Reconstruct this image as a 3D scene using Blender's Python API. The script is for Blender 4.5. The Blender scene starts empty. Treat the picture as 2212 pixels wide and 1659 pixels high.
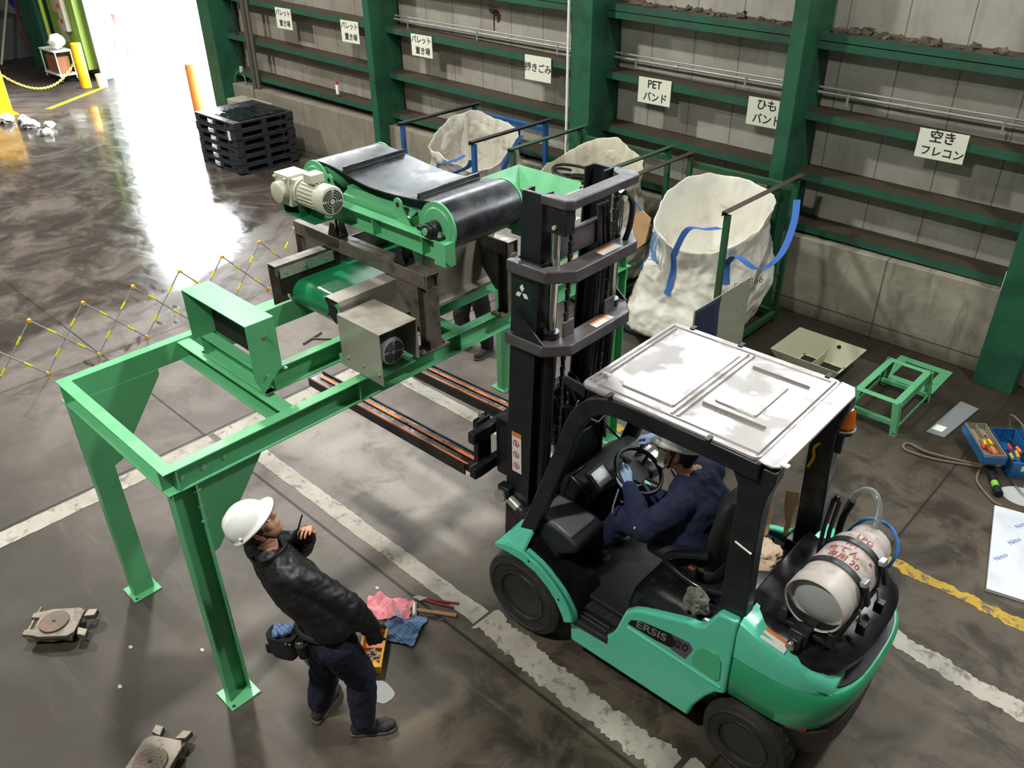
import bpy, math, random
from mathutils import Vector, Matrix, noise
from math import sin, cos, pi, radians

# ------------------------------------------------------------------ camera
S = bpy.context.scene
COL = S.collection
cam_d = bpy.data.cameras.new('camera')
cam = bpy.data.objects.new('camera', cam_d)
COL.objects.link(cam)
cam_d.sensor_width = 36.0
cam_d.lens = 1804.75 / 2212 * 36.0
cam_d.clip_start = 0.05
cam_d.clip_end = 400
PITCH, YAW, ROLL, CAM_Z = 0.553974559, 0.767871225, 0.0139127690, 4.6
fw = Vector((-cos(PITCH) * sin(YAW), cos(PITCH) * cos(YAW), -sin(PITCH)))
rt = Vector((cos(YAW), sin(YAW), 0))
dn = fw.cross(rt)
r2 = cos(ROLL) * rt + sin(ROLL) * dn
d2 = -sin(ROLL) * rt + cos(ROLL) * dn
M = Matrix((r2, -d2, -fw)).transposed().to_4x4()
M.translation = Vector((0, 0, CAM_Z))
cam.matrix_world = M
S.camera = cam

# ------------------------------------------------------------------ sky, lamps, exposure
S.view_settings.view_transform = 'Standard'
S.view_settings.look = 'None'
S.view_settings.gamma = 1.0
S.view_settings.use_curve_mapping = False
S.view_settings.exposure = 0.28
S.cycles.max_bounces = 8
S.cycles.diffuse_bounces = 4
S.cycles.glossy_bounces = 4
S.cycles.sample_clamp_indirect = 6.0
S.cycles.use_denoising = True
S.cycles.caustics_reflective = False
S.cycles.caustics_refractive = False

W = bpy.data.worlds.new('sky')
S.world = W
W.use_nodes = True
_bg = W.node_tree.nodes['Background']
_bg.inputs[0].default_value = (0.93, 0.97, 1.0, 1)
_bg.inputs[1].default_value = 14.0

LAMP_POWER = 690.0
def lamp(name, x, y, z, power, radius=0.28, color=(1.0, 0.97, 0.90)):
    d = bpy.data.lights.new(name, 'AREA')
    d.shape = 'DISK'
    d.size = radius * 2
    d.energy = power
    d.color = color
    o = bpy.data.objects.new(name, d)
    o.location = (x, y, z)
    COL.objects.link(o)
    return o
for _x, _y, _p in ((-3.0, -1.8, 0.72), (-9.0, 3.6, 0.85), (0.8, 6.0, 0.50), (-16.5, 0.5, 1.1), (-13.0, 6.3, 0.35)):
    lamp('high_bay_lamp', _x, _y, 8.4, LAMP_POWER * _p)
# daylight entering by the open shutter door
pd = bpy.data.lights.new('door_daylight', 'AREA')
pd.shape = 'RECTANGLE'
pd.size, pd.size_y = 6.8, 4.6
pd.cycles.is_portal = True
po = bpy.data.objects.new('door_daylight', pd)
po.location = (-20.0, 9.25, 2.3)
po.rotation_euler = (-pi / 2, 0, 0)
COL.objects.link(po)

# ------------------------------------------------------------------ materials
def srgb(h):
    if isinstance(h, str):
        h = h.lstrip('#')
        h = tuple(int(h[i:i + 2], 16) / 255 for i in (0, 2, 4))
    return tuple((c / 12.92 if c <= 0.04045 else ((c + 0.055) / 1.055) ** 2.4) for c in h)

class NT:
    """small helper to write node trees"""
    def __init__(self, m):
        self.t = m.node_tree
        self.n = self.t.nodes
        self.p = self.n['Principled BSDF']
    def new(self, kind, **kw):
        nd = self.n.new(kind)
        for k, v in kw.items():
            setattr(nd, k, v)
        return nd
    def link(self, a, b):
        self.t.links.new(a, b)
    def val(self, sock, v):
        if hasattr(v, 'is_output'):
            self.link(v, sock)
        elif isinstance(v, (tuple, list)) and len(v) == 3 and sock.type == 'RGBA':
            sock.default_value = (*v, 1)
        else:
            sock.default_value = v
    def math(self, op, a, b=0.5, clamp=False):
        nd = self.new('ShaderNodeMath', operation=op, use_clamp=clamp)
        self.val(nd.inputs[0], a)
        self.val(nd.inputs[1], b)
        return nd.outputs[0]
    def pos(self, local=False):
        if local:
            return self.new('ShaderNodeTexCoord').outputs['Object']
        return self.new('ShaderNodeNewGeometry').outputs['Position']
    def scale(self, v, s):
        nd = self.new('ShaderNodeMapping')
        self.link(v, nd.inputs[0])
        nd.inputs['Scale'].default_value = s
        return nd.outputs[0]
    def rot(self, v, r, s=(1, 1, 1)):
        nd = self.new('ShaderNodeMapping')
        self.link(v, nd.inputs[0])
        nd.inputs['Rotation'].default_value = r
        nd.inputs['Scale'].default_value = s
        return nd.outputs[0]
    def noise(self, v, sc, det=4, rough=0.6, dist=0.0):
        nd = self.new('ShaderNodeTexNoise')
        self.link(v, nd.inputs['Vector'])
        nd.inputs['Scale'].default_value = sc
        nd.inputs['Detail'].default_value = det
        nd.inputs['Roughness'].default_value = rough
        nd.inputs['Distortion'].default_value = dist
        return nd.outputs[0]
    def ramp(self, f, a, b, lo=0.0, hi=1.0):
        nd = self.new('ShaderNodeMapRange', interpolation_type='SMOOTHSTEP')
        self.val(nd.inputs[0], f)
        nd.inputs[1].default_value = a
        nd.inputs[2].default_value = b
        nd.inputs[3].default_value = lo
        nd.inputs[4].default_value = hi
        return nd.outputs[0]
    def mix(self, f, a, b):
        nd = self.new('ShaderNodeMix', data_type='RGBA')
        self.val(nd.inputs[0], f)
        self.val(nd.inputs[6], a)
        self.val(nd.inputs[7], b)
        return nd.outputs[2]
    def bump(self, h, strength=0.3, dist=0.01):
        nd = self.new('ShaderNodeBump')
        nd.inputs['Strength'].default_value = strength
        nd.inputs['Distance'].default_value = dist
        self.link(h, nd.inputs['Height'])
        self.link(nd.outputs[0], self.p.inputs['Normal'])
        return nd
    def set(self, **kw):
        names = dict(color='Base Color', rough='Roughness', metal='Metallic', spec='Specular IOR Level',
                     trans='Transmission Weight', alpha='Alpha', coat='Coat Weight', sub='Subsurface Weight',
                     ior='IOR', sheen='Sheen Weight')
        for k, v in kw.items():
            self.val(self.p.inputs[names[k]], v)

def new_mat(name):
    m = bpy.data.materials.new(name)
    m.use_nodes = True
    return m, NT(m)

def mat(name, c, rough=0.5, metal=0.0, c2=None, nsc=6.0, lo=0.45, hi=0.7, bump=0.0, bsc=40.0, coat=0.0, spec=0.5, rvar=0.0):
    m, n = new_mat(name)
    a = srgb(c)
    n.set(color=a, rough=rough, metal=metal, coat=coat, spec=spec)
    if c2 or bump or rvar:
        p = n.pos()
    if c2:
        f = n.ramp(n.noise(p, nsc, 5, 0.65), lo, hi)
        n.set(color=n.mix(f, a, srgb(c2)))
    if rvar:
        n.set(rough=n.ramp(n.noise(p, nsc * 1.7, 4), 0.35, 0.7, max(0.03, rough - rvar), min(1, rough + rvar)))
    if bump:
        n.bump(n.noise(p, bsc, 4), bump, 0.004)
    return m

GREEN = mat('green_paint', '#62b27e', 0.36, c2='#5aa976', nsc=3, rvar=0.08)
GREEN_OLD = mat('old_green_paint', '#20573f', 0.5, c2='#183f2f', nsc=2.2, bump=0.12, bsc=30)
GREEN_RAIL = mat('girt_green', '#22714f', 0.5, c2='#2c5a46', nsc=5, bump=0.15, bsc=30)
GREEN_RACK = mat('rack_green', '#1d5536', 0.5, c2='#3d4634', nsc=4, bump=0.1)
GREEN_BELT = mat('green_belt', '#17784a', 0.25, coat=0.1)
MINT = mat('mint_paint', '#60d0b0', 0.3, coat=0.25, c2='#58c9a8', nsc=2)
MINT_DARK = mat('deep_green_paint', '#2c9f6f', 0.32, coat=0.2, c2='#299769', nsc=2)
MINT_HATCH = mat('hatch_green', '#4fb886', 0.35)
BLACK = mat('black_steel', '#17191d', 0.42, c2='#222429', nsc=5, rvar=0.12)
BLACK_GLOSS = mat('glossy_black', '#141519', 0.22, c2='#1b1c20', nsc=4, rvar=0.08)
BLACK_MATTE = mat('matte_black', '#141416', 0.7)
RUBBER = mat('rubber', '#212121', 0.7, c2='#353330', nsc=9, bump=0.15)
PLASTIC = mat('dark_plastic', '#202225', 0.55, bump=0.1, bsc=120)
GREYDARK = mat('worn_grey_steel', '#6e6a70', 0.38, 0.35, c2='#57535a', nsc=6, rvar=0.1)
STEEL = mat('stainless', '#c4bfb8', 0.3, 0.55, c2='#b3ada5', nsc=3, rvar=0.1)
STEEL_FLAT = mat('stainless_sheet', '#b3ada3', 0.36, 0.45, c2='#a39c90', nsc=3, rvar=0.1)
STEEL_RAW = mat('raw_steel', '#7a726b', 0.4, 0.4, c2='#564d47', nsc=8, rvar=0.12)
MAST_GREY = mat('mast_grey', '#565254', 0.4, 0.2, c2='#474244', nsc=7, rvar=0.1)
CHROME = mat('chrome', '#d8d8d8', 0.12, 1.0)
ZINC = mat('zinc', '#c3c5c6', 0.35, 0.8)
CREAM = mat('cream_paint', '#bcbbab', 0.4)
GREY_PAINT = mat('grey_paint', '#a9aeb4', 0.4)
WHITE = mat('white_paint', '#e4e6e2', 0.4)
PAPER = mat('paper_white', '#d9dccb', 0.7)
INK = mat('ink', '#14161a', 0.7)
BLUE = mat('blue_paint', '#1c5288', 0.45, c2='#17406c', nsc=5)
BLUE_STRAP = mat('blue_webbing', '#2f62ac', 0.75, bump=0.3, bsc=300)
YELLOW = mat('yellow_paint', '#f0b71d', 0.4, c2='#e2a512', nsc=4)
YELLOW_TAPE = mat('yellow_tape', '#d8cf1f', 0.5)
ORANGE = mat('orange_paint', '#e0813a', 0.5)
ORANGE_WORN = mat('worn_orange', '#d9793b', 0.5, c2='#54352a', nsc=16, lo=0.56, hi=0.66)
GREYPOLE = mat('grey_pole', '#9a9a98', 0.4, 0.3)
RED = mat('red', '#c0392f', 0.4)
CARD = mat('cardboard', '#b08d62', 0.85, c2='#a07f56', nsc=8)
SKIN = mat('skin', '#c58f6f', 0.55)
HAIR = mat('hair', '#14110f', 0.6)
NAVY = mat('navy_cloth', '#161f3d', 0.85, c2='#1b2546', nsc=9, bump=0.25, bsc=60)
NAVY_DARK = mat('dark_navy_cloth', '#141a30', 0.85, c2='#182038', nsc=9, bump=0.25, bsc=60)
JACKET = mat('black_nylon', '#101013', 0.5, c2='#17171b', nsc=8, bump=0.35, bsc=25)
GLOVE_BLUE = mat('pale_blue_glove', '#9db9e2', 0.6)
GLOVE_BLACK = mat('dark_glove', '#1b1c20', 0.75)
HELMET = mat('white_helmet', '#e6e8e8', 0.25)
MASK = mat('white_mask', '#dfe3df', 0.8)
SHOE = mat('shoe_grey', '#2c2b2d', 0.75, c2='#3a3838', nsc=20)
BAG = mat('woven_white', '#d9d7cd', 0.55, c2='#cbc8bc', nsc=4, bump=0.10, bsc=60)
BAG_DIRTY = mat('woven_dirty', '#b9b5aa', 0.7, c2='#80796c', nsc=5, lo=.5, hi=.75, bump=0.2, bsc=40)
CAST = mat('cast_iron', '#7d766a', 0.5, 0.5, c2='#5f574d', nsc=14, bump=0.25, bsc=50)
RUSTY = mat('rusty_plate', '#564e48', 0.5, 0.5, c2='#6d5646', nsc=14, bump=0.2)
BEIGE = mat('beige_paint', '#b5b59c', 0.55)
TANK = mat('tank_paint', '#beb7b2', 0.42, c2='#8d7666', nsc=8, lo=0.5, hi=0.72)
TANKEND = mat('tank_end', '#a7adac', 0.5)
PINK = mat('pink_cloth', '#c2707c', 0.9)
BLUECLOTH = mat('blue_cloth', '#6b8bb8', 0.9)
WOOD = mat('wood_handle', '#94714e', 0.6, c2='#7f5d3c', nsc=20)
ROPE = mat('rope', '#6a6350', 0.9)
CREAM_PAPER = mat('kraft_paper', '#cfb48d', 0.9, c2='#b99a70', nsc=10)
PALLET = mat('black_pallet', '#2a2b31', 0.38, c2='#34353b', nsc=8, rvar=0.15)

def _film():
    m, n = new_mat('clear_film')
    n.set(color=srgb('#eef0f2'), rough=0.12, trans=0.35, alpha=0.8)
    return m
FILM = _film()
def _amber():
    m, n = new_mat('amber_lens')
    n.set(color=srgb('#e8740f'), rough=0.12, trans=0.55)
    return m
AMBER = _amber()
def _glass():
    m, n = new_mat('clear_hose')
    n.set(color=srgb('#dfe6e8'), rough=0.08, trans=0.8, alpha=0.8)
    return m
CLEAR = _glass()

def _plaid(name, a, b, sc):
    m, n = new_mat(name)
    p = n.pos(True)
    w1 = n.new('ShaderNodeTexWave', bands_direction='X')
    w2 = n.new('ShaderNodeTexWave', bands_direction='Y')
    for w in (w1, w2):
        w.inputs['Scale'].default_value = sc
        n.link(p, w.inputs[0])
    f = n.math('MAXIMUM', n.ramp(w1.outputs[1], .75, .9), n.ramp(w2.outputs[1], .75, .9))
    n.set(color=n.mix(f, srgb(a), srgb(b)), rough=0.9)
    return m
PLAID_BLUE = _plaid('blue_plaid', '#7f9cc8', '#55739f', 14)
PLAID_PINK = _plaid('pink_check', '#c5606e', '#dca6ac', 25)

def _belt_top():
    m, n = new_mat('black_rubber_belt')
    p = n.pos()
    f = n.ramp(n.noise(p, 7, 6, 0.7), 0.4, 0.7)
    n.set(color=n.mix(f, srgb('#1b1c20'), srgb('#393a42')), rough=n.ramp(n.noise(p, 6, 5), 0.3, 0.75, 0.22, 0.42), spec=0.8)
    return m
BELT = _belt_top()

def _roof():
    m, n = new_mat('worn_silver_roof')
    p = n.pos()
    f = n.ramp(n.noise(p, 3.2, 5, 0.6, 0.3), 0.46, 0.58)
    c = n.mix(f, srgb('#b1acaa'), srgb('#a39d9a'))
    g = n.ramp(n.noise(p, 26, 4, 0.7), 0.56, 0.76)
    c = n.mix(n.math('MULTIPLY', g, 0.45), c, srgb('#857868'))
    n.set(color=c, metal=0.6, rough=n.ramp(f, 0, 1, 0.24, 0.48))
    n.bump(n.noise(p, 2.2, 3), 0.12, 0.02)
    return m
ROOF = _roof()

# ------------------------------------------------------------------ mesh helpers
OFF = {}
def V(*a):
    return Vector(a)

class MB:
    """collects shapes (world coordinates, or the local ones of a turned thing) into one mesh"""
    def __init__(self):
        self.v, self.f = [], []
    def add(self, verts, faces):
        o = len(self.v)
        self.v += [Vector(q) for q in verts]
        self.f += [tuple(i + o for i in q) for q in faces]
        return self
    def box(self, c, s, R=None):
        hx, hy, hz = s[0] / 2, s[1] / 2, s[2] / 2
        vs = [Vector((x, y, z)) for x in (-hx, hx) for y in (-hy, hy) for z in (-hz, hz)]
        if R is not None:
            vs = [R @ q for q in vs]
        c = Vector(c)
        return self.add([q + c for q in vs], [(0, 1, 3, 2), (4, 6, 7, 5), (0, 4, 5, 1), (2, 3, 7, 6), (0, 2, 6, 4), (1, 5, 7, 3)])
    def bb(self, a, b):
        a, b = Vector(a), Vector(b)
        return self.box((a + b) / 2, [abs(q) for q in (b - a)])
    def sweep(self, poly, p0, p1, u, v):
        """2D outline (u,v) swept from p0 to p1"""
        p0, p1, u, v = Vector(p0), Vector(p1), Vector(u).normalized(), Vector(v).normalized()
        n = len(poly)
        vs = [p0 + u * a + v * b for a, b in poly] + [p1 + u * a + v * b for a, b in poly]
        fs = [(i, (i + 1) % n, n + (i + 1) % n, n + i) for i in range(n)]
        fs += [tuple(range(n))[::-1], tuple(range(n, 2 * n))]
        return self.add(vs, fs)
    def channel(self, p0, p1, out, up, h, b, t=0.009):
        poly = [(0, 0), (b, 0), (b, t), (t, t), (t, h - t), (b, h - t), (b, h), (0, h)]
        return self.sweep(poly, p0, p1, out, up)
    def ibeam(self, p0, p1, out, up, h, b, t=0.01):
        c = b / 2
        poly = [(-c, 0), (c, 0), (c, t), (t / 2, t), (t / 2, h - t), (c, h - t), (c, h), (-c, h), (-c, h - t), (-t / 2, h - t), (-t / 2, t), (-c, t)]
        return self.sweep(poly, p0, p1, out, up)
    def angle(self, p0, p1, u, v, a, b, t=0.006):
        return self.sweep([(0, 0), (a, 0), (a, t), (t, t), (t, b), (0, b)], p0, p1, u, v)
    def cyl(self, p0, p1, r, n=20, r1=None, cap=True):
        p0, p1 = Vector(p0), Vector(p1)
        r1 = r if r1 is None else r1
        d = (p1 - p0).normalized()
        u = d.orthogonal().normalized()
        w = d.cross(u)
        vs = []
        for p, q in ((p0, r), (p1, r1)):
            vs += [p + (u * cos(2 * pi * i / n) + w * sin(2 * pi * i / n)) * q for i in range(n)]
        fs = [(i, (i + 1) % n, n + (i + 1) % n, n + i) for i in range(n)]
        if cap:
            fs += [tuple(range(n))[::-1], tuple(range(n, 2 * n))]
        return self.add(vs, fs)
    def lathe(self, prof, origin, axis, n=32, closed=False):
        """prof: list of (along, radius)"""
        o, d = Vector(origin), Vector(axis).normalized()
        u = d.orthogonal().normalized()
        w = d.cross(u)
        vs, fs, k = [], [], len(prof)
        for i in range(n):
            a = 2 * pi * i / n
            e = u * cos(a) + w * sin(a)
            vs += [o + d * s + e * r for s, r in prof]
        for i in range(n):
            j = (i + 1) % n
            for q in range(k - 1 if not closed else k):
                q2 = (q + 1) % k
                fs.append((i * k + q, j * k + q, j * k + q2, i * k + q2))
        if not closed:
            for q, rev in ((0, False), (k - 1, True)):
                if prof[q][1] > 1e-5:
                    ring = [i * k + q for i in range(n)]
                    fs.append(tuple(ring[::-1] if not rev else ring))
        return self.add(vs, fs)
    def tube(self, pts, r, n=10, closed=False):
        pts = [Vector(p) for p in pts]
        k = len(pts)
        rs = r if isinstance(r, (list, tuple)) else [r] * k
        vs, fs = [], []
        up = None
        for i, p in enumerate(pts):
            a = pts[i - 1] if i > 0 or closed else p
            b = pts[(i + 1) % k] if i < k - 1 or closed else p
            d = (b - a).normalized()
            if up is None:
                up = d.orthogonal().normalized()
            up = (up - d * up.dot(d))
            up = up.normalized() if up.length > 1e-6 else d.orthogonal().normalized()
            w = d.cross(up)
            vs += [p + (up * cos(2 * pi * j / n) + w * sin(2 * pi * j / n)) * rs[i] for j in range(n)]
        for i in range(k if closed else k - 1):
            i2 = (i + 1) % k
            for j in range(n):
                j2 = (j + 1) % n
                fs.append((i * n + j, i * n + j2, i2 * n + j2, i2 * n + j))
        if not closed:
            fs += [tuple(range(n))[::-1], tuple(range((k - 1) * n, k * n))]
        return self.add(vs, fs)
    def ribbon(self, pts, side, w, t=0.004):
        """flat band along pts, wide along side (a vector or one per point)"""
        pts = [Vector(p) for p in pts]
        vs, fs = [], []
        k = len(pts)
        for i, p in enumerate(pts):
            sd = Vector(side[i] if isinstance(side, list) else side).normalized() * w / 2
            d = (pts[min(i + 1, k - 1)] - pts[max(i - 1, 0)]).normalized()
            nn = d.cross(sd).normalized() * t / 2
            vs += [p - sd - nn, p + sd - nn, p + sd + nn, p - sd + nn]
        for i in range(k - 1):
            for j in range(4):
                j2 = (j + 1) % 4
                fs.append((i * 4 + j, i * 4 + j2, i * 4 + 4 + j2, i * 4 + 4 + j))
        fs += [(3, 2, 1, 0), tuple(range(4 * k - 4, 4 * k))]
        return self.add(vs, fs)
    def prism(self, pts, vec):
        """closed 3D outline extruded along vec"""
        pts = [Vector(p) for p in pts]
        vec = Vector(vec)
        n = len(pts)
        fs = [(i, (i + 1) % n, n + (i + 1) % n, n + i) for i in range(n)]
        fs += [tuple(range(n))[::-1], tuple(range(n, 2 * n))]
        return self.add(pts + [p + vec for p in pts], fs)
    def loft(self, rings, cap=True):
        n = len(rings[0])
        vs, fs = [], []
        for r in rings:
            vs += r
        for i in range(len(rings) - 1):
            for j in range(n):
                j2 = (j + 1) % n
                fs.append((i * n + j, i * n + j2, i * n + n + j2, i * n + n + j))
        if cap:
            fs += [tuple(range(n))[::-1], tuple(range((len(rings) - 1) * n, len(rings) * n))]
        return self.add(vs, fs)
    def grid(self, fn, nu, nv):
        vs = [Vector(fn(i / nu, j / nv)) for i in range(nu + 1) for j in range(nv + 1)]
        m = nv + 1
        fs = [(i * m + j, (i + 1) * m + j, (i + 1) * m + j + 1, i * m + j + 1) for i in range(nu) for j in range(nv)]
        return self.add(vs, fs)
    def sphere(self, c, r, nu=16, nv=10, R=None):
        c = Vector(c)
        if not isinstance(r, (tuple, list)):
            r = (r, r, r)
        prof = []
        vs, fs = [], []
        for j in range(nv + 1):
            th = pi * j / nv
            for i in range(nu):
                ph = 2 * pi * i / nu
                q = Vector((r[0] * sin(th) * cos(ph), r[1] * sin(th) * sin(ph), r[2] * cos(th)))
                vs.append(c + (R @ q if R is not None else q))
        for j in range(nv):
            for i in range(nu):
                i2 = (i + 1) % nu
                fs.append((j * nu + i, (j + 1) * nu + i, (j + 1) * nu + i2, j * nu + i2))
        return self.add(vs, fs)
    def build(self, name, material, parent=None, bevel=0.0, smooth=True, solid=0.0, sub=0, ang=38, segs=2):
        off = OFF.get(parent.name, Vector((0, 0, 0))) if parent else Vector((0, 0, 0))
        me = bpy.data.meshes.new(name)
        me.from_pydata([tuple(q - off) for q in self.v], [], self.f)
        me.validate()
        import bmesh
        b = bmesh.new()
        b.from_mesh(me)
        bmesh.ops.remove_doubles(b, verts=b.verts, dist=1e-6)
        bmesh.ops.recalc_face_normals(b, faces=b.faces)
        b.to_mesh(me)
        b.free()
        if smooth:
            me.shade_smooth()
            me.set_sharp_from_angle(angle=radians(ang))
        me.materials.append(material)
        o = bpy.data.objects.new(name, me)
        COL.objects.link(o)
        if parent:
            o.parent = parent
            OFF[o.name] = off
        if solid:
            md = o.modifiers.new('thickness', 'SOLIDIFY')
            md.thickness = solid
            md.offset = 0
        if bevel:
            md = o.modifiers.new('edge', 'BEVEL')
            md.width = bevel
            md.segments = segs
            md.limit_method = 'ANGLE'
            md.angle_limit = radians(40)
            md.harden_normals = False
        if sub:
            md = o.modifiers.new('smooth', 'SUBSURF')
            md.levels = md.render_levels = sub
        return o

    def islands(self):
        par = list(range(len(self.v)))
        def find(a):
            while par[a] != a:
                par[a] = par[par[a]]
                a = par[a]
            return a
        for f in self.f:
            r = find(f[0])
            for q in f[1:]:
                par[find(q)] = r
        groups = {}
        for f in self.f:
            groups.setdefault(find(f[0]), []).append(f)
        out = []
        for fs in groups.values():
            ids = sorted({i for f in fs for i in f})
            mp = {a: b for b, a in enumerate(ids)}
            q = MB()
            q.v = [self.v[i] for i in ids]
            q.f = [tuple(mp[i] for i in f) for f in fs]
            out.append(q)
        return out
    def build_each(self, name, material, parent=None, **kw):
        """every loose piece becomes a part of its own"""
        return [q.build(name, material, parent, **kw) for q in self.islands()]

def tag(o, label, cat, group=None, kind=None):
    if label:
        o['label'] = label
    if cat:
        o['category'] = cat
    if group:
        o['group'] = group
    if kind:
        o['kind'] = kind
    return o

def thing(name, label, cat, loc=(0, 0, 0), rotz=0.0, group=None, local=False):
    """Empty at the base of a thing. local=False: parts are given in world coordinates."""
    o = bpy.data.objects.new(name, None)
    o.empty_display_size = 0.1
    COL.objects.link(o)
    o.location = loc
    o.rotation_euler = (0, 0, rotz)
    OFF[o.name] = Vector((0, 0, 0)) if local else Vector(loc)
    return tag(o, label, cat, group)

def dup(root, loc, rotz=None, label=None, group=None):
    r = root.copy()
    COL.objects.link(r)
    r.location = loc
    if rotz is not None:
        r.rotation_euler = (0, 0, rotz)
    if label:
        r['label'] = label
    if group:
        r['group'] = group
    for ch in list(root.children):
        c = ch.copy()
        COL.objects.link(c)
        c.parent = r
        for g in ch.children:
            d = g.copy()
            COL.objects.link(d)
            d.parent = c
    return r

def text(name, s, size, material, parent, origin, xdir, ydir, depth=0.002, sx=1.0, bold=0.0, align='CENTER', line=1.0):
    """lettering as a mesh; origin is the middle of the text"""
    cu = bpy.data.curves.new(name, 'FONT')
    cu.body = s
    cu.size = size
    cu.align_x = align
    cu.align_y = 'CENTER'
    cu.extrude = depth
    cu.offset = bold
    cu.space_line = line
    cu.resolution_u = 3
    t = bpy.data.objects.new(name + '_curve', cu)
    COL.objects.link(t)
    dg = bpy.context.evaluated_depsgraph_get()
    me = bpy.data.meshes.new_from_object(t.evaluated_get(dg))
    bpy.data.objects.remove(t)
    bpy.data.curves.remove(cu)
    me.name = name
    x, y = Vector(xdir).normalized() * sx, Vector(ydir).normalized()
    z = x.cross(y).normalized()
    off = OFF.get(parent.name, Vector((0, 0, 0)))
    o0 = Vector(origin) - off
    for v in me.vertices:
        v.co = o0 + x * v.co.x + y * v.co.y + z * v.co.z
    me.materials.clear()
    me.materials.append(material)
    ob = bpy.data.objects.new(name, me)
    COL.objects.link(ob)
    ob.parent = parent
    OFF[ob.name] = off
    return ob

def struct(o, label=None, cat=None):
    o['kind'] = 'structure'
    if label:
        o['label'] = label
    if cat:
        o['category'] = cat
    return o

def bez(pts, n=12):
    """smooth polyline through points (Catmull-Rom)"""
    P = [Vector(p) for p in pts]
    out = []
    for i in range(len(P) - 1):
        p0, p1, p2, p3 = P[max(i - 1, 0)], P[i], P[i + 1], P[min(i + 2, len(P) - 1)]
        for k in range(n):
            t = k / n
            out.append(0.5 * ((2 * p1) + (p2 - p0) * t + (2 * p0 - 5 * p1 + 4 * p2 - p3) * t * t + (3 * p1 - p0 - 3 * p2 + p3) * t ** 3))
    out.append(P[-1])
    return out

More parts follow.
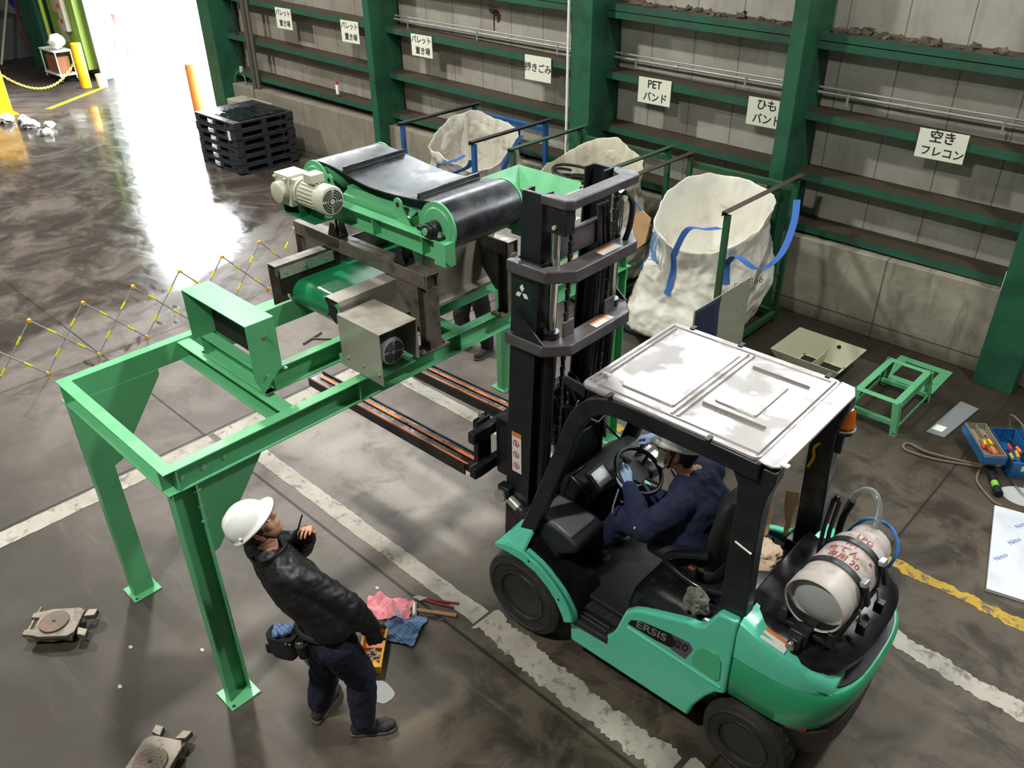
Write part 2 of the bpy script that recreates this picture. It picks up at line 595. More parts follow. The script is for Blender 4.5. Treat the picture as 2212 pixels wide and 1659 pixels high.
# ================================================================== SETTING
def floor_mat():
    m, n = new_mat('concrete_floor')
    p = n.pos()
    sx = n.new('ShaderNodeSeparateXYZ')
    n.link(p, sx.inputs[0])
    X, Y = sx.outputs[0], sx.outputs[1]
    big = n.noise(p, 0.55, 5, 0.62, 0.5)
    mid = n.noise(p, 2.3, 6, 0.68, 0.6)
    fine = n.noise(p, 16, 5, 0.7)
    streak = n.noise(n.rot(p, (0, 0, radians(12)), (0.35, 3.0, 1)), 2.2, 5, 0.65, 0.4)
    grey = n.mix(n.ramp(big, 0.35, 0.65), srgb('#5c5651'), srgb('#746c67'))
    grey = n.mix(n.ramp(n.math('ADD', Y, n.math('MULTIPLY', big, 1.5)), 3.0, 1.3, 0, 0.9), grey, srgb('#3a352f'))  # lamplight fall-off on the near floor, put into the colour
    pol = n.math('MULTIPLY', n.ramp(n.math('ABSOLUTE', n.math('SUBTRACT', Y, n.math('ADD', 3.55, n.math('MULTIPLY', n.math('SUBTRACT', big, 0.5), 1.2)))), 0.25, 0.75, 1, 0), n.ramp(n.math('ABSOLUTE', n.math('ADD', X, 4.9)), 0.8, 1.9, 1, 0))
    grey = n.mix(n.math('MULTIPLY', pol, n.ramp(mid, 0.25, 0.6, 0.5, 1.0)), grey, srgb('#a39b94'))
    # browner, blotchier towards the forklift's bay
    bay = n.ramp(n.math('ADD', X, n.math('MULTIPLY', mid, 1.6)), -4.2, -1.6)
    brown = n.mix(n.ramp(mid, 0.36, 0.66), srgb('#2b2620'), srgb('#665c4d'))
    c = n.mix(n.math('MULTIPLY', bay, 0.9), grey, brown)
    c = n.mix(n.ramp(mid, 0.44, 0.7, 0, 0.55), c, srgb('#4a443f'))
    c = n.mix(n.ramp(streak, 0.55, 0.8, 0, 0.3), c, srgb('#857d76'))
    c = n.mix(n.ramp(fine, 0.55, 0.8, 0, 0.35), c, srgb('#39332e'))
    # tyre marks: dark arcs on the damp side
    wv = n.new('ShaderNodeTexWave', wave_type='RINGS', rings_direction='Z')
    mp = n.new('ShaderNodeMapping')
    mp.inputs['Location'].default_value = (16.5, -1.0, 0)
    n.link(p, mp.inputs[0])
    n.link(mp.outputs[0], wv.inputs[0])
    wv.inputs['Scale'].default_value = 0.55
    wv.inputs['Distortion'].default_value = 3.5
    wv.inputs['Detail'].default_value = 3
    wv.inputs['Detail Scale'].default_value = 0.5
    tyre = n.math('MULTIPLY', n.ramp(wv.outputs[1], 0.72, 0.9), n.ramp(X, -7.4, -9.2))
    tyre = n.math('MULTIPLY', tyre, n.ramp(n.noise(p, 5, 4), 0.35, 0.6))
    c = n.mix(n.math('MULTIPLY', tyre, 0.55), c, srgb('#3a3430'))
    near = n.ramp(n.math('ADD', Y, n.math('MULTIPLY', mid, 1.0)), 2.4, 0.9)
    c = n.mix(n.math('MULTIPLY', near, 0.5), c, srgb('#2e2923'))  # second pass of the dim near floor, shade mixed into the colour
    # expansion joints
    def joint(coord, at, w=0.008):
        d = n.math('ABSOLUTE', n.math('SUBTRACT', coord, at))
        return n.ramp(d, w, w * 2.2, 1, 0)
    j = n.math('MAXIMUM', joint(Y, 2.68), joint(X, -6.70))
    j = n.math('MAXIMUM', j, joint(X, -1.28, 0.006))
    c = n.mix(n.math('MULTIPLY', j, 0.8), c, srgb('#1f1b19'))
    # darker brown towards the foot of the wall
    c = n.mix(n.ramp(n.math('ADD', Y, n.math('MULTIPLY', mid, 0.8)), 6.4, 8.2, 0, 0.85), c, srgb('#2a241e'))
    # wet part below the door
    edge = n.math('ADD', n.math('ADD', X, n.math('MULTIPLY', n.math('MAXIMUM', n.math('SUBTRACT', Y, 4.2), 0.0), 0.62)),
                  n.math('MULTIPLY', n.math('SUBTRACT', n.noise(p, 0.9, 5, 0.6), 0.5), 1.7))
    wet = n.ramp(edge, -9.75, -10.15)
    dryfar = n.ramp(n.math('ADD', X, n.math('MULTIPLY', n.noise(p, 0.7, 4), 1.5)), -20.6, -19.8)
    wet = n.math('MULTIPLY', wet, dryfar)
    pud = n.ramp(n.noise(n.rot(p, (0, 0, 0.5), (0.5, 1.4, 1)), 0.75, 5, 0.6, 0.8), 0.60, 0.64)
    pud = n.math('MULTIPLY', pud, n.ramp(X, -7.3, -8.8))
    wet = n.math('MAXIMUM', wet, n.math('MULTIPLY', pud, n.ramp(X, -20.6, -19.5)))
    wetc = n.mix(n.ramp(n.noise(p, 1.1, 6, 0.7, 0.8), 0.42, 0.68), srgb('#332e2a'), srgb('#6b635c'))
    c = n.mix(n.math('MULTIPLY', wet, 0.8), c, wetc)
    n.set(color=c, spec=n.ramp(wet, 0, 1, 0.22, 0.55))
    rough_dry = n.ramp(mid, 0.3, 0.75, 0.42, 0.62)
    rough_wet = n.ramp(n.noise(n.rot(p, (0, 0, -0.3), (0.6, 1.6, 1)), 2.0, 6, 0.7, 0.9), 0.35, 0.75, 0.07, 0.30)
    mx = n.new('ShaderNodeMix')
    n.link(wet, mx.inputs[0]); n.link(rough_dry, mx.inputs[2]); n.link(rough_wet, mx.inputs[3])
    n.set(rough=mx.outputs[0])
    h = n.math('ADD', n.math('MULTIPLY', fine, 0.5), n.math('MULTIPLY', j, -2.0))
    h = n.math('MULTIPLY', h, n.math('SUBTRACT', 1.0, n.math('MULTIPLY', wet, 0.85)))
    n.bump(h, 0.25, 0.006)
    return m
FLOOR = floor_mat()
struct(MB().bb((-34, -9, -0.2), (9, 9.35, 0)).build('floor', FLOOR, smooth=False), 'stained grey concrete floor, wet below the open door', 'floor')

def wall_mat(name, base, c_dirt, seam_w, seam_sc, dirt_left=True):
    m, n = new_mat(name)
    p = n.pos()
    sx = n.new('ShaderNodeSeparateXYZ')
    n.link(p, sx.inputs[0])
    X, Z = sx.outputs[0], sx.outputs[2]
    f = n.noise(p, 1.3, 6, 0.65)
    drip = n.noise(n.scale(p, (5.0, 1, 0.5)), 1.5, 5, 0.7)
    c = n.mix(n.ramp(f, 0.35, 0.7), srgb(base), srgb(c_dirt))
    c = n.mix(n.ramp(drip, 0.5, 0.75, 0, 0.4), c, srgb('#6e675a'))
    if dirt_left:
        far = n.ramp(X, -6.8, -12.5)
        c = n.mix(n.math('MULTIPLY', far, n.ramp(f, 0.25, 0.65, 0.15, 0.6)), c, srgb('#857b6a'))
    fr = n.math('ABSOLUTE', n.math('SUBTRACT', n.math('FRACT', n.math('DIVIDE', X, seam_sc)), 0.5))
    s = n.ramp(fr, seam_w, seam_w * 2.2, 1, 0)
    c = n.mix(n.math('MULTIPLY', s, 0.75), c, srgb('#4a463e'))
    sp = n.ramp(n.noise(p, 22, 3, 0.5), 0.7, 0.76)
    c = n.mix(n.math('MULTIPLY', sp, 0.5), c, srgb('#5e574c'))
    n.set(color=c, rough=0.85)
    n.bump(n.math('SUBTRACT', n.noise(p, 25, 5), n.math('MULTIPLY', s, 2.0)), 0.2, 0.006)
    return m
PANEL = wall_mat('grey_wall_panels', '#acaaa0', '#97948a', 0.006, 0.61)
def dado_mat():
    m, n = new_mat('concrete_dado')
    p = n.pos()
    sx = n.new('ShaderNodeSeparateXYZ')
    n.link(p, sx.inputs[0])
    X, Z = sx.outputs[0], sx.outputs[2]
    f = n.noise(p, 1.6, 6, 0.7, 0.4)
    c = n.mix(n.ramp(f, 0.35, 0.68), srgb('#827d70'), srgb('#a09c8c'))
    c = n.mix(n.ramp(n.noise(n.scale(p, (3, 1, 0.6)), 1.6, 5, 0.7), 0.52, 0.72, 0, 0.7), c, srgb('#5a5347'))
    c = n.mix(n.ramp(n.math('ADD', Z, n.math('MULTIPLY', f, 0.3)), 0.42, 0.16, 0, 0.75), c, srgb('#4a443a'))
    fr = n.math('ABSOLUTE', n.math('SUBTRACT', n.math('FRACT', n.math('DIVIDE', n.math('ADD', X, 0.12), 1.83)), 0.5))
    s = n.ramp(fr, 0.003, 0.006, 1, 0)
    s2 = n.ramp(n.math('ABSOLUTE', n.math('SUBTRACT', Z, 0.17)), 0.006, 0.012, 1, 0)
    s = n.math('MAXIMUM', s, n.math('MULTIPLY', s2, n.ramp(X, -7, -5)))
    c = n.mix(n.math('MULTIPLY', s, 0.8), c, srgb('#3a352d'))
    far = n.ramp(X, -7, -12)
    c = n.mix(n.math('MULTIPLY', far, 0.5), c, srgb('#6f675a'))
    n.set(color=c, rough=0.85)
    n.bump(n.noise(p, 18, 5), 0.3, 0.008)
    return m
DADO = dado_mat()
DARKWALL = mat('dark_back_wall', '#4c4a45', 0.85, c2='#36342f', nsc=1.0)
CEIL = mat('ceiling_sheet', '#8c8c86', 0.8)
CONC = mat('pale_concrete_yard', '#b9b6ae', 0.85, c2='#a8a59c', nsc=0.6)

PY = 9.25        # face of the upper wall panels
DOOR_A, DOOR_B, DOOR_H = -23.45, -16.75, 5.6
wb = MB()
wb.bb((DOOR_B, PY, 0), (9, PY + 0.12, 9.5)).bb((-34, PY, 0), (DOOR_A, PY + 0.12, 9.5)).bb((DOOR_A, PY, DOOR_H), (DOOR_B, PY + 0.12, 9.5))
struct(wb.build('wall_back', PANEL, smooth=False), 'grey panelled wall along the back of the hall', 'wall')
struct(MB().bb((-16.3, 8.83, 0), (9, PY, 0.94)).build('baseboard_back', DADO, smooth=False, bevel=0.01), 'low concrete wall under the panelled wall', 'wall')
struct(MB().bb((-34.2, -9, 0), (-34, PY, 9.5)).build('wall_left', DARKWALL, smooth=False))
struct(MB().bb((9, -9, 0), (9.2, PY, 9.5)).build('wall_right', CEIL, smooth=False))
struct(MB().bb((-34, -9.2, 0), (9, -9, 9.5)).build('wall_front', CEIL, smooth=False))
struct(MB().bb((-34.2, -9.2, 9.5), (9.2, PY + 0.12, 9.7)).build('ceiling', CEIL, smooth=False))
struct(MB().bb((-70, PY + 0.1, -0.25), (20, 60, -0.02)).build('ground', CONC, smooth=False), 'bright yard outside the open door', 'ground')

# unseen strip windows high on the back wall, added for roof and belt glare
def _lit():
    m, n = new_mat('glare_pane')
    n.set(color=srgb('#dfe6ea'), rough=0.5)
    n.p.inputs['Emission Color'].default_value = (0.9, 0.96, 1.0, 1)
    n.p.inputs['Emission Strength'].default_value = 8.5
    return m
LIT = _lit()
for i, (xa, xb) in enumerate(((-17.0, -11.6), (-11.2, -7.3), (-6.8, -4.35), (-4.05, -1.75), (-1.25, 3.0))):
    w = MB().bb((xa, PY - 0.03, 5.1), (xb, PY + 0.0, 6.8)).build('added_window_%d' % (i + 1), LIT, smooth=False)
    struct(w, 'unseen frosted strip added high on the back wall for glare', 'added_window')

def girt_mat():
    m, n = new_mat('dusty_girt')
    p = n.pos()
    g = n.new('ShaderNodeNewGeometry')
    sx = n.new('ShaderNodeSeparateXYZ')
    n.link(g.outputs['Normal'], sx.inputs[0])
    f = n.noise(p, 4, 5, 0.65)
    c = n.mix(n.ramp(f, 0.4, 0.7), srgb('#1d5440'), srgb('#274639'))
    c = n.mix(n.ramp(n.noise(p, 11, 5, 0.7), 0.6, 0.75, 0, 0.6), c, srgb('#3f3f33'))
    c = n.mix(n.ramp(sx.outputs[2], 0.6, 0.8), c, srgb('#3d3429'))
    n.set(color=c, rough=0.6)
    n.bump(f, 0.15, 0.004)
    return m
GIRT = girt_mat()
def zx(z0, z1, x):
    return z0 + (z1 - z0) * (x + 3.0) / (-11.3)
ti = 0
for za, zb, dbl in ((1.01, 1.13, 0), (1.59, 1.79, 0), (2.24, 2.50, 0), (3.05, 3.28, 1)):
    g = MB()
    for h0 in ((0, 0.085) if dbl else (0,)):
        pa, pb = Vector((9, 8.92, zx(za, zb, 9) - h0)), Vector((-16.3, 8.92, zx(za, zb, -16.3) - h0))
        hh = 0.075 if dbl else 0.085
        # upstand front flange and flat web running back to the wall
        g.sweep([(0, -hh / 2), (0.012, -hh / 2), (0.012, hh / 2 - 0.012), (0.33, hh / 2 - 0.012), (0.33, hh / 2), (0, hh / 2)], pa, pb, (0, 1, 0), (0, 0, 1))
    ti += 1
    struct(g.build('trim_%d' % ti, GIRT, smooth=False), 'long green steel wall rail, %s from the floor' % ('lowest', 'second', 'third', 'topmost')[ti - 1], 'wall rail')

# columns
def column(x0, x1, y0, y1, name, label, kind='box'):
    m = MB()
    w = x1 - x0
    if kind == 'box':
        m.bb((x0, y0, 0), (x1, y1, 9.5))
    else:
        m.bb((x0, y0, 0), (x1, y0 + 0.016, 9.5)).bb((x0, y1 - 0.016, 0), (x1, y1, 9.5)).bb(((x0 + x1) / 2 - 0.01, y0, 0), ((x0 + x1) / 2 + 0.01, y1, 9.5))
        m.bb((x0, y0, 0), (x0 + 0.02, y1, 9.5))
    return struct(m.build(name, GREEN_OLD, smooth=False, bevel=0.006), label, 'column')
column(-7.21, -6.88, 8.62, 9.2, 'steel_column', 'broad green steel column right of the belt machine')
column(-11.45, -11.30, 8.62, 9.2, 'steel_column', 'slim green steel post between the pallets and the blue rack')
column(-4.27, -4.10, 8.60, 9.2, 'steel_column', 'slim green steel post behind the big white bag')
column(-1.68, -1.30, 8.60, 9.2, 'steel_column', 'broad green steel column near the tool box')
column(-16.75, -16.32, 8.62, 9.2, 'steel_column', 'green steel column forming the near jamb of the open door')
column(-26.75, -25.6, 8.62, 9.2, 'steel_column', 'distant green steel column beyond the open door')

# shutter door: guide rails of the open roller door
d = MB()
d.bb((-16.86, 9.02, 0), (-16.75, 9.24, DOOR_H)).bb((DOOR_A - 0.02, 9.02, 0), (DOOR_A + 0.08, 9.24, DOOR_H)).cyl((DOOR_A, 9.05, DOOR_H + 0.2), (DOOR_B, 9.05, DOOR_H + 0.2), 0.26)
struct(d.build('door_1', mat('door_guide', '#6d8076', 0.5), bevel=0.01), 'open roller door with guide rails on both jambs', 'door')

# white and yellow floor markings
def tape_mat(name, a, b, bad, lo=0.46, hi=0.6):
    m, n = new_mat(name)
    p = n.pos()
    f = n.noise(p, 9, 6, 0.72, 0.3)
    c = n.mix(n.ramp(n.noise(p, 3, 4), 0.35, 0.65), srgb(a), srgb(b))
    c = n.mix(n.ramp(f, lo, hi), c, srgb(bad))
    n.set(color=c, rough=0.6)
    n.bump(f, 0.4, 0.004)
    return m
TAPE_W = tape_mat('worn_white_marking', '#aaa59a', '#979286', '#6a635d', 0.52, 0.66)
TAPE_Y = tape_mat('worn_yellow_marking', '#b9982c', '#a8892a', '#5d5140', 0.5, 0.6)
random.seed(5)
def strip(p0, p1, w, material, name, label, rag=0.22, step=0.02, gaps=()):
    p0, p1 = Vector((*p0, 0)), Vector((*p1, 0))
    L = (p1 - p0).length
    d = (p1 - p0).normalized()
    s = Vector((-d.y, d.x, 0))
    n = int(L / step)
    m = MB()
    def e(t, k):
        return 0.5 + rag * (noise.noise(Vector((t * 3.1, k * 9.1, 1.3))) * 0.45 + noise.noise(Vector((t * 11.0, k * 9.1, 4.3))) * 0.35 + noise.noise(Vector((t * 37.0, k * 9.1, 7.3))) * 0.35)
    for i in range(n):
        a, b = i * L / n, (i + 1) * L / n
        if any(g0 < a < g1 for g0, g1 in gaps):
            continue
        q = [p0 + d * a - s * w * e(a, 1), p0 + d * a + s * w * e(a, 2), p0 + d * b - s * w * e(b, 1), p0 + d * b + s * w * e(b, 2)]
        z0, z1 = Vector((0, 0, 0.0005)), Vector((0, 0, 0.0035))
        m.add([x + z0 for x in q] + [x + z1 for x in q], [(4, 6, 7, 5), (0, 2, 6, 4), (1, 5, 7, 3)] + ([(0, 4, 5, 1)] if i in (0,) else []) + ([(2, 3, 7, 6)] if i == n - 1 else []))
    return struct(m.build(name, material, smooth=False), label, 'floor marking')
strip((-6.45, 2.88), (-3.12, 2.88), 0.15, TAPE_W, 'floor_line', 'white floor line running beside the forklift', 0.12)
strip((-3.1, 2.87), (-1.44, 2.83), 0.20, TAPE_W, 'floor_line', 'peeling broad end of the white floor line by the front wheel', 0.45)
strip((-1.40, 2.86), (-0.4, 2.84), 0.16, TAPE_W, 'floor_line', 'last scrap of white floor line by the rear wheel', 0.5)
strip((-6.45, 4.64), (-0.96, 4.66), 0.15, TAPE_W, 'floor_line', 'white floor line passing between the forks', 0.1)
strip((-0.95, 4.69), (3.0, 4.64), 0.15, TAPE_W, 'floor_line', 'peeling white floor line behind the forklift', 0.5)
strip((-6.565, -3.0), (-6.565, 4.72), 0.20, TAPE_W, 'floor_line', 'white floor line crossing under the green frame', 0.08, gaps=((5.68, 5.75),))
strip((-4.4, 5.47), (3.0, 5.40), 0.10, TAPE_Y, 'floor_line', 'worn yellow floor line near the tool box', 0.6, gaps=((0.6, 1.1), (1.4, 1.9), (2.1, 2.9)))
strip((-21.3, 6.85), (-22.6, 8.75), 0.14, YELLOW, 'floor_line', 'yellow threshold line by the far door jamb', 0.05)

wp = MB().cyl((-7.235, 8.60, 0), (-7.235, 8.60, 9.4), .018, 10)
tag(wp.build('drain_pipe', WHITE, None), 'thin white vertical pipe on the left edge of the broad column', 'pipe')

# ================================================================== GREEN STAND AND THE MACHINE ON IT
ZT = 1.87
XN, XF = -3.79, -5.225          # outer flange tips of the two long beams
YA, YB = 1.245, 5.40
def bolt(m, p, n, r=0.011, h=0.012):
    p, n = Vector(p), Vector(n).normalized()
    m.lathe([(0, r * 1.5), (0.004, r * 1.5), (0.0041, r), (h, r)], p, n, 8)
st = thing('steel_stand', 'tall bright green steel stand of channel beams on four legs with base plates', 'steel frame', (-4.5, 3.3, 0))
ux, uy, uz = V(1, 0, 0), V(0, 1, 0), V(0, 0, 1)
m = MB().channel((XN - .075, YA, ZT - .15), (XN - .075, YB, ZT - .15), ux, uz, .15, .075)
m.build('long_beam', GREEN, st, .002)
m = MB().channel((XF + .075, YA, ZT - .15), (XF + .075, YB, ZT - .15), -ux, uz, .15, .075)
m.build('long_beam', GREEN, st, .002)
m = MB().channel((XF + .0, YA + .075, ZT - .1505), (XN, YA + .075, ZT - .1505), -uy, uz, .151, .0745)
m.build('end_beam', GREEN, st, .002)
m = MB().channel((XF + .0, YB - .075, ZT - .1505), (XN, YB - .075, ZT - .1505), uy, uz, .151, .0745)
m.build('end_beam', GREEN, st, .002)
m = MB().channel((XF + .076, 2.12, ZT - .15), (XN - .076, 2.12, ZT - .15), -uy, uz, .14, .09)
m.build('cross_beam', GREEN, st, .002)
m = MB().channel((XF + .076, 3.5, ZT - .15), (XN - .076, 3.5, ZT - .15), -uy, uz, .14, .09)
m.build('cross_beam', GREEN, st, .002)
for xw, sg in ((XN - .075, 1), (XF + .075, -1)):
    for y0 in (1.26, 5.19):
        m = MB().channel((xw, y0, .012), (xw, y0, ZT - .15), ux * sg, uy, .15, .075)
        leg = m.build('leg', GREEN, st, .002)
        c = Vector((xw + sg * .04, y0 + .075, .006))
        p = MB().box(c, (.2, .21, .012))
        p.build('base_plate', GREEN, leg, .002)
        h = MB()
        for a in (-1, 1):
            h.cyl(c + V(a * .075, -a * .078, .006), c + V(a * .075, -a * .078, .0068), .011, 12)
        h.build_each('bolt_hole', BLACK_MATTE, leg)
    gx = xw - .004 * sg
    m = MB().prism([(gx, 1.30, ZT - .15), (gx, 1.86, ZT - .15), (gx, 1.86, ZT - .19), (gx, 1.47, 1.17), (gx, 1.41, 1.15)], ux * .009 * sg)
    m.build('corner_gusset', GREEN, st, .001)
b = MB()
for y in (1.36, 1.49, 1.62):
    bolt(b, (XN - .066, y, ZT - .105), ux)
for z in (1.66, 1.55, 1.44):
    bolt(b, (XN - .03, 1.402, z), -uy, .008)
    bolt(b, (XN - .03, 1.414, z), uy, .008, .02)
b.build_each('bolt', ZINC, st)
m = MB()
for y in (2.55, 3.42, 4.3):
    m.bb((XN - .068, y, ZT - .142), (XN - .004, y + .008, ZT - .008))
m.build_each('web_stiffener', GREEN, st)

# ---- belt conveyor
cv = thing('belt_conveyor', 'green belt conveyor with stainless guards lying along the green stand', 'conveyor', (-4.47, 3.6, ZT))
NX, FX = -4.075, -4.865
Z0, Z1 = ZT + .002, ZT + .152
m = MB().channel((NX - .06, 2.06, Z0), (NX - .06, 5.5, Z0), ux, uz, .15, .06)
m.build('side_channel', GREEN, cv, .002)
m = MB().channel((FX + .06, 2.06, Z0), (FX + .06, 5.5, Z0), -ux, uz, .15, .06)
m.build('side_channel', GREEN, cv, .002)
m = MB().channel((FX + .001, 2.14, Z0), (NX - .001, 2.14, Z0), -uy, uz, .15, .081)
ec = m.build('end_channel', GREEN, cv, .002)
b = MB()
for x in (-4.8, -4.6, -4.35, -4.15):
    bolt(b, (x, 2.131, Z0 + .07), -uy)
b.build_each('bolt', ZINC, ec)
# hood on the end
h = MB()
hx0, hx1, hy0, hy1, hz0, hz1 = -4.80, -4.055, 2.0, 2.19, Z1, 2.375
t = .006
h.bb((hx0, hy0, hz1 - t), (hx1, hy1, hz1)).bb((hx0, hy0, hz0), (hx0 + t, hy1, hz1 - t)).bb((hx1 - t, hy0, hz0), (hx1, hy1, hz1 - t))
h.prism([(hx1 - t, hy0, hz0 + .0), (hx1 - t, hy0 + .04, hz0 - .12), (hx1 - t, hy1 - .02, hz0)], ux * t)
hd = h.build('end_hood', GREEN, cv, .001)
MB().bb((hx0 + .01, hy1 - .03, hz0 + .005), (hx1 - .01, hy1 - .018, hz1 - t)).build('rubber_flap', BLACK_MATTE, hd)
b = MB()
bolt(b, (hx1, 2.11, 2.27), ux)
bolt(b, (hx1 + .02, 2.08, Z1), uz, .008)
bolt(b, (hx1 + .02, 2.2, Z1), uz, .008)
b.build_each('bolt', ZINC, hd)
# belt loop
PR, PZ, PYa, PYb = .098, 2.098, 2.83, 5.2
def belt_loop(a, b, z, r, x0, x1, t=.006, sag=0.0, n=14):
    pts = []
    for i in range(n + 1):
        an = pi / 2 + pi * i / n
        pts.append((a + r * cos(an), z + r * sin(an)))
    for i in range(n + 1):
        an = -pi / 2 + pi * i / n
        pts.append((b + r * cos(an), z + r * sin(an)))
    return pts
pts = belt_loop(PYa, PYb, PZ, PR, 0, 0)
m = MB().prism([(-4.775, y, z) for y, z in pts], ux * .56)
bt = m.build('conveyor_belt', GREEN_BELT, cv, 0)
m = MB()
for y in (3.3, 4.1, 4.9):
    m.bb((-4.76, y, PZ + PR), (-4.23, y + .012, PZ + PR + .018))
m.build_each('belt_cleat', mat('belt_seam', '#6a7a5c', 0.5), bt)
for xa, xb in ((-4.80, -4.775), (-4.215, -4.19)):
    MB().cyl((xa, PYa, PZ), (xb, PYa, PZ), .103, 28).build('pulley_rim', WHITE, cv, .003)
MB().cyl((-4.845, PYa, PZ), (-4.80, PYa, PZ), .07, 20).build('bearing_cover', YELLOW, cv, .004)
# guards
g = MB()
g.bb((-4.825, 2.63, 2.03), (-4.819, 5.3, 2.335)).bb((-4.825, 2.63, 2.335), (-4.735, 3.05, 2.341)).bb((-4.741, 2.63, 2.27), (-4.735, 3.05, 2.335))
gd = g.build('far_guard', STEEL_RAW, cv)
s = MB().bb((-4.733, 2.66, 2.245), (-4.729, 3.1, 2.318))
sk = s.build('clamp_strip', STEEL, gd)
b = MB()
for y in (2.7, 2.86, 3.02):
    bolt(b, (-4.729, y, 2.28), ux, .006, .007)
b.build_each('bolt', ZINC, gd)
MB().bb((-4.737, 2.65, 2.12), (-4.7335, 3.15, 2.3)).build('rubber_skirt', BLACK_MATTE, gd)
g = MB()
g.bb((-4.185, 2.64, 2.295), (-4.05, 3.35, 2.301)).bb((-4.056, 2.64, 2.03), (-4.05, 3.35, 2.295)).bb((-4.185, 2.65, 2.22), (-4.18, 3.35, 2.295))
gd = g.build('near_guard', STEEL_FLAT, cv, .001)
fl = MB().grid(lambda u, v: (-4.178 + .10 * u, 2.628 + .02 * sin(v * 3), 2.292 - .13 * v + .02 * sin(u * 5)), 6, 6)
fl.build('rubber_flap', BLACK_MATTE, gd, solid=.004)
g = MB().prism([(-4.05, 3.34, 2.40), (-4.02, 3.90, 2.385), (-3.98, 4.07, 2.085), (-3.98, 3.34, 2.085)], V(-.006, 0, 0))
g.prism([(-3.98, 3.34, 2.085), (-3.98, 4.07, 2.085), (-3.935, 4.07, 2.065), (-3.935, 3.34, 2.065)], V(0, 0, -.006))
g.bb((-3.985, 3.34, 2.01), (-3.979, 4.07, 2.065))
g.build('chute_side', STEEL_FLAT, cv, .001)
MB().bb((-4.06, 4.08, 2.03), (-4.05, 5.3, 2.43)).build('side_panel', mat('pale_side_panel', '#c9c5c0', 0.5), cv)
# motor with stainless cover
bx = MB()
x0, x1, y0, y1, z0, z1 = -4.02, -3.605, 2.60, 2.895, 1.885, 2.245
t = .004
bx.bb((x0, y0, z1 - t), (x1, y1, z1)).bb((x0, y0, z0), (x1, y0 + t, z1 - t)).bb((x0, y1 - t, z0 + .08), (x1, y1, z1 - t))
mc = bx.build('motor_cover', STEEL_FLAT, cv, .001)
b = MB()
for x in (-3.95, -3.8, -3.64):
    bolt(b, (x, y0, 1.96 - (x + 3.8) * .02), -uy, .007)
b.build_each('bolt', ZINC, mc)
MB().bb((-4.07, 2.61, 1.93), (-3.63, 2.885, 1.94)).bb((-3.66, 2.61, 1.872), (-3.655, 2.885, 1.93)).bb((-4.07, 2.61, 1.872), (-3.9, 2.885, 1.93)).build('motor_bracket', GREEN, cv)

def motor(parent, c, d, up, r, L, material, nfin=18, box_at=.0):
    """finned electric motor: c = middle of the fan end, d = direction the fan end faces"""
    c, d, up = Vector(c), Vector(d).normalized(), Vector(up).normalized()
    sd = d.cross(up)
    body = MB()
    body.cyl(c - d * L, c - d * (L * .32), r * .82, 28)
    body.lathe([(-L * .34, r * .98), (-.015, r), (-.004, r * .93), (0, r * .8)], c, d, 32)
    for i in range(nfin):
        a = 2 * pi * i / nfin
        e = up * cos(a) + sd * sin(a)
        q = e.cross(d)
        body.sweep([(-.003, r * .78), (.003, r * .78), (.003, r * .96), (-.003, r * .96)], c - d * L * .93, c - d * L * .36, q, e)
    body.cyl(c - d * (L + .02), c - d * L, r * .95, 28)
    o = body.build('motor_body', material, parent, .001)
    gr = MB()
    for rr in (.25, .42, .58, .73):
        k = 24
        ring = [c + d * .001 + (up * cos(2 * pi * i / k) + sd * sin(2 * pi * i / k)) * r * rr for i in range(k)]
        for q in range(4):
            seg = [ring[(q * 6 + j) % k] for j in range(6)]
            gr.tube(seg, r * .045, 6)
    gr.build('fan_grille', BLACK_MATTE, o)
    tb = MB()
    R = Matrix((d, sd, up)).transposed()
    tb.box(c - d * L * .62 + up * r * 1.22, (r * .95, r * 1.05, r * .62), R)
    tb.build('terminal_box', material, o, .006)
    return o
motor(cv, (-3.655, 2.735, 2.06), ux, uz, .092, .24, GREY_PAINT)
# drive motor at the far end
motor(cv, (-3.95, 4.63, 2.15), -uy, uz, .085, .28, CREAM)
# hopper
hp = MB()
A, Bq, C_, D_ = V(-4.80, 4.62, 2.45), V(-4.82, 5.11, 2.45), V(-4.12, 5.10, 2.45), V(-4.12, 4.62, 2.45)
a, bq, c_, d_ = V(-4.68, 4.62, 2.30), V(-4.69, 4.99, 2.30), V(-4.18, 4.985, 2.30), V(-4.18, 4.62, 2.30)
for q in ((A, Bq, bq, a), (Bq, C_, c_, bq)):
    nn = (q[1] - q[0]).cross(q[2] - q[0]).normalized() * .005
    hp.prism(q, nn)
nn = V(0, 0, 1)
hp.prism([(-4.12, 5.10, 2.45), (-4.18, 4.985, 2.30), (-4.15, 4.95, 2.28), (-4.09, 5.05, 2.43)], V(0, 0, .004))
ho = hp.build('hopper', GREEN, cv)
MB().bb((-4.69, 4.62, 2.245), (-4.685, 4.99, 2.3)).bb((-4.69, 4.985, 2.245), (-4.18, 4.99, 2.3)).build_each('clamp_strip', STEEL, ho)
MB().bb((-4.695, 4.62, 2.19), (-4.69, 5.0, 2.26)).bb((-4.69, 4.99, 2.19), (-4.18, 4.996, 2.26)).build_each('rubber_skirt', BLACK_MATTE, ho)

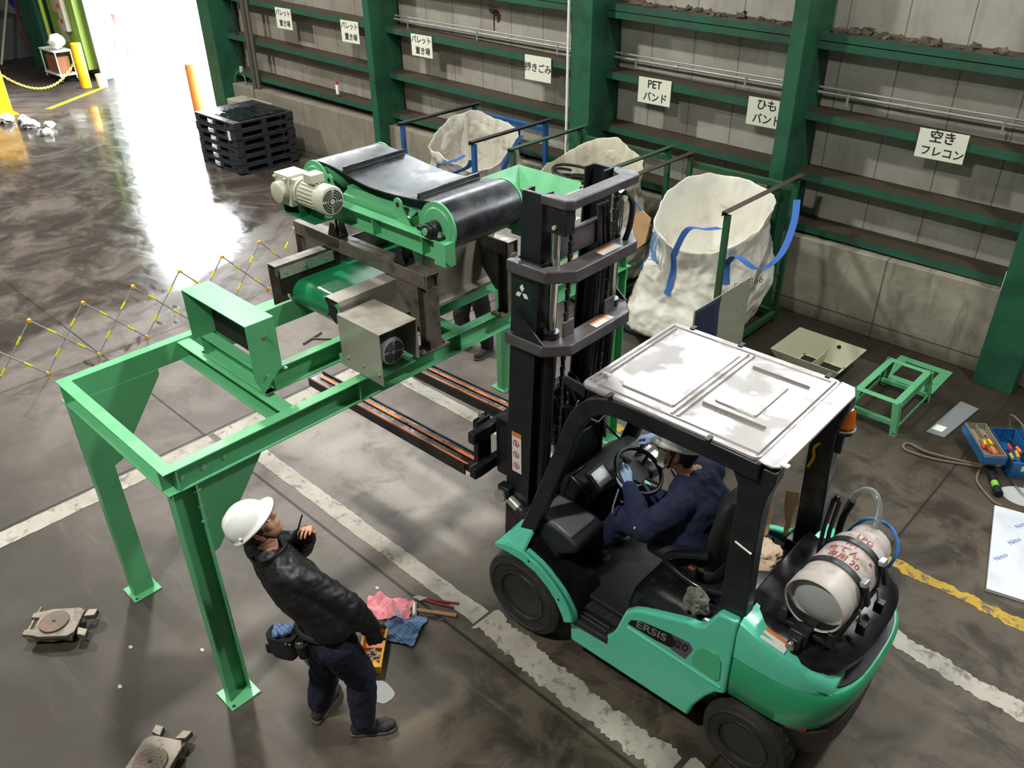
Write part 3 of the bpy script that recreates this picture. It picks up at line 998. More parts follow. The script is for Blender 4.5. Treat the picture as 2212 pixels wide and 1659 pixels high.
# ---- portal frame that carries the magnet
pf = thing('portal_frame', 'raw brown steel portal frame bolted across the conveyor under the black belt unit', 'frame', (-4.5, 3.5, ZT))
for yb in (3.10, 3.84):
    bm = MB()
    t = .008
    bm.sweep([(0, 0), (.1, 0), (.1, .1), (0, .1)], (-5.2, yb, 2.32), (-3.75, yb, 2.32), uy, uz)
    bm.bb((-3.75, yb, 2.412), (-3.73, yb + .1, 2.42)).bb((-3.75, yb, 2.32), (-3.73, yb + t, 2.412)).bb((-3.75, yb + .1 - t, 2.32), (-3.73, yb + .1, 2.412))
    bm.build('cross_beam', STEEL_RAW, pf, .004)
    for xl, sg in ((-3.785, 1), (-5.15, -1)):
        lg = MB()
        lg.sweep([(-.05, -.05), (.05, -.05), (.05, -.042), (.004, -.042), (.004, .042), (.05, .042), (.05, .05), (-.05, .05), (-.05, .042), (-.004, .042), (-.004, -.042), (-.05, -.042)], (xl, yb + .05, ZT + .012), (xl, yb + .05, 2.32), uy, ux * sg)
        l = lg.build('leg', STEEL_RAW, pf, .001)
        pc = V(xl, yb + .05, ZT + .007)
        bp = MB().box(pc, (.11 if sg > 0 else .11, .24, .012))
        p = bp.build('foot_plate', STEEL_RAW, l, .001)
        b = MB()
        for dy in (-.095, .095):
            for dx in (-.03, .03):
                bolt(b, pc + V(dx, dy, .006), uz, .009, .016)
        b.build_each('bolt', ZINC, l)
        gp = MB().prism([(xl - sg * .05, yb + .008, 2.32), (xl - sg * .33, yb + .008, 2.32), (xl - sg * .33, yb + .008, 2.29), (xl - sg * .08, yb + .008, 2.03), (xl - sg * .05, yb + .008, 2.03)], uy * .006)
        gp.build('gusset', STEEL_RAW, pf)
    for xb in (-4.72, -4.0):
        k = MB()
        for q in (-.04, .04):
            k.prism([(xb - .06, yb + .05 + q, 2.42), (xb + .06, yb + .05 + q, 2.42), (xb + .02, yb + .05 + q, 2.52), (xb - .02, yb + .05 + q, 2.52)], uy * .006)
        k.bb((xb - .06, yb + .01, 2.42), (xb + .06, yb + .09, 2.426)).cyl((xb, yb + .05, 2.42), (xb, yb + .05, 2.60), .009, 8)
        k.build('mounting_foot', BLACK, pf)

# ---- magnetic separator
ms = thing('magnetic_separator', 'green overbelt magnet with a wide black cleated rubber belt above the conveyor', 'belt machine', (-4.25, 3.4, 2.49))
DXa, DXb, DZ, DR, BY0, BY1 = -4.885, -3.64, 2.757, .145, 3.165, 3.72
def sag(u):
    return -.055 * sin(pi * u) ** 1.2 + .012 * sin(2 * pi * u)
def loop_pts(off, extra=0):
    P = []
    n = 16
    for i in range(n + 1):
        an = -pi / 2 - pi * i / n
        P.append((DXa + (DR + off) * cos(an), DZ + (DR + off) * sin(an)))
    for i in range(1, 28):
        u = i / 28
        P.append((DXa + (DXb - DXa) * u, DZ + DR + off + sag(u)))
    for i in range(n + 1):
        an = pi / 2 - pi * i / n
        P.append((DXb + (DR + off) * cos(an), DZ + (DR + off) * sin(an)))
    return P
o_, i_ = loop_pts(.009), loop_pts(0)
m = MB()
k = len(o_)
def edge_wave(x, z):
    return .012 * sin(x * 9) if z > DZ + .08 else 0
vs = []
for (x, z) in o_: vs.append((x, BY0 + edge_wave(x, z), z))
for (x, z) in o_: vs.append((x, BY1, z))
for (x, z) in i_: vs.append((x, BY0 + edge_wave(x, z), z))
for (x, z) in i_: vs.append((x, BY1, z))
fs = []
for i in range(k):
    j = (i + 1) % k
    fs += [(i, j, k + j, k + i), (2 * k + i, 3 * k + i, 3 * k + j, 2 * k + j), (i, 2 * k + i, 2 * k + j, j), (k + i, k + j, 3 * k + j, 3 * k + i)]
m.add(vs, fs)
mb = m.build('rubber_belt', BELT, ms, ang=50)
for u in (.235, .84):
    xx = DXa + (DXb - DXa) * u
    zz = DZ + DR + .009 + sag(u)
    c = MB().sweep([(-.028, 0), (.028, 0), (.012, .008), (.007, .036), (-.007, .036), (-.012, .008)], (xx, BY0 + .01, zz), (xx - .02, BY1 - .01, zz), ux, uz)
    c.build('cleat', BLACK, mb, .002)
for X_, nm in ((DXa, 'drive_drum'), (DXb, 'idler_drum')):
    d = MB().cyl((X_, BY0 + .03, DZ), (X_, BY1 - .02, DZ), DR - .003, 40)
    d.lathe([(0, DR + .012), (.014, DR + .012), (.014, DR - .02), (.022, DR - .03), (.022, 0)], (X_, BY0 - .008, DZ), (0, -1, 0), 40)
    d.lathe([(0, DR + .012), (.014, DR + .012), (.014, DR - .02), (.022, DR - .03), (.022, 0)], (X_, BY1 + .008, DZ), (0, 1, 0), 40)
    d.cyl((X_, BY0 - .13, DZ), (X_, BY1 + .13, DZ), .022, 16)
    d.build(nm, GREEN, ms)
for X_ in (DXb,):
    for yy, sg in ((BY0 - .062, -1), (BY1 + .062, 1)):
        bb_ = MB().cyl((X_, yy - .03, DZ - .0), (X_, yy + .03, DZ), .05, 24).cyl((X_, yy + sg * .03, DZ), (X_, yy + sg * .055, DZ), .042, 24).box((X_, yy, DZ - .042), (.16, .05, .022)).box((X_ - .10, yy, DZ - .02), (.07, .03, .03))
        bo = bb_.build('pillow_bearing', BLACK, ms, .004)
        b = MB()
        for q in (-.06, .06):
            bolt(b, (X_ + q, yy, DZ - .031), uz, .012, .025)
        b.build_each('bolt', ZINC, bo)
RT = 2.704
for yy, sg in ((BY0 - .098, 1), (BY1 + .020, -1)):
    yw = yy + .068 if sg > 0 else yy
    r = MB().bb((-4.78, yy, RT - .008), (-3.50, yy + .076, RT)).bb((-4.78, yw, RT - .125), (-3.50, yw + .008, RT - .008)).bb((-4.78, yy + .02, RT - .133), (-3.50, yy + .076, RT - .125))
    rl = r.build('frame_rail', GREEN, ms, .002)
    for x in (-4.20, -3.72):
        MB().bb((x, yy + .004, RT - .125), (x + .008, yy + .07, RT - .008)).build('web_stiffener', GREEN, rl)
    MB().prism([(-3.50, yy, RT), (-3.50, yy + .076, RT), (-3.50, yy + .076, RT - .15), (-3.50, yy + .03, RT - .15), (-3.50, yy, RT - .11)], ux * .008).build('end_plate', GREEN, rl, .001)
    MB().bb((-3.60, yy, RT - .15), (-3.50, yy + .006, RT - .008)).build('end_plate', GREEN, rl, .001)
bx = MB().bb((-4.66, 3.23, 2.56), (-3.87, 3.68, 2.77))
bx.bb((-4.62, 3.16, 2.56), (-3.92, 3.23, 2.74)).prism([(-4.62, 3.16, 2.74), (-3.92, 3.16, 2.74), (-3.92, 3.22, 2.77), (-4.62, 3.22, 2.77)], V(0, .03, 0))
bx.build('magnet_box', GREEN, ms, .006)
for x_, y_ in ((-4.0, 3.135), (-4.72, 3.135), (-4.5, 3.745), (-3.78, 3.745)):
    l = MB()
    n = 14
    pts = [(x_ - .01, y_, 2.66), (x_ + .14, y_, 2.66)] + [(x_ + .0 + .042 * cos(a), y_, 2.815 + .042 * sin(a)) for a in [radians(-10 + 200 * i / n) for i in range(n + 1)]]
    l.prism(pts, uy * .012)
    lo = l.build('lifting_lug', GREEN, ms, .002)
    MB().cyl((x_, y_ - .001, 2.815), (x_, y_ + .013, 2.815), .017, 16).build('lug_hole', BLACK_MATTE, lo)
# gear motor
gm = MB()
gx, gy, gz = -4.885, 2.95, 2.79
gm.bb((gx - .085, gy - .075, gz - .115), (gx + .085, gy + .085, gz + .095))
gm.lathe([(0, .075), (.05, .072), (.06, .055), (.063, 0)], (gx, gy - .075, gz - .02), (0, -1, 0), 28)
gm.bb((gx + .085, gy - .06, gz - .07), (gx + .14, gy + .07, gz + .08))
gm.cyl((gx + .06, gy, gz), (gx + .16, gy, gz), .072, 24)
for q in (-.06, .06):
    gm.cyl((gx + q, gy - .1, gz + .075), (gx + q, gy - .07, gz + .075), .01, 8)
gb = gm.build('gearbox', CREAM, ms, .006)
mo = motor(ms, (gx + .47, gy - .01, gz + .0), ux, uz, .098, .29, CREAM, 22)
mo.name = 'gear_motor'
k = MB().cyl((gx + .27, gy - .02, gz + .135), (gx + .33, gy - .05, gz + .13), .018, 10)
k.build('cable_gland', ZINC, mo)
br = MB().bb((gx - .07, gy - .06, 2.60), (gx + .30, gy + .10, 2.61)).bb((gx - .07, gy - .05, 2.61), (gx - .06, gy + .08, gz - .1)).bb((gx + .12, gy - .05, 2.61), (gx + .13, gy + .08, gz - .1)).bb((gx - .07, gy + .02, 2.61), (gx + .3, gy + .03, 2.68))
br.build('motor_bracket', mat('deep_bracket_green', '#1d6a45', 0.45), ms, .002)

# ---- accordion barrier on the floor
ab = thing('folding_barrier', 'low grey folding lattice barrier with yellow tape bands on the wet floor', 'barrier', (-8.97, 3.8, 0))
nodes = [2.11 - .56 + .557 * i for i in range(9)]
hB = .66
def bx_at(y):
    return -8.97 - max(0, y - 4.2) * .12
def bar(ya, za, yb, zb, k):
    a, b = V(bx_at(ya) + k, ya, za), V(bx_at(yb) + k, yb, zb)
    o = MB().cyl(a, b, .008, 8).build('slat', GREYPOLE, ab)
    d = b - a
    tp = MB()
    for t in (.29, .72):
        tp.cyl(a + d * (t - .055), a + d * (t + .055), .0125, 10)
    tp.build_each('tape_band', YELLOW_TAPE, o)
for i in range(len(nodes) - 1):
    bar(nodes[i], hB, nodes[i + 1], .02, 0.0)
    bar(nodes[i], .02, nodes[i + 1], hB, -.02)
for y in nodes:
    for z in (.02, hB):
        q = MB().cyl((bx_at(y) - .03, y, z), (bx_at(y) + .012, y, z), .019, 12)
        q.build('joint_cap', YELLOW, ab)

# ---- loose tools on the floor under the stand
t_ = thing('tee_wrench', 'rusty T-handle bar lying on the floor under the stand', 'tool', (-7.4, 4.6, 0))
MB().cyl((-7.5, 4.36, .014), (-7.58, 4.66, .014), .014, 10).build('handle', RUSTY, t_)
MB().cyl((-7.54, 4.5, .013), (-7.0, 4.95, .013), .011, 10).build('shaft', RUSTY, t_)
hs = thing('lever_hoist', 'grey lever hoist lying on the floor between the forks', 'hoist', (-5.95, 4.83, 0))
MB().cyl((-5.95, 4.83, .002), (-5.95, 4.83, .07), .06, 20).box((-6.08, 4.83, .035), (.2, .035, .02)).build('body', GREYDARK, hs, .004)
MB().cyl((-5.93, 4.81, .07), (-5.93, 4.81, .085), .035, 16).build('cap', STEEL, hs, .003)

# ================================================================== FORKLIFT (local: x to the rear, y away from the camera, origin under its middle)
FK = thing('forklift', 'mint green and black forklift with a silver roof and tall black mast', 'forklift', (-2.0, 3.6, 0), radians(1.5), local=True)
# ---- wheels
RIM = mat('wheel_rim', '#2b2b2d', 0.45, c2='#1c1c1d', nsc=12)
def wheel(name, c, r, w, side, label=None):
    cx, cy, cz = c       # cy: outer face
    ax = V(0, side, 0)
    o = V(cx, cy, cz)
    m = MB()
    ri = r * .60
    m.lathe([(-w, ri), (-w, r * .86), (-w * .93, r * .955), (-w * .8, r * .985), (-w * .2, r * .985), (-w * .07, r * .955), (0, r * .87), (.003, r * .84), (.010, r * .82), (.010, r * .79), (.003, r * .77), (.004, r * .70), (0, ri), (-w * .06, ri * .97)], o, ax, 56, closed=True)
    n = 26
    u, v = V(1, 0, 0), V(0, 0, 1)
    for i in range(n):
        for half in (0, 1):
            a = 2 * pi * (i + half * .5) / n
            e = u * cos(a) + v * sin(a)
            t = u * -sin(a) + v * cos(a)
            ya, yb = (-.02 * w, -.52 * w) if half == 0 else (-.48 * w, -.98 * w)
            k = .055 * r
            q0, q1 = (.90, .985) if half == 0 else (.985, .90)
            pts = []
            for yy, rr, tw in ((ya, q0, k), (yb, q1, k)):
                sk = t * (.03 * (1 if yy < -.5 * w else 0))
                pts += [o + ax * yy + e * r * (rr - .05) + t * tw + sk, o + ax * yy + e * r * (rr + .018) + t * tw * .8 + sk, o + ax * yy + e * r * (rr + .018) - t * tw * .8 + sk, o + ax * yy + e * r * (rr - .05) - t * tw + sk]
            m.add(pts, [(0, 1, 2, 3), (7, 6, 5, 4), (0, 4, 5, 1), (1, 5, 6, 2), (2, 6, 7, 3)])
    t = m.build(name, RUBBER, FK, 0, ang=30)
    d = MB()
    d.lathe([(-.012, ri * 1.02), (.008, ri * .98), (.004, ri * .92), (-.03, ri * .88), (-.095, ri * .80), (-.10, ri * .50), (-.05, ri * .44), (-.03, ri * .38), (-.028, ri * .2), (-.02, ri * .18), (-.02, 0)], o, ax, 40)
    rim = d.build('rim', RIM, t, ang=25)
    for i in range(6):
        a = 2 * pi * i / 6
        p = o + (u * cos(a) + v * sin(a)) * ri * .66 + ax * -.099
        MB().cyl(p, p + ax * .03, .013, 6).build('wheel_nut', GREYDARK, t)
    return t
wheel('front_wheel', (-.85, -.58, .33), .33, .20, -1)
wheel('front_wheel', (-.85, .58, .33), .33, .20, 1)
wheel('rear_wheel', (.83, -.555, .27), .27, .16, -1)
wheel('rear_wheel', (.83, .555, .27), .27, .16, 1)
MB().bb((-.95, -.40, .2), (1.0, .40, .5)).bb((.70, -.42, .2), (.95, .42, .34)).build('chassis', BLACK_MATTE, FK, .01)

# ---- side panels and fenders
for sg in (-1, 1):
    def P(x, z, y=.55): return V(x, y * sg, z)
    prof = [(-.45, .38), (-.44, .18), (.47, .19), (.495, .30), (.56, .44), (.62, .53), (.675, .56), (.675, 1.15), (.56, 1.14), (.52, 1.06), (.485, .985), (.44, .955), (.38, .945), (.20, .87), (.09, .825), (.03, .79), (-.03, .73), (-.055, .65), (-.09, .53), (-.14, .43), (-.2, .385)]
    o = MB().prism([P(x, z) for x, z in prof], V(0, -sg * .06, 0)).build('side_panel', MINT, FK, .018, segs=3)
    # raised crease below the badge
    cr = MB().sweep([(-.012, 0), (.012, 0), (.0, .010)], P(-.0, .622, .5495), P(.645, .60, .5495), V(0, 0, 1), V(0, sg, 0))
    cr.build('crease', MINT, o)
    # badge
    bd = MB().prism([P(.00, .655, .5505), P(.02, .70, .5505), P(.09, .74, .5505), P(.30, .785, .5505), P(.345, .735, .5505), P(.305, .675, .5505), P(.20, .66, .5505)], V(0, sg * .003, 0))
    bo = bd.build('badge', BLACK_GLOSS, o)
    b2 = MB().prism([P(.30, .785, .5505), P(.42, .80, .5505), P(.445, .765, .5505), P(.405, .655, .5505), P(.305, .665, .5505), P(.345, .735, .5505)], V(0, sg * .0028, 0))
    b2.build('badge_plate', GREYDARK, o)
    if sg < 0:
        tx, ty = V(1, 0, .13), V(.12, 0, 1)
        text('badge_lettering', 'ERSIS', .085, ZINC, o, P(.165, .712, .5537), tx, ty, .0008, 1.12, .0012)
        text('badge_number', '20', .085, BLACK_GLOSS, o, P(.375, .738, .5537), tx, ty, .0008, 1.0, .0008)
    ht = MB().prism([P(.475, .80, .552), P(.505, .835, .552), P(.59, .845, .552), P(.625, .80, .552), P(.635, .665, .552), P(.61, .64, .552), P(.455, .655, .552), P(.445, .70, .552)], V(0, sg * .006, 0))
    ht.build('fuel_hatch', MINT_HATCH, o, .004)
    # fender over the front wheel
    outer = [(-1.06, .715), (-.95, .765), (-.80, .78), (-.68, .745), (-.58, .69), (-.49, .615), (-.435, .55), (-.395, .48), (-.385, .43)]
    inner = [(-.45, .385), (-.47, .44), (-.53, .54), (-.60, .61), (-.70, .67), (-.82, .70), (-.95, .70), (-1.06, .685)]
    f = MB().prism([P(x, z, .61) for x, z in outer + inner], V(0, -sg * .035, 0))
    k = len(outer)
    def arch(q, ya, yb, dz):
        q.add([P(x, z + dz, ya) for x, z in outer] + [P(x, z + dz, yb) for x, z in outer] + [P(x, z + dz - .025, ya) for x, z in outer] + [P(x, z + dz - .025, yb) for x, z in outer],
              [(i, i + 1, k + i + 1, k + i) for i in range(k - 1)] + [(2 * k + i, 3 * k + i, 3 * k + i + 1, 2 * k + i + 1) for i in range(k - 1)] + [(i, 2 * k + i, 2 * k + i + 1, i + 1) for i in range(k - 1)] + [(k + i, k + i + 1, 3 * k + i + 1, 3 * k + i) for i in range(k - 1)])
    arch(f, .60, .545, 0)
    lin = MB()
    arch(lin, .545, .28, .004)
    lin.build('wheel_arch_lining', BLACK_GLOSS, FK)
    f.prism([P(-1.06, .715, .60), P(-.82, .785, .60), P(-.78, 1.02, .47), P(-.93, .90, .47)], V(.01, 0, -.03))
    f.prism([P(-1.06, .715, .60), P(-.93, .90, .47), P(-.95, .72, .47)], V(.012, 0, -.01))
    fe = f.build('front_fender', MINT, FK, .004)
    if sg < 0:
        st_ = MB()
        c0 = V(-.895, -.535, .878)
        nx = (P(-.82, .785, .60) - P(-1.06, .715, .60)).normalized()
        ny = (P(-.93, .90, .47) - P(-1.06, .715, .60))
        nn = nx.cross(ny).normalized()
        if nn.z < 0: nn = -nn
        ny = nn.cross(nx)
        pl = P(-1.06, .715, .60)
        cc = pl + nx * .14 + ny * .10 + nn * .003
        st_.prism([cc + nx * .036 * cos(a) + ny * .044 * sin(a) for a in [2 * pi * i / 20 for i in range(20)]], nn * .001)
        so = st_.build('sticker', mat('blue_sticker', '#1d6fa8', 0.35), fe)
        MB().prism([cc + nn * .0012 + nx * a + ny * b for a, b in ((-.026, -.012), (.026, -.002), (.026, .01), (-.026, 0))], nn * .0006).build('sticker_band', WHITE, fe)
        for x_, z_ in ((-.755, .735), (-.50, .56)):
            MB().cyl(P(x_, z_, .609), P(x_, z_, .612), .009, 10).build('rivet', BLACK_MATTE, fe)
    # step
    s = MB().prism([P(-.45, .40, .56), P(-.14, .42, .56), P(-.14, .42, .34), P(-.45, .40, .34)], V(0, 0, -.05))
    for i in range(5):
        s.bb(P(-.43, .41, .37 + i * .035), P(-.17, .432, .385 + i * .035))
    s.build('step', PLASTIC, FK, .006)

# ---- floor, cowl, dashboard
MB().bb((-.80, -.47, .44), (-.02, .47, .46)).build('floor_plate', BLACK_MATTE, FK)
m = MB()
for i in range(9):
    m.bb((-.62 + i * .05, -.45, .46), (-.60 + i * .05, .2, .466))
m.bb((-.66, -.46, .455), (-.14, .25, .461))
m.build('rubber_mat', RUBBER, FK)
for sg in (-1, 1):
    m = MB().prism([(-.46, sg * .40, .40), (-.42, sg * .56, .42), (-.44, sg * .56, .55), (-.62, sg * .55, .72), (-.80, sg * .54, .80), (-.90, sg * .46, .95), (-.82, sg * .40, 1.0), (-.62, sg * .38, .72), (-.5, sg * .38, .5)], V(0, -sg * .08, 0))
    m.build('inner_fender', BLACK_GLOSS, FK, .015)
m = MB()
ring = [(-.95, .60), (-.78, .46), (-.76, .46), (-.66, .95), (-.56, 1.12), (-.60, 1.20), (-.74, 1.19), (-.90, 1.06), (-.98, .90)]
m.prism([V(x, -.17, z) for x, z in ring], V(0, .63, 0))
ds = m.build('dashboard', PLASTIC, FK, .03, segs=3)
lo = [(-.97, .60), (-.78, .46), (-.72, .48), (-.60, .78), (-.48, .86), (-.47, .93), (-.60, .985), (-.80, 1.0), (-.97, .95)]
MB().prism([V(x, -.47, z) for x, z in lo], V(0, .31, 0)).build('side_cowl', PLASTIC, ds, .03, segs=3)
cv_ = MB().loft([[V(-.84, y, 1.0), V(-.66, y, 1.005), V(-.53, y, .975), V(-.53, y, .95), V(-.84, y, .96)] for y in (-.455, -.44, -.22, -.20)])
cv_.build('front_cover', mat('grey_cover', '#66676a', 0.35), ds, .012)
tr_ = MB().prism([(-.80, -.20, 1.02), (-.80, -.02, 1.02), (-.76, -.02, 1.20), (-.76, -.20, 1.20)], V(.012, 0, 0)).prism([(-.80, -.20, 1.02), (-.60, -.20, 1.02), (-.60, -.19, 1.12), (-.76, -.19, 1.20)], V(0, .012, 0))
tr_.build('storage_tray', BLACK_GLOSS, ds, .005)
# display and label panel
def tilt_plate(c, w, h, nrm, up, t, name, material, parent, bevel=.004):
    n_ = Vector(nrm).normalized(); u_ = Vector(up); u_ = (u_ - n_ * u_.dot(n_)).normalized(); s_ = u_.cross(n_)
    R = Matrix((s_, u_, n_)).transposed()
    return MB().box(Vector(c), (w, h, t), R).build(name, material, parent, bevel)
tilt_plate((-.585, -.10, 1.215), .17, .15, (.65, 0, .76), (-1, 0, .8), .03, 'display_housing', PLASTIC, ds)
tilt_plate((-.575, -.10, 1.228), .135, .11, (.65, 0, .76), (-1, 0, .8), .014, 'display', mat('display_glare', '#a9a7a8', 0.15), ds)
tilt_plate((-.52, .30, 1.16), .20, .28, (.2, 0, 1), (-1, 0, 0), .10, 'side_console', mat('console_grey', '#4b4c50', 0.5), ds, .02)
tilt_plate((-.45, .31, 1.228), .12, .05, (.2, 0, 1), (-1, 0, 0), .003, 'warning_label', WHITE, ds, 0)
tilt_plate((-.45, .275, 1.2295), .04, .03, (.2, 0, 1), (-1, 0, 0), .003, 'label_stripe', ORANGE, ds, 0)
tilt_plate((-.53, .33, 1.244), .10, .05, (.2, 0, 1), (-1, 0, 0), .003, 'warning_label', WHITE, ds, 0)
# steering
so_, sn = V(-.37, .02, 1.31), V(.52, 0, .85).normalized()
su, sv = V(0, 1, 0), sn.cross(V(0, 1, 0))
m = MB().tube([so_ + (su * cos(a) + sv * sin(a)) * .165 for a in [2 * pi * i / 40 for i in range(40)]], .0145, 12, closed=True)
sw = m.build('steering_wheel', BLACK, FK)
m = MB()
m.prism([so_ - sn * .035 + su * a + sv * b for a, b in ((-.08, -.02), (-.075, .05), (-.03, .075), (.03, .075), (.075, .05), (.08, -.02), (.05, -.07), (-.05, -.07))], sn * .025)
for a in (radians(15), radians(165), radians(250), radians(290)):
    m.tube([so_ - sn * .02 + (su * cos(a) + sv * sin(a)) * .06, so_ + (su * cos(a) + sv * sin(a)) * .16], .012, 8)
m.build('hub', PLASTIC, sw, .006)
MB().cyl(so_ - sn * .03, V(-.70, .02, .78), .035, 16, .05).build('steering_column', PLASTIC, FK)
for i, yy in enumerate((.24, .28, .32, .36)):
    m = MB().tube([(-.56, yy, 1.18), (-.50, yy, 1.33), (-.46, yy, 1.38)], .007, 8)
    lv = m.build('control_lever', BLACK, FK)
    MB().sphere((-.455, yy, 1.39), .018, 10, 8).build('lever_knob', RED if i == 1 else BLACK_MATTE, lv)
MB().tube([(-.42, -.12, 1.22), (-.40, -.20, 1.14), (-.39, -.22, 1.10)], .006, 8).build('column_lever', ZINC, FK)

# ---- engine cover and seat
rings = []
def rr(x0, x1, y0, y1, z, r, n=5, bow=0):
    pts = []
    for cx, cy, a0 in ((x1 - r, y1 - r, 0), (x0 + r, y1 - r, pi / 2), (x0 + r, y0 + r, pi), (x1 - r, y0 + r, 1.5 * pi)):
        for i in range(n + 1):
            a = a0 + pi / 2 * i / n
            pts.append(V(cx + r * cos(a), cy + r * sin(a), z))
    return pts
for z, x0, hw, r in ((.44, -.06, .50, .06), (.55, -.07, .51, .08), (.72, -.075, .515, .10), (.84, -.05, .505, .11), (.92, -.0, .46, .12), (.955, .05, .40, .12)):
    rings.append(rr(x0, .66, -hw, hw, z, r))
ec = MB().loft(rings).build('engine_cover', BLACK_GLOSS, FK, ang=60)
for zz in (0, 1):
    pass
MB().box((.22, -.512, .80), (.26, .012, .035), Matrix.Rotation(radians(-9), 3, 'Y')).build('cover_handle', BLACK, ec, .004)
MB().box((-.055, -.515, .56), (.008, .012, .06)).build('yellow_tab', YELLOW, ec)
# seat
cs = []
for z, i_ in ((.95, .03), (.985, 0), (1.03, 0), (1.06, .03)):
    cs.append(rr(-.13 + i_, .36, -.25 + i_, .25 - i_, z, .07))
sc = MB().loft(cs).build('seat_cushion', BLACK_MATTE, FK, ang=60)
bk = []
for t, w_, i_ in ((0, .23, 0), (.12, .25, .01), (.3, .25, .02), (.45, .22, .02), (.52, .17, .0)):
    x_, z_ = .30 + .10 * t, 1.04 + t
    th = .055 - i_ * .3
    bk.append([V(x_ + a * th, b * w_, z_) for a, b in ((-1, -.75), (-.75, -.95), (0, -1), (.75, -.9), (1, -.6), (1, 0), (1, .6), (.75, .9), (0, 1), (-.75, .95), (-1, .75), (-.7, 0))])
MB().loft(bk).build('seat_backrest', BLACK_MATTE, FK, ang=60)
for sg in (-1, 1):
    MB().tube(bez([(.33, sg * .27, 1.22), (.12, sg * .30, 1.12), (.10, sg * .31, 1.04), (.30, sg * .31, .99), (.46, sg * .29, 1.02)]), .028, 10).build('hip_guard', BLACK_GLOSS, FK)
bu = MB().box((.26, -.31, 1.085), (.05, .03, .07)).build('belt_buckle', BLACK, FK, .005)
MB().box((.255, -.325, 1.115), (.035, .012, .016)).build('release_button', RED, bu, .002)

# ---- counterweight
def cw(z, hw, x0, xr, xc=.86, nexp=3.0, n=22):
    pts = [V(x0, -hw, z)]
    for i in range(n + 1):
        t = -pi / 2 + pi * i / n
        c_, s_ = cos(t), sin(t)
        pts.append(V(xc + (xr - xc) * abs(c_) ** (2 / nexp), hw * (1 if s_ >= 0 else -1) * abs(s_) ** (2 / nexp), z))
    pts.append(V(x0, hw, z))
    return pts
cwt = MB().loft([cw(.54, .50, .685, 1.19), cw(.575, .535, .685, 1.245), (cw(.72, .55, .685, 1.285)), cw(.865, .55, .685, 1.30), cw(.89, .535, .685, 1.285), cw(.895, .50, .685, 1.22), cw(.86, .49, .685, 1.20)]).build('counterweight', MINT_DARK, FK, .004, ang=45)
cap = MB().loft([cw(.86, .485, .64, 1.19), cw(.98, .485, .64, 1.20), cw(1.01, .515, .64, 1.25), cw(1.06, .51, .64, 1.26), cw(1.115, .465, .64, 1.20), cw(1.15, .38, .64, 1.10), cw(1.16, .25, .64, 1.0)]).build('rear_cover', BLACK_GLOSS, FK, ang=50)
MB().bb((.62, -.5, .85), (.70, .5, 1.13)).build('hood_end', BLACK, FK, .01)
for sg in (-1, 1):
    rgs = []
    for x_, yo, zt, yi in ((.685, .55, 1.165, .36), (.78, .553, 1.13, .36), (.92, .55, 1.10, .33), (1.03, .53, 1.07, .30), (1.13, .49, 1.03, .30), (1.20, .43, .97, .30)):
        rgs.append([V(x_, sg * yo, .89), V(x_, sg * (yo + .006), zt - .10), V(x_, sg * (yo - .012), zt - .025), V(x_, sg * (yo - .05), zt), V(x_, sg * yi, zt - .005), V(x_, sg * yi, .89)])
    o = MB().loft(rgs).build('shoulder_panel', MINT, FK, .012, ang=45)
    if sg < 0:
        q = MB().prism([(.80, -.528, 1.112), (.94, -.525, 1.090), (.94, -.46, 1.107), (.80, -.46, 1.132)], V(0, 0, .003))
        q.build('warning_label', WHITE, o)
        MB().prism([(.80, -.478, 1.13), (.94, -.478, 1.107), (.94, -.46, 1.111), (.80, -.46, 1.136)], V(0, 0, .002)).build('label_stripe', ORANGE, o)
    MB().loft([[V(1.03, sg * .512, .553), V(1.03, sg * .518, .575), V(1.13, sg * .478, .592), V(1.13, sg * .47, .565)] if k == 0 else [V(1.03, sg * .48, .553), V(1.03, sg * .48, .575), V(1.12, sg * .44, .592), V(1.12, sg * .43, .565)] for k in (0, 1)]).build('tail_reflector', mat('reflector_red', '#b3272b', 0.25), FK)
MB().loft([cw(.20, .34, .98, 1.20, .99), cw(.34, .42, .98, 1.245, .99), cw(.56, .50, .98, 1.262, .99)]).build('rear_skirt', mat('dark_skirt', '#2a2826', 0.55, c2='#35322f', nsc=6), FK, .01, ang=45)
MB().loft([cw(.897, .44, 1.0, 1.275, 1.0), cw(.905, .44, 1.0, 1.275, 1.0)]).build('tow_shelf', BLACK, FK, .002)

# ---- overhead guard
for sg in (-1, 1):
    path = bez([(-.95, sg * .50, .62), (-.80, sg * .485, 1.02), (-.62, sg * .465, 1.55), (-.53, sg * .455, 1.84), (-.44, sg * .45, 1.99), (-.30, sg * .45, 2.075), (-.05, sg * .455, 2.095), (.3, sg * .46, 2.10), (.62, sg * .46, 2.095)], 5)
    w = []
    for i, p in enumerate(path):
        d_ = (path[min(i + 1, len(path) - 1)] - path[max(i - 1, 0)]).normalized()
        s_ = V(0, 1, 0)
        n_ = s_.cross(d_).normalized()
        w.append([p + s_ * a * .035 + n_ * b * .052 for a, b in ((-1, -1), (1, -1), (1, 1), (-1, 1))])
    MB().loft(w).build('front_pillar', BLACK, FK, .008)
    rp = []
    for z, xa, xb, yo in ((.98, .54, .70, .50), (1.2, .535, .69, .50), (1.6, .525, .67, .485), (1.85, .52, .665, .475), (1.96, .51, .675, .47), (2.05, .46, .70, .465), (2.11, .40, .70, .465)):
        rp.append([V(xa, sg * yo, z), V(xb, sg * yo, z), V(xb, sg * (yo - .09), z), V(xa, sg * (yo - .09), z)])
    MB().loft(rp).build('rear_pillar', BLACK, FK, .008)
    MB().bb((.50, sg * .50, .94), (.74, sg * .40, 1.0)).build('pillar_foot', BLACK, FK, .008)
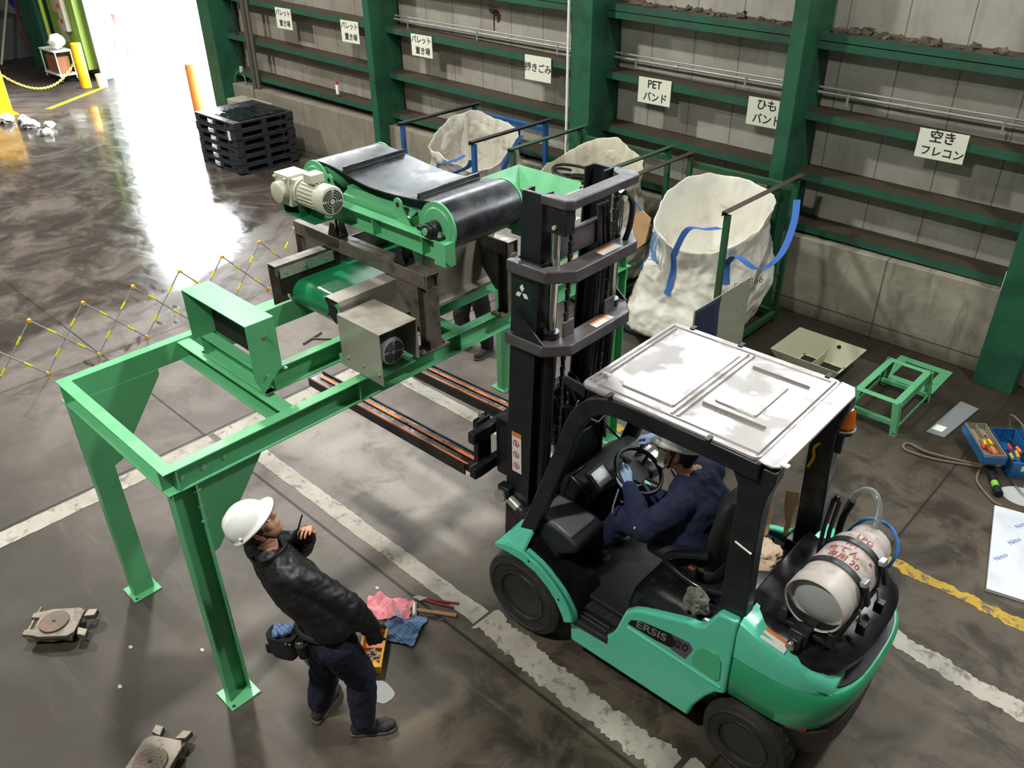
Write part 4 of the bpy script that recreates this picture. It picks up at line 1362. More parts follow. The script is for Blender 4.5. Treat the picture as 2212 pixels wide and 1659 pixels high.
MB().tube([(.56, -.49, 1.62), (.66, -.50, 1.60)], .006, 6).build('cable_clip', WHITE, FK)
m = MB().loft([rr(-.48, .60, -.475, .475, 2.13, .04), rr(-.485, .605, -.48, .48, 2.148, .04), rr(-.48, .60, -.475, .475, 2.16, .04)])
ro = m.build('roof_panel', ROOF, FK, ang=30)
rs = []
for x_, zz in ((.60, 2.146), (.675, 2.138), (.705, 2.120)):
    rs.append([V(x_, -.48 + (.06 if x_ > .70 else 0), zz), V(x_, .48 - (.06 if x_ > .70 else 0), zz), V(x_, .48 - (.06 if x_ > .70 else 0), zz + .012), V(x_, -.48 + (.06 if x_ > .70 else 0), zz + .012)])
MB().loft(rs).build('rear_visor', ROOF, FK, .004)
rb = MB()
def ridge(x0, y0, x1, y1, w=.010, h=.013):
    p0, p1 = V(x0, y0, 2.159), V(x1, y1, 2.159)
    d_ = (p1 - p0).normalized()
    s_ = V(-d_.y, d_.x, 0)
    rb.sweep([(-w, 0), (w, 0), (w * .4, h), (-w * .4, h)], p0, p1, s_, V(0, 0, 1))
ridge(-.455, -.42, -.455, .43); ridge(-.425, -.42, -.425, .40); ridge(-.455, .43, .56, .43, .008, .008); ridge(-.40, -.43, .56, -.43, .008, .008)
ridge(.070, -.42, .070, .40, .009, .014); ridge(.105, -.42, .105, .40, .009, .014)
ridge(.16, .29, .50, .29, .010, .016); ridge(.14, -.22, .50, -.22, .012, .018); ridge(.575, -.44, .575, .44, .012, .012)
rb.build_each('roof_rib', ROOF, ro)
for a in ((-.30, -.36, .045, .36), (.17, -.165, .42, .215)):
    MB().loft([rr(a[0], a[2], a[1], a[3], 2.159, .015, 3), rr(a[0] + .006, a[2] - .006, a[1] + .006, a[3] - .006, 2.169, .015, 3)]).build('pressed_panel', ROOF, ro)
MB().cyl((.30, .03, 2.169), (.30, .03, 2.1705), .022, 20).build('round_label', WHITE, ro)
MB().box((-.42, -.33, 2.17), (.05, .025, .02)).build('latch', STEEL, ro, .003)
for x_, y_ in ((-.28, -.482), (.33, -.482), (-.02, .482), (.52, .482), (-.35, .482)):
    MB().bb((x_ - .012, y_ - .004, 2.06), (x_ + .012, y_ + .004, 2.165)).bb((x_ - .014, y_ - .025, 2.161), (x_ + .014, y_ + .025, 2.168)).build('roof_clip', BLACK, FK, .002)
MB().prism([(-.47, -.46, 2.13), (-.60, -.46, 2.145), (-.63, -.46, 2.125), (-.60, -.46, 2.09), (-.47, -.46, 2.05)], V(0, .012, 0)).build('lifting_ear', BLACK, FK, .003)
MB().box((.70, -.41, 2.14), (.06, .03, .012)).build('white_sticker', WHITE, FK, .003)

# ---- beacon on the far rear pillar
bc = MB().lathe([(0, .062), (.015, .065), (.03, .055), (.095, .05), (.115, .035), (.12, 0)], (.665, .47, 1.90), (0, 0, 1), 24).build('beacon', AMBER, FK)
MB().cyl((.665, .47, 1.86), (.665, .47, 1.902), .066, 24).build('beacon_base', BLACK, bc, .003)
MB().cyl((.665, .47, 1.885), (.665, .47, 1.895), .068, 24).build('beacon_ring', WHITE, bc)
MB().bb((.60, .41, 1.74), (.70, .50, 1.86)).bb((.585, .42, 1.52), (.615, .45, 1.74)).build('reversing_speaker', BLACK, FK, .006)
m = MB()
pts = bez([(.60, .40, 1.80), (.56, .385, 1.74), (.57, .38, 1.68), (.55, .38, 1.60)])
for i in range(0, len(pts) - 2, 2):
    m.tube([pts[i], pts[i + 2]], .009, 6)
m.build('yellow_cord', YELLOW, FK)

# ---- mast
def mx(z): return -1.18 + .048 * (z - .75)
for sg in (-1, 1):
    # outer rail: channel, open inwards
    m = MB()
    sec = [(0, .37), (.20, .37), (.20, .26), (.185, .26), (.185, .34), (.015, .34), (.015, .26), (0, .26)]
    m.loft([[V(mx(z) + a, sg * b, z) for a, b in sec] for z in (.10, 2.70)])
    ou = m.build('outer_mast_rail', BLACK, FK, .003)
    m = MB()
    sec = [(.02, .325), (.17, .325), (.17, .23), (.155, .23), (.155, .30), (.035, .30), (.035, .23), (.02, .23)]
    m.loft([[V(mx(z) + a, sg * b, z) for a, b in sec] for z in (.25, 3.10)])
    m.build('inner_mast_rail', BLACK, FK, .003)
    # lift cylinder and rod
    px_ = .255
    a, b, c_ = V(mx(.3) + px_, sg * .295, .3), V(mx(2.28) + px_, sg * .295, 2.28), V(mx(2.98) + px_, sg * .295, 2.98)
    cyl = MB().cyl(a, b, .042, 24).cyl(b - V(0, 0, .05), b, .048, 24).build('lift_cylinder', BLACK_GLOSS, FK)
    MB().cyl(b, c_, .026, 24).build('cylinder_rod', CHROME, cyl)
    ch = MB()
    n = 46
    for i in range(n):
        z = 1.35 + i * .0375
        if z > 3.02: break
        ch.box((mx(z) + .285, sg * .20, z), (.022, .030 if i % 2 else .020, .034))
    ch.build('lift_chain', RUBBER, FK, .004)
    # tilt cylinder
    p0, p1, p2 = V(mx(.93) - .0, sg * .39, .95), V(-1.02, sg * .40, .90), V(-.78, sg * .42, .84)
    tc = MB().cyl(p1, p2, .042, 20).build('tilt_cylinder', BLACK, FK)
    MB().cyl(p0, p1, .034, 20).cyl(p0 - V(0, .05, 0), p0 + V(0, .05, 0), .05, 16).build('tilt_rod', STEEL, tc)
    MB().box(p0 + V(.02, 0, .03), (.1, .07, .1)).build('tilt_bracket', BLACK, tc, .01)
def cross_plate(z, th, holes=True):
    k = mx(z)
    ou = [(0, -.42), (.29, -.42), (.41, -.29), (.41, .29), (.29, .42), (0, .42), (0, .375), (.235, .375), (.29, .27), (.29, -.27), (.235, -.375), (0, -.375)]
    m = MB().prism([V(k + a, b, z) for a, b in ou], V(.0, 0, th))
    return m.build('mast_crossmember', MAST_GREY, FK, .008)
x1_ = cross_plate(2.635, .075)
for sg in (-1, 1):
    MB().cyl((mx(2.64) + .10, sg * .395, 2.7095), (mx(2.64) + .10, sg * .395, 2.711), .022, 16).build('bolt_hole', BLACK_MATTE, x1_)
x2_ = cross_plate(2.16, .075)
for xx in (x1_, x2_):
    z = 2.7115 if xx is x1_ else 2.2365
    MB().bb((mx(z) + .325, -.02, z - .001), (mx(z) + .385, .16, z + .001)).build('caution_label', WHITE, xx)
    MB().bb((mx(z) + .325, -.02, z), (mx(z) + .342, .16, z + .0018)).build('label_stripe', ORANGE, xx)
for sg in (-1, 1):
    k = mx(2.24)
    MB().prism([(k + .06, sg * .40, 2.235), (k + .30, sg * .40, 2.235), (k + .06, sg * .40, 2.42)], V(0, sg * .012, 0)).build('web_gusset', BLACK, x2_)
    MB().bb((k + .30, sg * .15, 2.235), (k + .315, sg * .25, 2.33)).build('hose_clamp', MAST_GREY, x2_, .003)
k = mx(3.05)
m = MB().prism([(k + .16, -.335, 3.05), (k + .33, -.335, 3.05), (k + .365, -.30, 3.05), (k + .365, .30, 3.05), (k + .33, .335, 3.05), (k + .16, .335, 3.05), (k + .20, .27, 3.05), (k + .27, .23, 3.05), (k + .27, -.23, 3.05), (k + .20, -.27, 3.05)], V(.003, 0, .055))
tb = m.build('top_crossbar', MAST_GREY, FK, .008)
for sg in (-1, 1):
    if sg < 0:
        MB().bb((k + .20, -.325, 2.90), (k + .335, -.245, 3.05)).build('cylinder_head', BLACK, tb, .006)
        MB().cyl((k + .26, -.325, 2.94), (k + .26, -.34, 2.94), .013, 6).build('bolt', CREAM, tb)
    else:
        MB().cyl((k + .335, .20, 2.98), (k + .35, .20, 2.98), .02, 8).build('bolt', CREAM, tb)
        MB().tube(bez([(k + .30, .24, 3.0), (k + .36, .25, 2.95), (k + .35, .255, 2.8), (k + .30, .26, 2.65)]), .018, 8).build('hose', RUBBER, tb)
MB().bb((mx(2.78) + .20, -.25, 2.71), (mx(2.78) + .235, .25, 2.86)).build('inner_crossbar', MAST_GREY, FK, .006)
MB().bb((mx(1.0) + .06, -.30, .95), (mx(1.0) + .10, .30, 1.05)).bb((mx(.4) + .06, -.30, .3), (mx(.4) + .10, .30, .42)).build_each('inner_crossbar', BLACK, FK, bevel=.006)
# emblem: three diamonds on the near rail
k = mx(2.5)
cy_ = -.3712
e = MB()
for a in (90, 210, 330):
    d_ = V(cos(radians(a)), 0, sin(radians(a)))
    s_ = V(-d_.z, 0, d_.x)
    c0 = V(k + .085, cy_, 2.505)
    e.prism([c0 + d_ * .004, c0 + d_ * .030 + s_ * .017, c0 + d_ * .056, c0 + d_ * .030 - s_ * .017], V(0, -.0015, 0))
e.build('emblem', WHITE, FK)
MB().bb((mx(2.4) + .005, -.3706, 2.28), (mx(2.4) + .165, -.3712, 2.62)).build('emblem_plate', mat('mast_dark_green', '#16221f', 0.45), FK)
# warning pictograms on the near rail
k = mx(1.33)
lab = MB().bb((k + .045, -.3704, 1.17), (k + .125, -.3716, 1.49)).build('warning_label', WHITE, FK)
MB().bb((k + .045, -.3714, 1.455), (k + .125, -.372, 1.49)).build('label_stripe', ORANGE, lab)
for z in (1.405, 1.315, 1.225):
    c0 = V(k + .082, -.3722, z)
    MB().tube([c0 + V(.024 * cos(a), 0, .024 * sin(a)) for a in [2 * pi * i / 20 for i in range(20)]], .0028, 6, closed=True).cyl(c0 + V(-.017, 0, .017), c0 + V(.017, 0, -.017), .0028, 6).build('prohibition_ring', RED, lab)
    MB().sphere(c0 + V(0, .001, .010), (.005, .001, .005), 8, 6).prism([c0 + V(-.006, 0, .004), c0 + V(.006, 0, .004), c0 + V(.008, 0, -.016), c0 + V(-.004, 0, -.016)], V(0, .001, 0)).build('pictogram', INK, lab)
# hoses and valve block between mast and cab
m = MB()
for i, (y, r_) in enumerate(((.10, .014), (.14, .014), (.18, .012))):
    m.tube(bez([(mx(2.95) + .24, y, 2.95), (mx(2.5) + .27, y + .02, 2.5), (mx(1.6) + .27, y, 1.6), (-.95, y - .05, 1.0), (-.85, y, .8)]), r_, 8)
m.build_each('hydraulic_hose', RUBBER, FK)
vb = MB().bb((-1.02, -.05, 1.10), (-.86, .24, 1.36)).bb((-1.06, .0, 1.36), (-.92, .2, 1.46)).build('valve_block', BLACK, FK, .01)
MB().cyl((-.98, .02, 1.46), (-.98, .02, 1.56), .05, 14).build('valve_cap', BLACK_GLOSS, vb, .005)
MB().bb((-.99, -.075, 1.12), (-.965, -.05, 1.34)).build('orange_tab', ORANGE, vb)
m = MB()
fr = [(-1.02, -.06, 1.62), (-.80, -.06, 1.62), (-.80, .20, 1.62), (-1.02, .20, 1.62)]
m.tube(fr, .011, 6, closed=True)
m.tube([(-.80, -.06, 1.62), (-.80, -.06, 1.40)], .011, 6).tube([(-.80, .2, 1.62), (-.80, .2, 1.40)], .011, 6)
m.build('guard_bracket', BLACK, FK)
for i in range(4):
    MB().tube(bez([(-1.02, -.02 + i * .06, 1.4), (-1.05, .0 + i * .05, 1.62 + .03 * i), (-.95, .02 + i * .05, 1.70 - .04 * i), (-.90, .1, 1.35), (-.86, .1 + .03 * i, 1.0)]), .014, 8).build('hydraulic_hose', RUBBER, FK)
mi = MB().lathe([(0, .0), (.004, .10), (.018, .11), (.02, .10), (.02, 0)], (-.88, .32, 1.30), (.80, .52, .10), 28).build('mirror', BLACK, FK)
MB().tube([(-.80, .46, 1.10), (-.88, .34, 1.28)], .008, 6).build('mirror_arm', BLACK, mi)
MB().tube([(-.60, -.34, 1.92), (-.66, -.30, 1.80), (-.55, -.20, 1.72), (-.50, -.16, 1.80)], .005, 6).build('wire_hook', ZINC, FK)
# carriage and forks
cx_ = -1.39
cg = MB()
for z in (1.33, 1.04):
    cg.bb((cx_, -.50, z), (cx_ + .06, .50, z + .085))
for sg in (-1, 1):
    cg.bb((cx_ + .06, sg * .20, 1.0), (mx(1.2) + .09, sg * .29, 1.46))
    cg.bb((cx_ + .015, sg * .10, .99), (cx_ + .06, sg * .16, 1.43))
cg.bb((cx_ + .07, -.29, 1.05), (cx_ + .10, .29, 1.40))
ca = cg.build('fork_carriage', BLACK, FK, .008)
for sg in (-1, 1):
    y = sg * .335
    fz = .965
    m = MB().prism([(cx_ - .005, y - .065, fz), (cx_ - .005, y - .065, 1.44), (cx_ - .05, y - .065, 1.44), (cx_ - .055, y - .065, fz + .06), (cx_ - 1.95, y - .065, fz + .035), (cx_ - 2.0, y - .065, fz + .012), (cx_ - 1.95, y - .065, fz), (cx_ - .05, y - .065, fz)], V(0, .13, 0))
    fo = m.build('fork', mat('fork_black', '#161517', 0.3, c2='#30292a', nsc=9, rvar=.12), FK, .006)
    sl = MB()
    sl.prism([(cx_ - .14, y - .078, fz - .03), (cx_ - .14, y - .078, fz + .062), (cx_ - 1.97, y - .078, fz + .045), (cx_ - 1.97, y - .078, fz - .03)], V(0, .012, 0))
    sl.prism([(cx_ - .14, y + .066, fz - .03), (cx_ - .14, y + .066, fz + .062), (cx_ - 1.97, y + .066, fz + .045), (cx_ - 1.97, y + .066, fz - .03)], V(0, .012, 0))
    sl.build_each('sleeve_side', mat('sleeve_black', '#1c1719', 0.5, c2='#3c2620', nsc=14), fo)
    sp = MB()
    for ya in (-.069, .0, ):
        w_ = .016 if ya < -.05 else .03
        sp.prism([(cx_ - .12, y + ya, fz + .0655), (cx_ - .12, y + ya + w_, fz + .0655), (cx_ - 1.93, y + ya + w_, fz + .0405), (cx_ - 1.93, y + ya, fz + .0405)], V(0, 0, .003))
    sp.build_each('orange_stripe', ORANGE_WORN, fo)
    MB().box((cx_ - .03, y, 1.46), (.035, .03, .05)).build('locking_pin', ZINC, fo, .004)

# ================================================================== THINGS ALONG THE WALL
def sign(x0, x1, z0, z1, lines, label, grp=None, size=.13, dy=0.0):
    c = V((x0 + x1) / 2, 8.905, (z0 + z1) / 2)
    t_ = thing('wall_sign', label, 'sign', (c.x, c.y, z0), group=grp)
    MB().bb((x0, 8.899, z0), (x1, 8.907, z1)).build('board', PAPER, t_, .001)
    n = len(lines)
    for i, s in enumerate(lines):
        zz = c.z + ((n - 1) / 2 - i) * (z1 - z0) * .50 + dy
        sz, sx = (size, 1.0) if not isinstance(size, (list, tuple)) else size[i]
        text('lettering', s, sz, INK, t_, (c.x + (.02 if i else 0), 8.8985, zz), (1, 0, 0), (0, 0, 1), .0008, sx, .0022)
    return t_
PALS = 'pallet place signs'
sign(-14.41, -13.92, 2.16, 2.51, ['パレット', '置き場'], 'white sign about pallets on the wall rail, nearest the open door', PALS, .115)
sign(-12.46, -11.98, 2.135, 2.475, ['パレット', '置き場'], 'white sign about pallets above the red capped spray can', PALS, .115)
sign(-10.66, -10.18, 2.125, 2.44, ['パレット', '置き場'], 'white sign about pallets above the blue rack, right of the slim green post', PALS, .115)
sign(-8.26, -7.78, 2.09, 2.415, ['掃きごみ'], 'white sign with one line of text left of the broad column', None, .122)
sign(-6.33, -5.85, 2.075, 2.38, ['PET', 'バンド'], 'white sign reading PET on the wall rail', None, [(.13, 1.0), (.12, 1.0)])
sign(-4.80, -4.33, 2.06, 2.365, ['ひも', 'バンド'], 'white sign partly hidden by the slim green post', None, [(.13, 1.0), (.12, 1.0)])
sign(-2.88, -2.41, 2.06, 2.345, ['空き', 'フレコン'], 'white sign on the wall rail farthest to the right of the hall', None, [(.13, 1.0), (.105, 1.0)])

# conduit along the wall
for (xa, xb, lab) in ((-11.28, -7.22, 'thin grey conduit above the rail, left of the broad column'), (-6.87, -4.28, 'thin grey conduit above the rail between broad column and slim post'), (-4.09, -1.69, 'thin grey conduit above the rail over the small green frame'), (-1.29, 4, 'thin grey conduit right of the column by the tool box')):
    m = MB()
    zc = lambda x: 2.47 + (x + 3) * -.012
    ci = thing('conduit', lab, 'pipe', (xa, 9.1, zc(xa)))
    MB().cyl((xa, 9.1, zc(xa)), (xb, 9.1, zc(xb)), .017, 10).build('pipe', GREYPOLE, ci)
    MB().cyl((xa, 9.12, zc(xa) + .05), (xb, 9.12, zc(xb) + .05), .012, 8).build('pipe', GREYPOLE, ci)
    x = xa + .35
    while x < xb:
        MB().bb((x - .012, 9.075, zc(x) - .10), (x + .012, 9.08, zc(x) + .03)).build('clamp', ZINC, ci)
        MB().cyl((x + .55, 9.1, zc(x + .55)), (x + .62, 9.1, zc(x + .62)), .023, 10).build('coupling', GREYPOLE, ci)
        x += 1.55
# vertical pipes and plinth near the door
vp = thing('drain_pipe', 'pair of dark vertical pipes standing on the concrete block by the door', 'pipe', (-15.45, 8.9, .76))
MB().cyl((-15.5, 8.88, .77), (-15.42, 8.88, 6), .055, 14).build('pipe', mat('dark_pipe', '#4b4640', 0.5), vp)
MB().cyl((-15.36, 8.88, .77), (-15.28, 8.88, 6), .035, 12).build('pipe', mat('dark_pipe_2', '#56504a', 0.5), vp)
tag(MB().bb((-15.95, 8.45, 0), (-14.85, 8.83, .76)).build('concrete_block', mat('pale_block', '#a09a8c', .85, c2='#857e70'), None, .02), 'pale concrete block on the floor behind the pallet stack', 'block')
cc = thing('cable', 'thin cable hanging from the door column with a loop and plug', 'cable', (-16.06, 8.95, .7))
MB().tube(bez([(-16.04, 8.98, 4), (-16.04, 8.98, 2.5), (-16.06, 8.97, 1.6), (-16.04, 8.96, 1.2)]), .014, 6).build('wire', BLACK_MATTE, cc)
MB().tube(bez([(-16.04, 8.94, 1.2), (-15.88, 8.9, 1.0), (-15.98, 8.86, .78), (-16.21, 8.86, .85), (-16.22, 8.88, 1.08), (-16.06, 8.92, 1.2)]), .012, 6).build('loop', mat('green_cable', '#5d7a5c', .6), cc)
MB().box((-16.04, 8.94, 1.22), (.06, .06, .12)).build('plug', CREAM, cc, .01)
sp = thing('spray_can', 'white spray can with a red cap standing on the lower wall rail', 'can', (-12.85, 8.96, 1.205))
MB().lathe([(0, .028), (.004, .032), (.155, .032), (.17, .025)], (-12.85, 8.96, 1.205), (0, 0, 1), 18).build('body', WHITE, sp)
MB().lathe([(.165, .029), (.215, .027), (.222, .0)], (-12.85, 8.96, 1.205), (0, 0, 1), 18).build('cap', RED, sp)
rb_ = thing('wall_anchor', 'small rusted anchor plate with drips high on the wall', 'bracket', (-9.15, PY, 2.75))
MB().prism([(-9.26, PY - .008, 2.87), (-9.10, PY - .008, 2.86), (-9.05, PY - .008, 2.80), (-9.08, PY - .008, 2.70), (-9.13, PY - .008, 2.70), (-9.13, PY - .008, 2.78), (-9.17, PY - .008, 2.78), (-9.18, PY - .008, 2.58), (-9.20, PY - .008, 2.58), (-9.20, PY - .008, 2.8), (-9.26, PY - .008, 2.82)], V(0, .008, 0)).build('plate', mat('rust', '#4a2f20', .8, c2='#6b4a35', nsc=20), rb_)
MB().box((-9.18, PY - .03, 2.86), (.12, .05, .02)).build('stub', RUSTY, rb_)
wbx = tag(MB().bb((-1.705, 8.70, 1.0), (-1.68, 8.80, 1.2)).build('switch_box', WHITE, None, .004), 'small white box on the side of the column by the tool box', 'switch')

# dust and scraps caught on the top rail
random.seed(11)
dm = MB()
for i in range(70):
    x = random.choice([random.uniform(-6.6, -4.4), random.uniform(-4.0, -1.8), random.uniform(-1.2, 2)])
    r = random.uniform(.02, .06)
    z = zx(3.05, 3.28, x) + .03
    o = random.random() * 50
    n0 = len(dm.v)
    dm.sphere((x, random.uniform(8.98, 9.18), z + r * .3), (r * random.uniform(1, 2.2), r, r * .8), 8, 6)
    for q in dm.v[n0:]:
        q += Vector((noise.noise(q * 25), noise.noise(q * 25 + V(9, 0, 0)), noise.noise(q * 25 + V(0, 9, 0)))) * r * .9
tag(dm.build('dust_clumps', mat('dust_brown', '#4b4238', .95, c2='#6a6157', nsc=30), None), 'brown dust and film scraps lying on the topmost wall rail', 'dust', kind='stuff')

# ------------------------------------------------------------------ pallets
PX0, PX1, PY0, PY1 = -14.86, -13.53, 7.2, 8.4
def pallet():
    t_ = thing('pallet', 'x', 'pallet', (0, 0, 0), group='black plastic pallets in the stack', local=True)
    w, d_ = (PX1 - PX0) / 2, (PY1 - PY0) / 2
    m = MB().bb((-w, -d_, .115), (w, d_, .148))
    for i in range(7):
        x = -w + .1 + i * (2 * w - .2) / 6
        m.bb((x - .02, -d_ + .04, .148), (x + .02, d_ - .04, .151))
    m.build('deck', PALLET, t_, .004)
    for ix in (-1, 0, 1):
        for iy in (-1, 0, 1):
            a, b = (.15 if ix else .10), (.15 if iy else .10)
            MB().bb((ix * (w - a / 2) - a / 2, iy * (d_ - b / 2) - b / 2, .03), (ix * (w - a / 2) + a / 2, iy * (d_ - b / 2) + b / 2, .115)).build('block', PALLET, t_, .004)
    m = MB()
    for ix in (-1, 0, 1):
        m.bb((ix * (w - .07) - .07, -d_, 0), (ix * (w - .07) + .07, d_, .03))
    for iy in (-1, 1):
        m.bb((-w, iy * (d_ - .07) - .07, .001), (w, iy * (d_ - .07) + .07, .029))
    m.build('bottom_deck', PALLET, t_, .003)
    return t_
p0 = pallet()
names = ['lowest', 'second lowest', 'third from the floor', 'fourth from the floor', 'second from the top', 'topmost and shiny wet']
pcx, pcy = (PX0 + PX1) / 2, (PY0 + PY1) / 2
for i in range(6):
    lab = 'black plastic pallet, %s of the stack by the open door' % names[i]
    pos = (pcx + random.uniform(-.015, .015), pcy + random.uniform(-.015, .015), i * .1515)
    if i == 0:
        p0.location = pos
        p0['label'] = lab
    else:
        dup(p0, pos, random.uniform(-.012, .012), lab)
m = MB()
def filmf(u, v):
    x, y = PX0 + .42 + u * .85, PY0 + .15 + v * .95
    return (x, y, .9125 + .006 + .022 * max(0, noise.noise(V(x * 5, y * 5, 1))) + .01 * max(0, noise.noise(V(x * 17, y * 17, 3))))
tag(m.grid(filmf, 50, 50).build('plastic_sheet', mat('wet_black_film', '#17181b', .12, coat=.3), None), 'wet crumpled black film lying on the topmost pallet', 'film')
for (x, y, z, sx_, sy_) in ((-13.62, PY0 - .002, .62, .09, .004), (PX1 + .002, 7.42, .60, .004, .1)):
    pass
tag(MB().bb((-13.74, PY0 - .018, .60), (-13.66, PY0 - .014, .76)).build('paper_label', PAPER, None), 'white paper label on the near side of the pallet stack', 'label')

# ------------------------------------------------------------------ racks for the big bags
def rack(x0, x1, y0, y1, h, pm, bm, label):
    t_ = thing('bag_rack', label, 'rack', ((x0 + x1) / 2, (y0 + y1) / 2, 0), group='steel bag racks along the wall')
    s = .055
    for x in (x0, x1):
        for y in (y0, y1):
            MB().bb((x - s / 2, y - s / 2, 0), (x + s / 2, y + s / 2, h)).build('post', pm, t_, .003)
    xm = x0 + (x1 - x0) * .62
    MB().bb((xm - s / 2, y1 - s / 2, .16), (xm + s / 2, y1 + s / 2, h - .12)).build('post', pm, t_, .003)
    for x in (x0, x1):
        MB().angle((x - .035, y0 - .06, h + .045), (x - .035, y1 + .12, h + .045), V(1, 0, 0), V(0, 0, -1), .07, .05, .006).build('top_bar', bm, t_, .001)
    MB().bb((x0, y1 - s / 2 + .03, h - .125), (x1, y1 + s / 2 + .03, h - .06)).build('back_rail', pm, t_, .003)
    for y in (y0, y1):
        MB().bb((x0, y - s / 2, .08), (x1, y + s / 2, .15)).build('base_rail', pm, t_, .003)
    for x in (x0, (x0 + x1) / 2, x1):
        MB().bb((x - s / 2, y0, .081), (x + s / 2, y1, .149)).build('base_rail', pm, t_, .003)
    for x in (x0, x1):
        MB().bb((x - .004, y0, .60), (x + .004, y1, .65)).build('side_rail', pm, t_)
    return t_
rack(-8.83, -7.47, 7.12, 8.45, 1.70, BLUE, mat('black_bar', '#26282c', .5), 'blue bag rack with black top bars beside the slim green post')
rack(-6.90, -5.53, 7.22, 8.48, 1.70, GREEN_RACK, mat('bar_green', '#2b4a33', .55, c2='#3b4433', nsc=6), 'green bag rack behind the forklift mast, against the broad column')
rack(-5.20, -3.86, 7.05, 8.45, 1.70, GREEN_RACK, mat('bar_brown', '#3d352c', .6, c2='#2e2d29', nsc=6), 'green bag rack with rusty brown top bars around the clean white bag')

# ------------------------------------------------------------------ big bags
def bag(name, c, rx, ry, z0, rim, material, label, seed, bulge=(0, 0), mouth_in=.55, rimr=1.0, amp=.035):
    """rim: function of angle (rad) -> (z, dx, dy)"""
    cx, cy = c
    def ring_pt(a, t):
        z1, dx, dy = rim(a)
        z = z0 + (z1 - z0) * t
        e = 2.6 + 1.2 * (1 - t)
        ca, sa = cos(a), sin(a)
        k = (abs(ca) ** e + abs(sa) ** e) ** (-1 / e)
        prof = .90 + .16 * sin(pi * min(1, t * 1.15 + .10)) if t < .85 else .90 + .16 * sin(pi * min(1, .85 * 1.15 + .10)) + (t - .85) * .45
        prof *= (1 - .25 * max(0, .08 - t) / .08)
        p = V(cx + rx * ca * k * prof + dx * t + bulge[0] * max(0, 1 - t * 2.4), cy + ry * sa * k * prof + dy * t + bulge[1] * max(0, 1 - t * 2.4), z)
        q = p * 2.3 + V(seed, 0, 0)
        n = noise.noise(q) + .6 * noise.noise(q * 2.7) + .25 * noise.noise(q * 6.5)
        fold = noise.noise(V(a * 2.2 + seed, z * 1.1, seed)) * .8 - abs(noise.noise(V(a * 4.1, z * 3.2, seed + 3))) * .9
        def rdg(v): return 1 - 2 * abs(noise.noise(v))
        cr = .55 * rdg(q * 1.6 + V(0, 3, 0)) ** 3 + .35 * rdg(q * 3.4 + V(5, 0, 0)) ** 3 + .16 * rdg(q * 7.5) ** 3
        out = V(ca, sa, 0)
        n = n * .55 + cr * .9 * (.5 + .5 * (1 - t))
        return p + out * (n + fold * .7) * amp + V(0, 0, noise.noise(q * 1.7) * amp * .6 * t)
    NA, NT_ = 150, 64
    rings = [[ring_pt(2 * pi * i / NA, j / NT_) for i in range(NA)] for j in range(NT_ + 1)]
    top = rings[-1]
    ctr = sum(top, Vector()) / NA
    # rolled rim and inner side
    inner = []
    for s_, dz in ((.993, .010), (.982, .012), (.972, .0), (.95, -.06), (.925, -.15), (.905, -.30), (.88, -.5)):
        inner.append([V(ctr.x + (p.x - ctr.x) * s_, ctr.y + (p.y - ctr.y) * s_, p.z + dz + (.02 * noise.noise(p * 6 + V(dz * 9, 0, 0)))) for p in top])
    zb = z0 + .45
    inner.append([V(ctr.x + (p.x - ctr.x) * .55, ctr.y + (p.y - ctr.y) * .55, min(p.z - .5, zb + .1)) for p in top])
    m = MB().loft(rings + inner, cap=True)
    t_ = thing(name, label, 'bag', (cx, cy, z0))
    b = m.build('fabric', material, t_, ang=180)
    return t_, b, ring_pt
def strap(parent, f, a, t0, t1, top, w=.07, m_=None):
    """sewn-on webbing from level t0 up to t1, then free to the listed points"""
    pts = []
    for i in range(8):
        t = t0 + (t1 - t0) * i / 7
        p = f(a, t)
        pts.append(p + V(cos(a), sin(a), 0) * .012)
    side = V(-sin(a), cos(a), 0)
    all_ = pts + bez([pts[-1]] + [Vector(q) for q in top], 6)[1:]
    MB().ribbon(all_, side, w, .005).build('strap', m_ or BLUE_STRAP, parent)

def rim3(a):
    s = sin(a)
    return (1.46 + .24 * s + .05 * cos(2 * a) - .03 * cos(a), .0, .0)
b3, b3f, f3 = bag('bulk_bag', (-4.36, 7.66), .60, .60, .10, rim3, BAG, 'big clean white woven bag with blue straps hanging open in a rack', 3.1, bulge=(-.12, -.22), amp=.045)
strap(b3, f3, radians(216), .52, .90, [(-4.98, 7.12, 1.52), (-5.1, 7.05, 1.68)], .07)
strap(b3, f3, radians(262), .52, .93, [(-4.25, 6.98, 1.47), (-4.05, 7.0, 1.52), (-3.92, 7.03, 1.56)], .075)
strap(b3, f3, radians(318), .68, .86, [(-3.72, 7.08, 1.30), (-3.50, 7.15, 1.20), (-3.42, 7.4, 1.30), (-3.5, 7.75, 1.50), (-3.62, 8.0, 1.66)], .075)
for k, (dx, zz) in enumerate(((0, .95), (.06, 1.02), (.11, 1.08))):
    pp = f3(radians(232 + 4 * k), .97)
    MB().ribbon(bez([pp + V(0, -.02, .02), pp + V(-.02, -.05, -.12), pp + V(.03, -.06, -.26), pp + V(-.03, -.05, zz - pp.z)]), (1, .3, 0), .022, .003).build('tie_tape', mat('light_blue_tape', '#6f9bd0', .7), b3)
_q = f3(radians(338), .62)
text('marking', '5-P-366', .12, mat('faded_ink', '#6d6d66', .8), b3, _q + V(.05, -.02, 0), (.40, .92, .10), (0, 0, 1), .0005)
def rim1(a):
    return (1.50 + .20 * sin(a - .5) + .05 * sin(3 * a), -.06, 0)
b1, b1f, f1 = bag('bulk_bag', (-8.08, 7.78), .62, .58, .10, rim1, BAG_DIRTY, 'grimy grey woven bag slumping open inside the blue rack', 8.7, amp=.07)
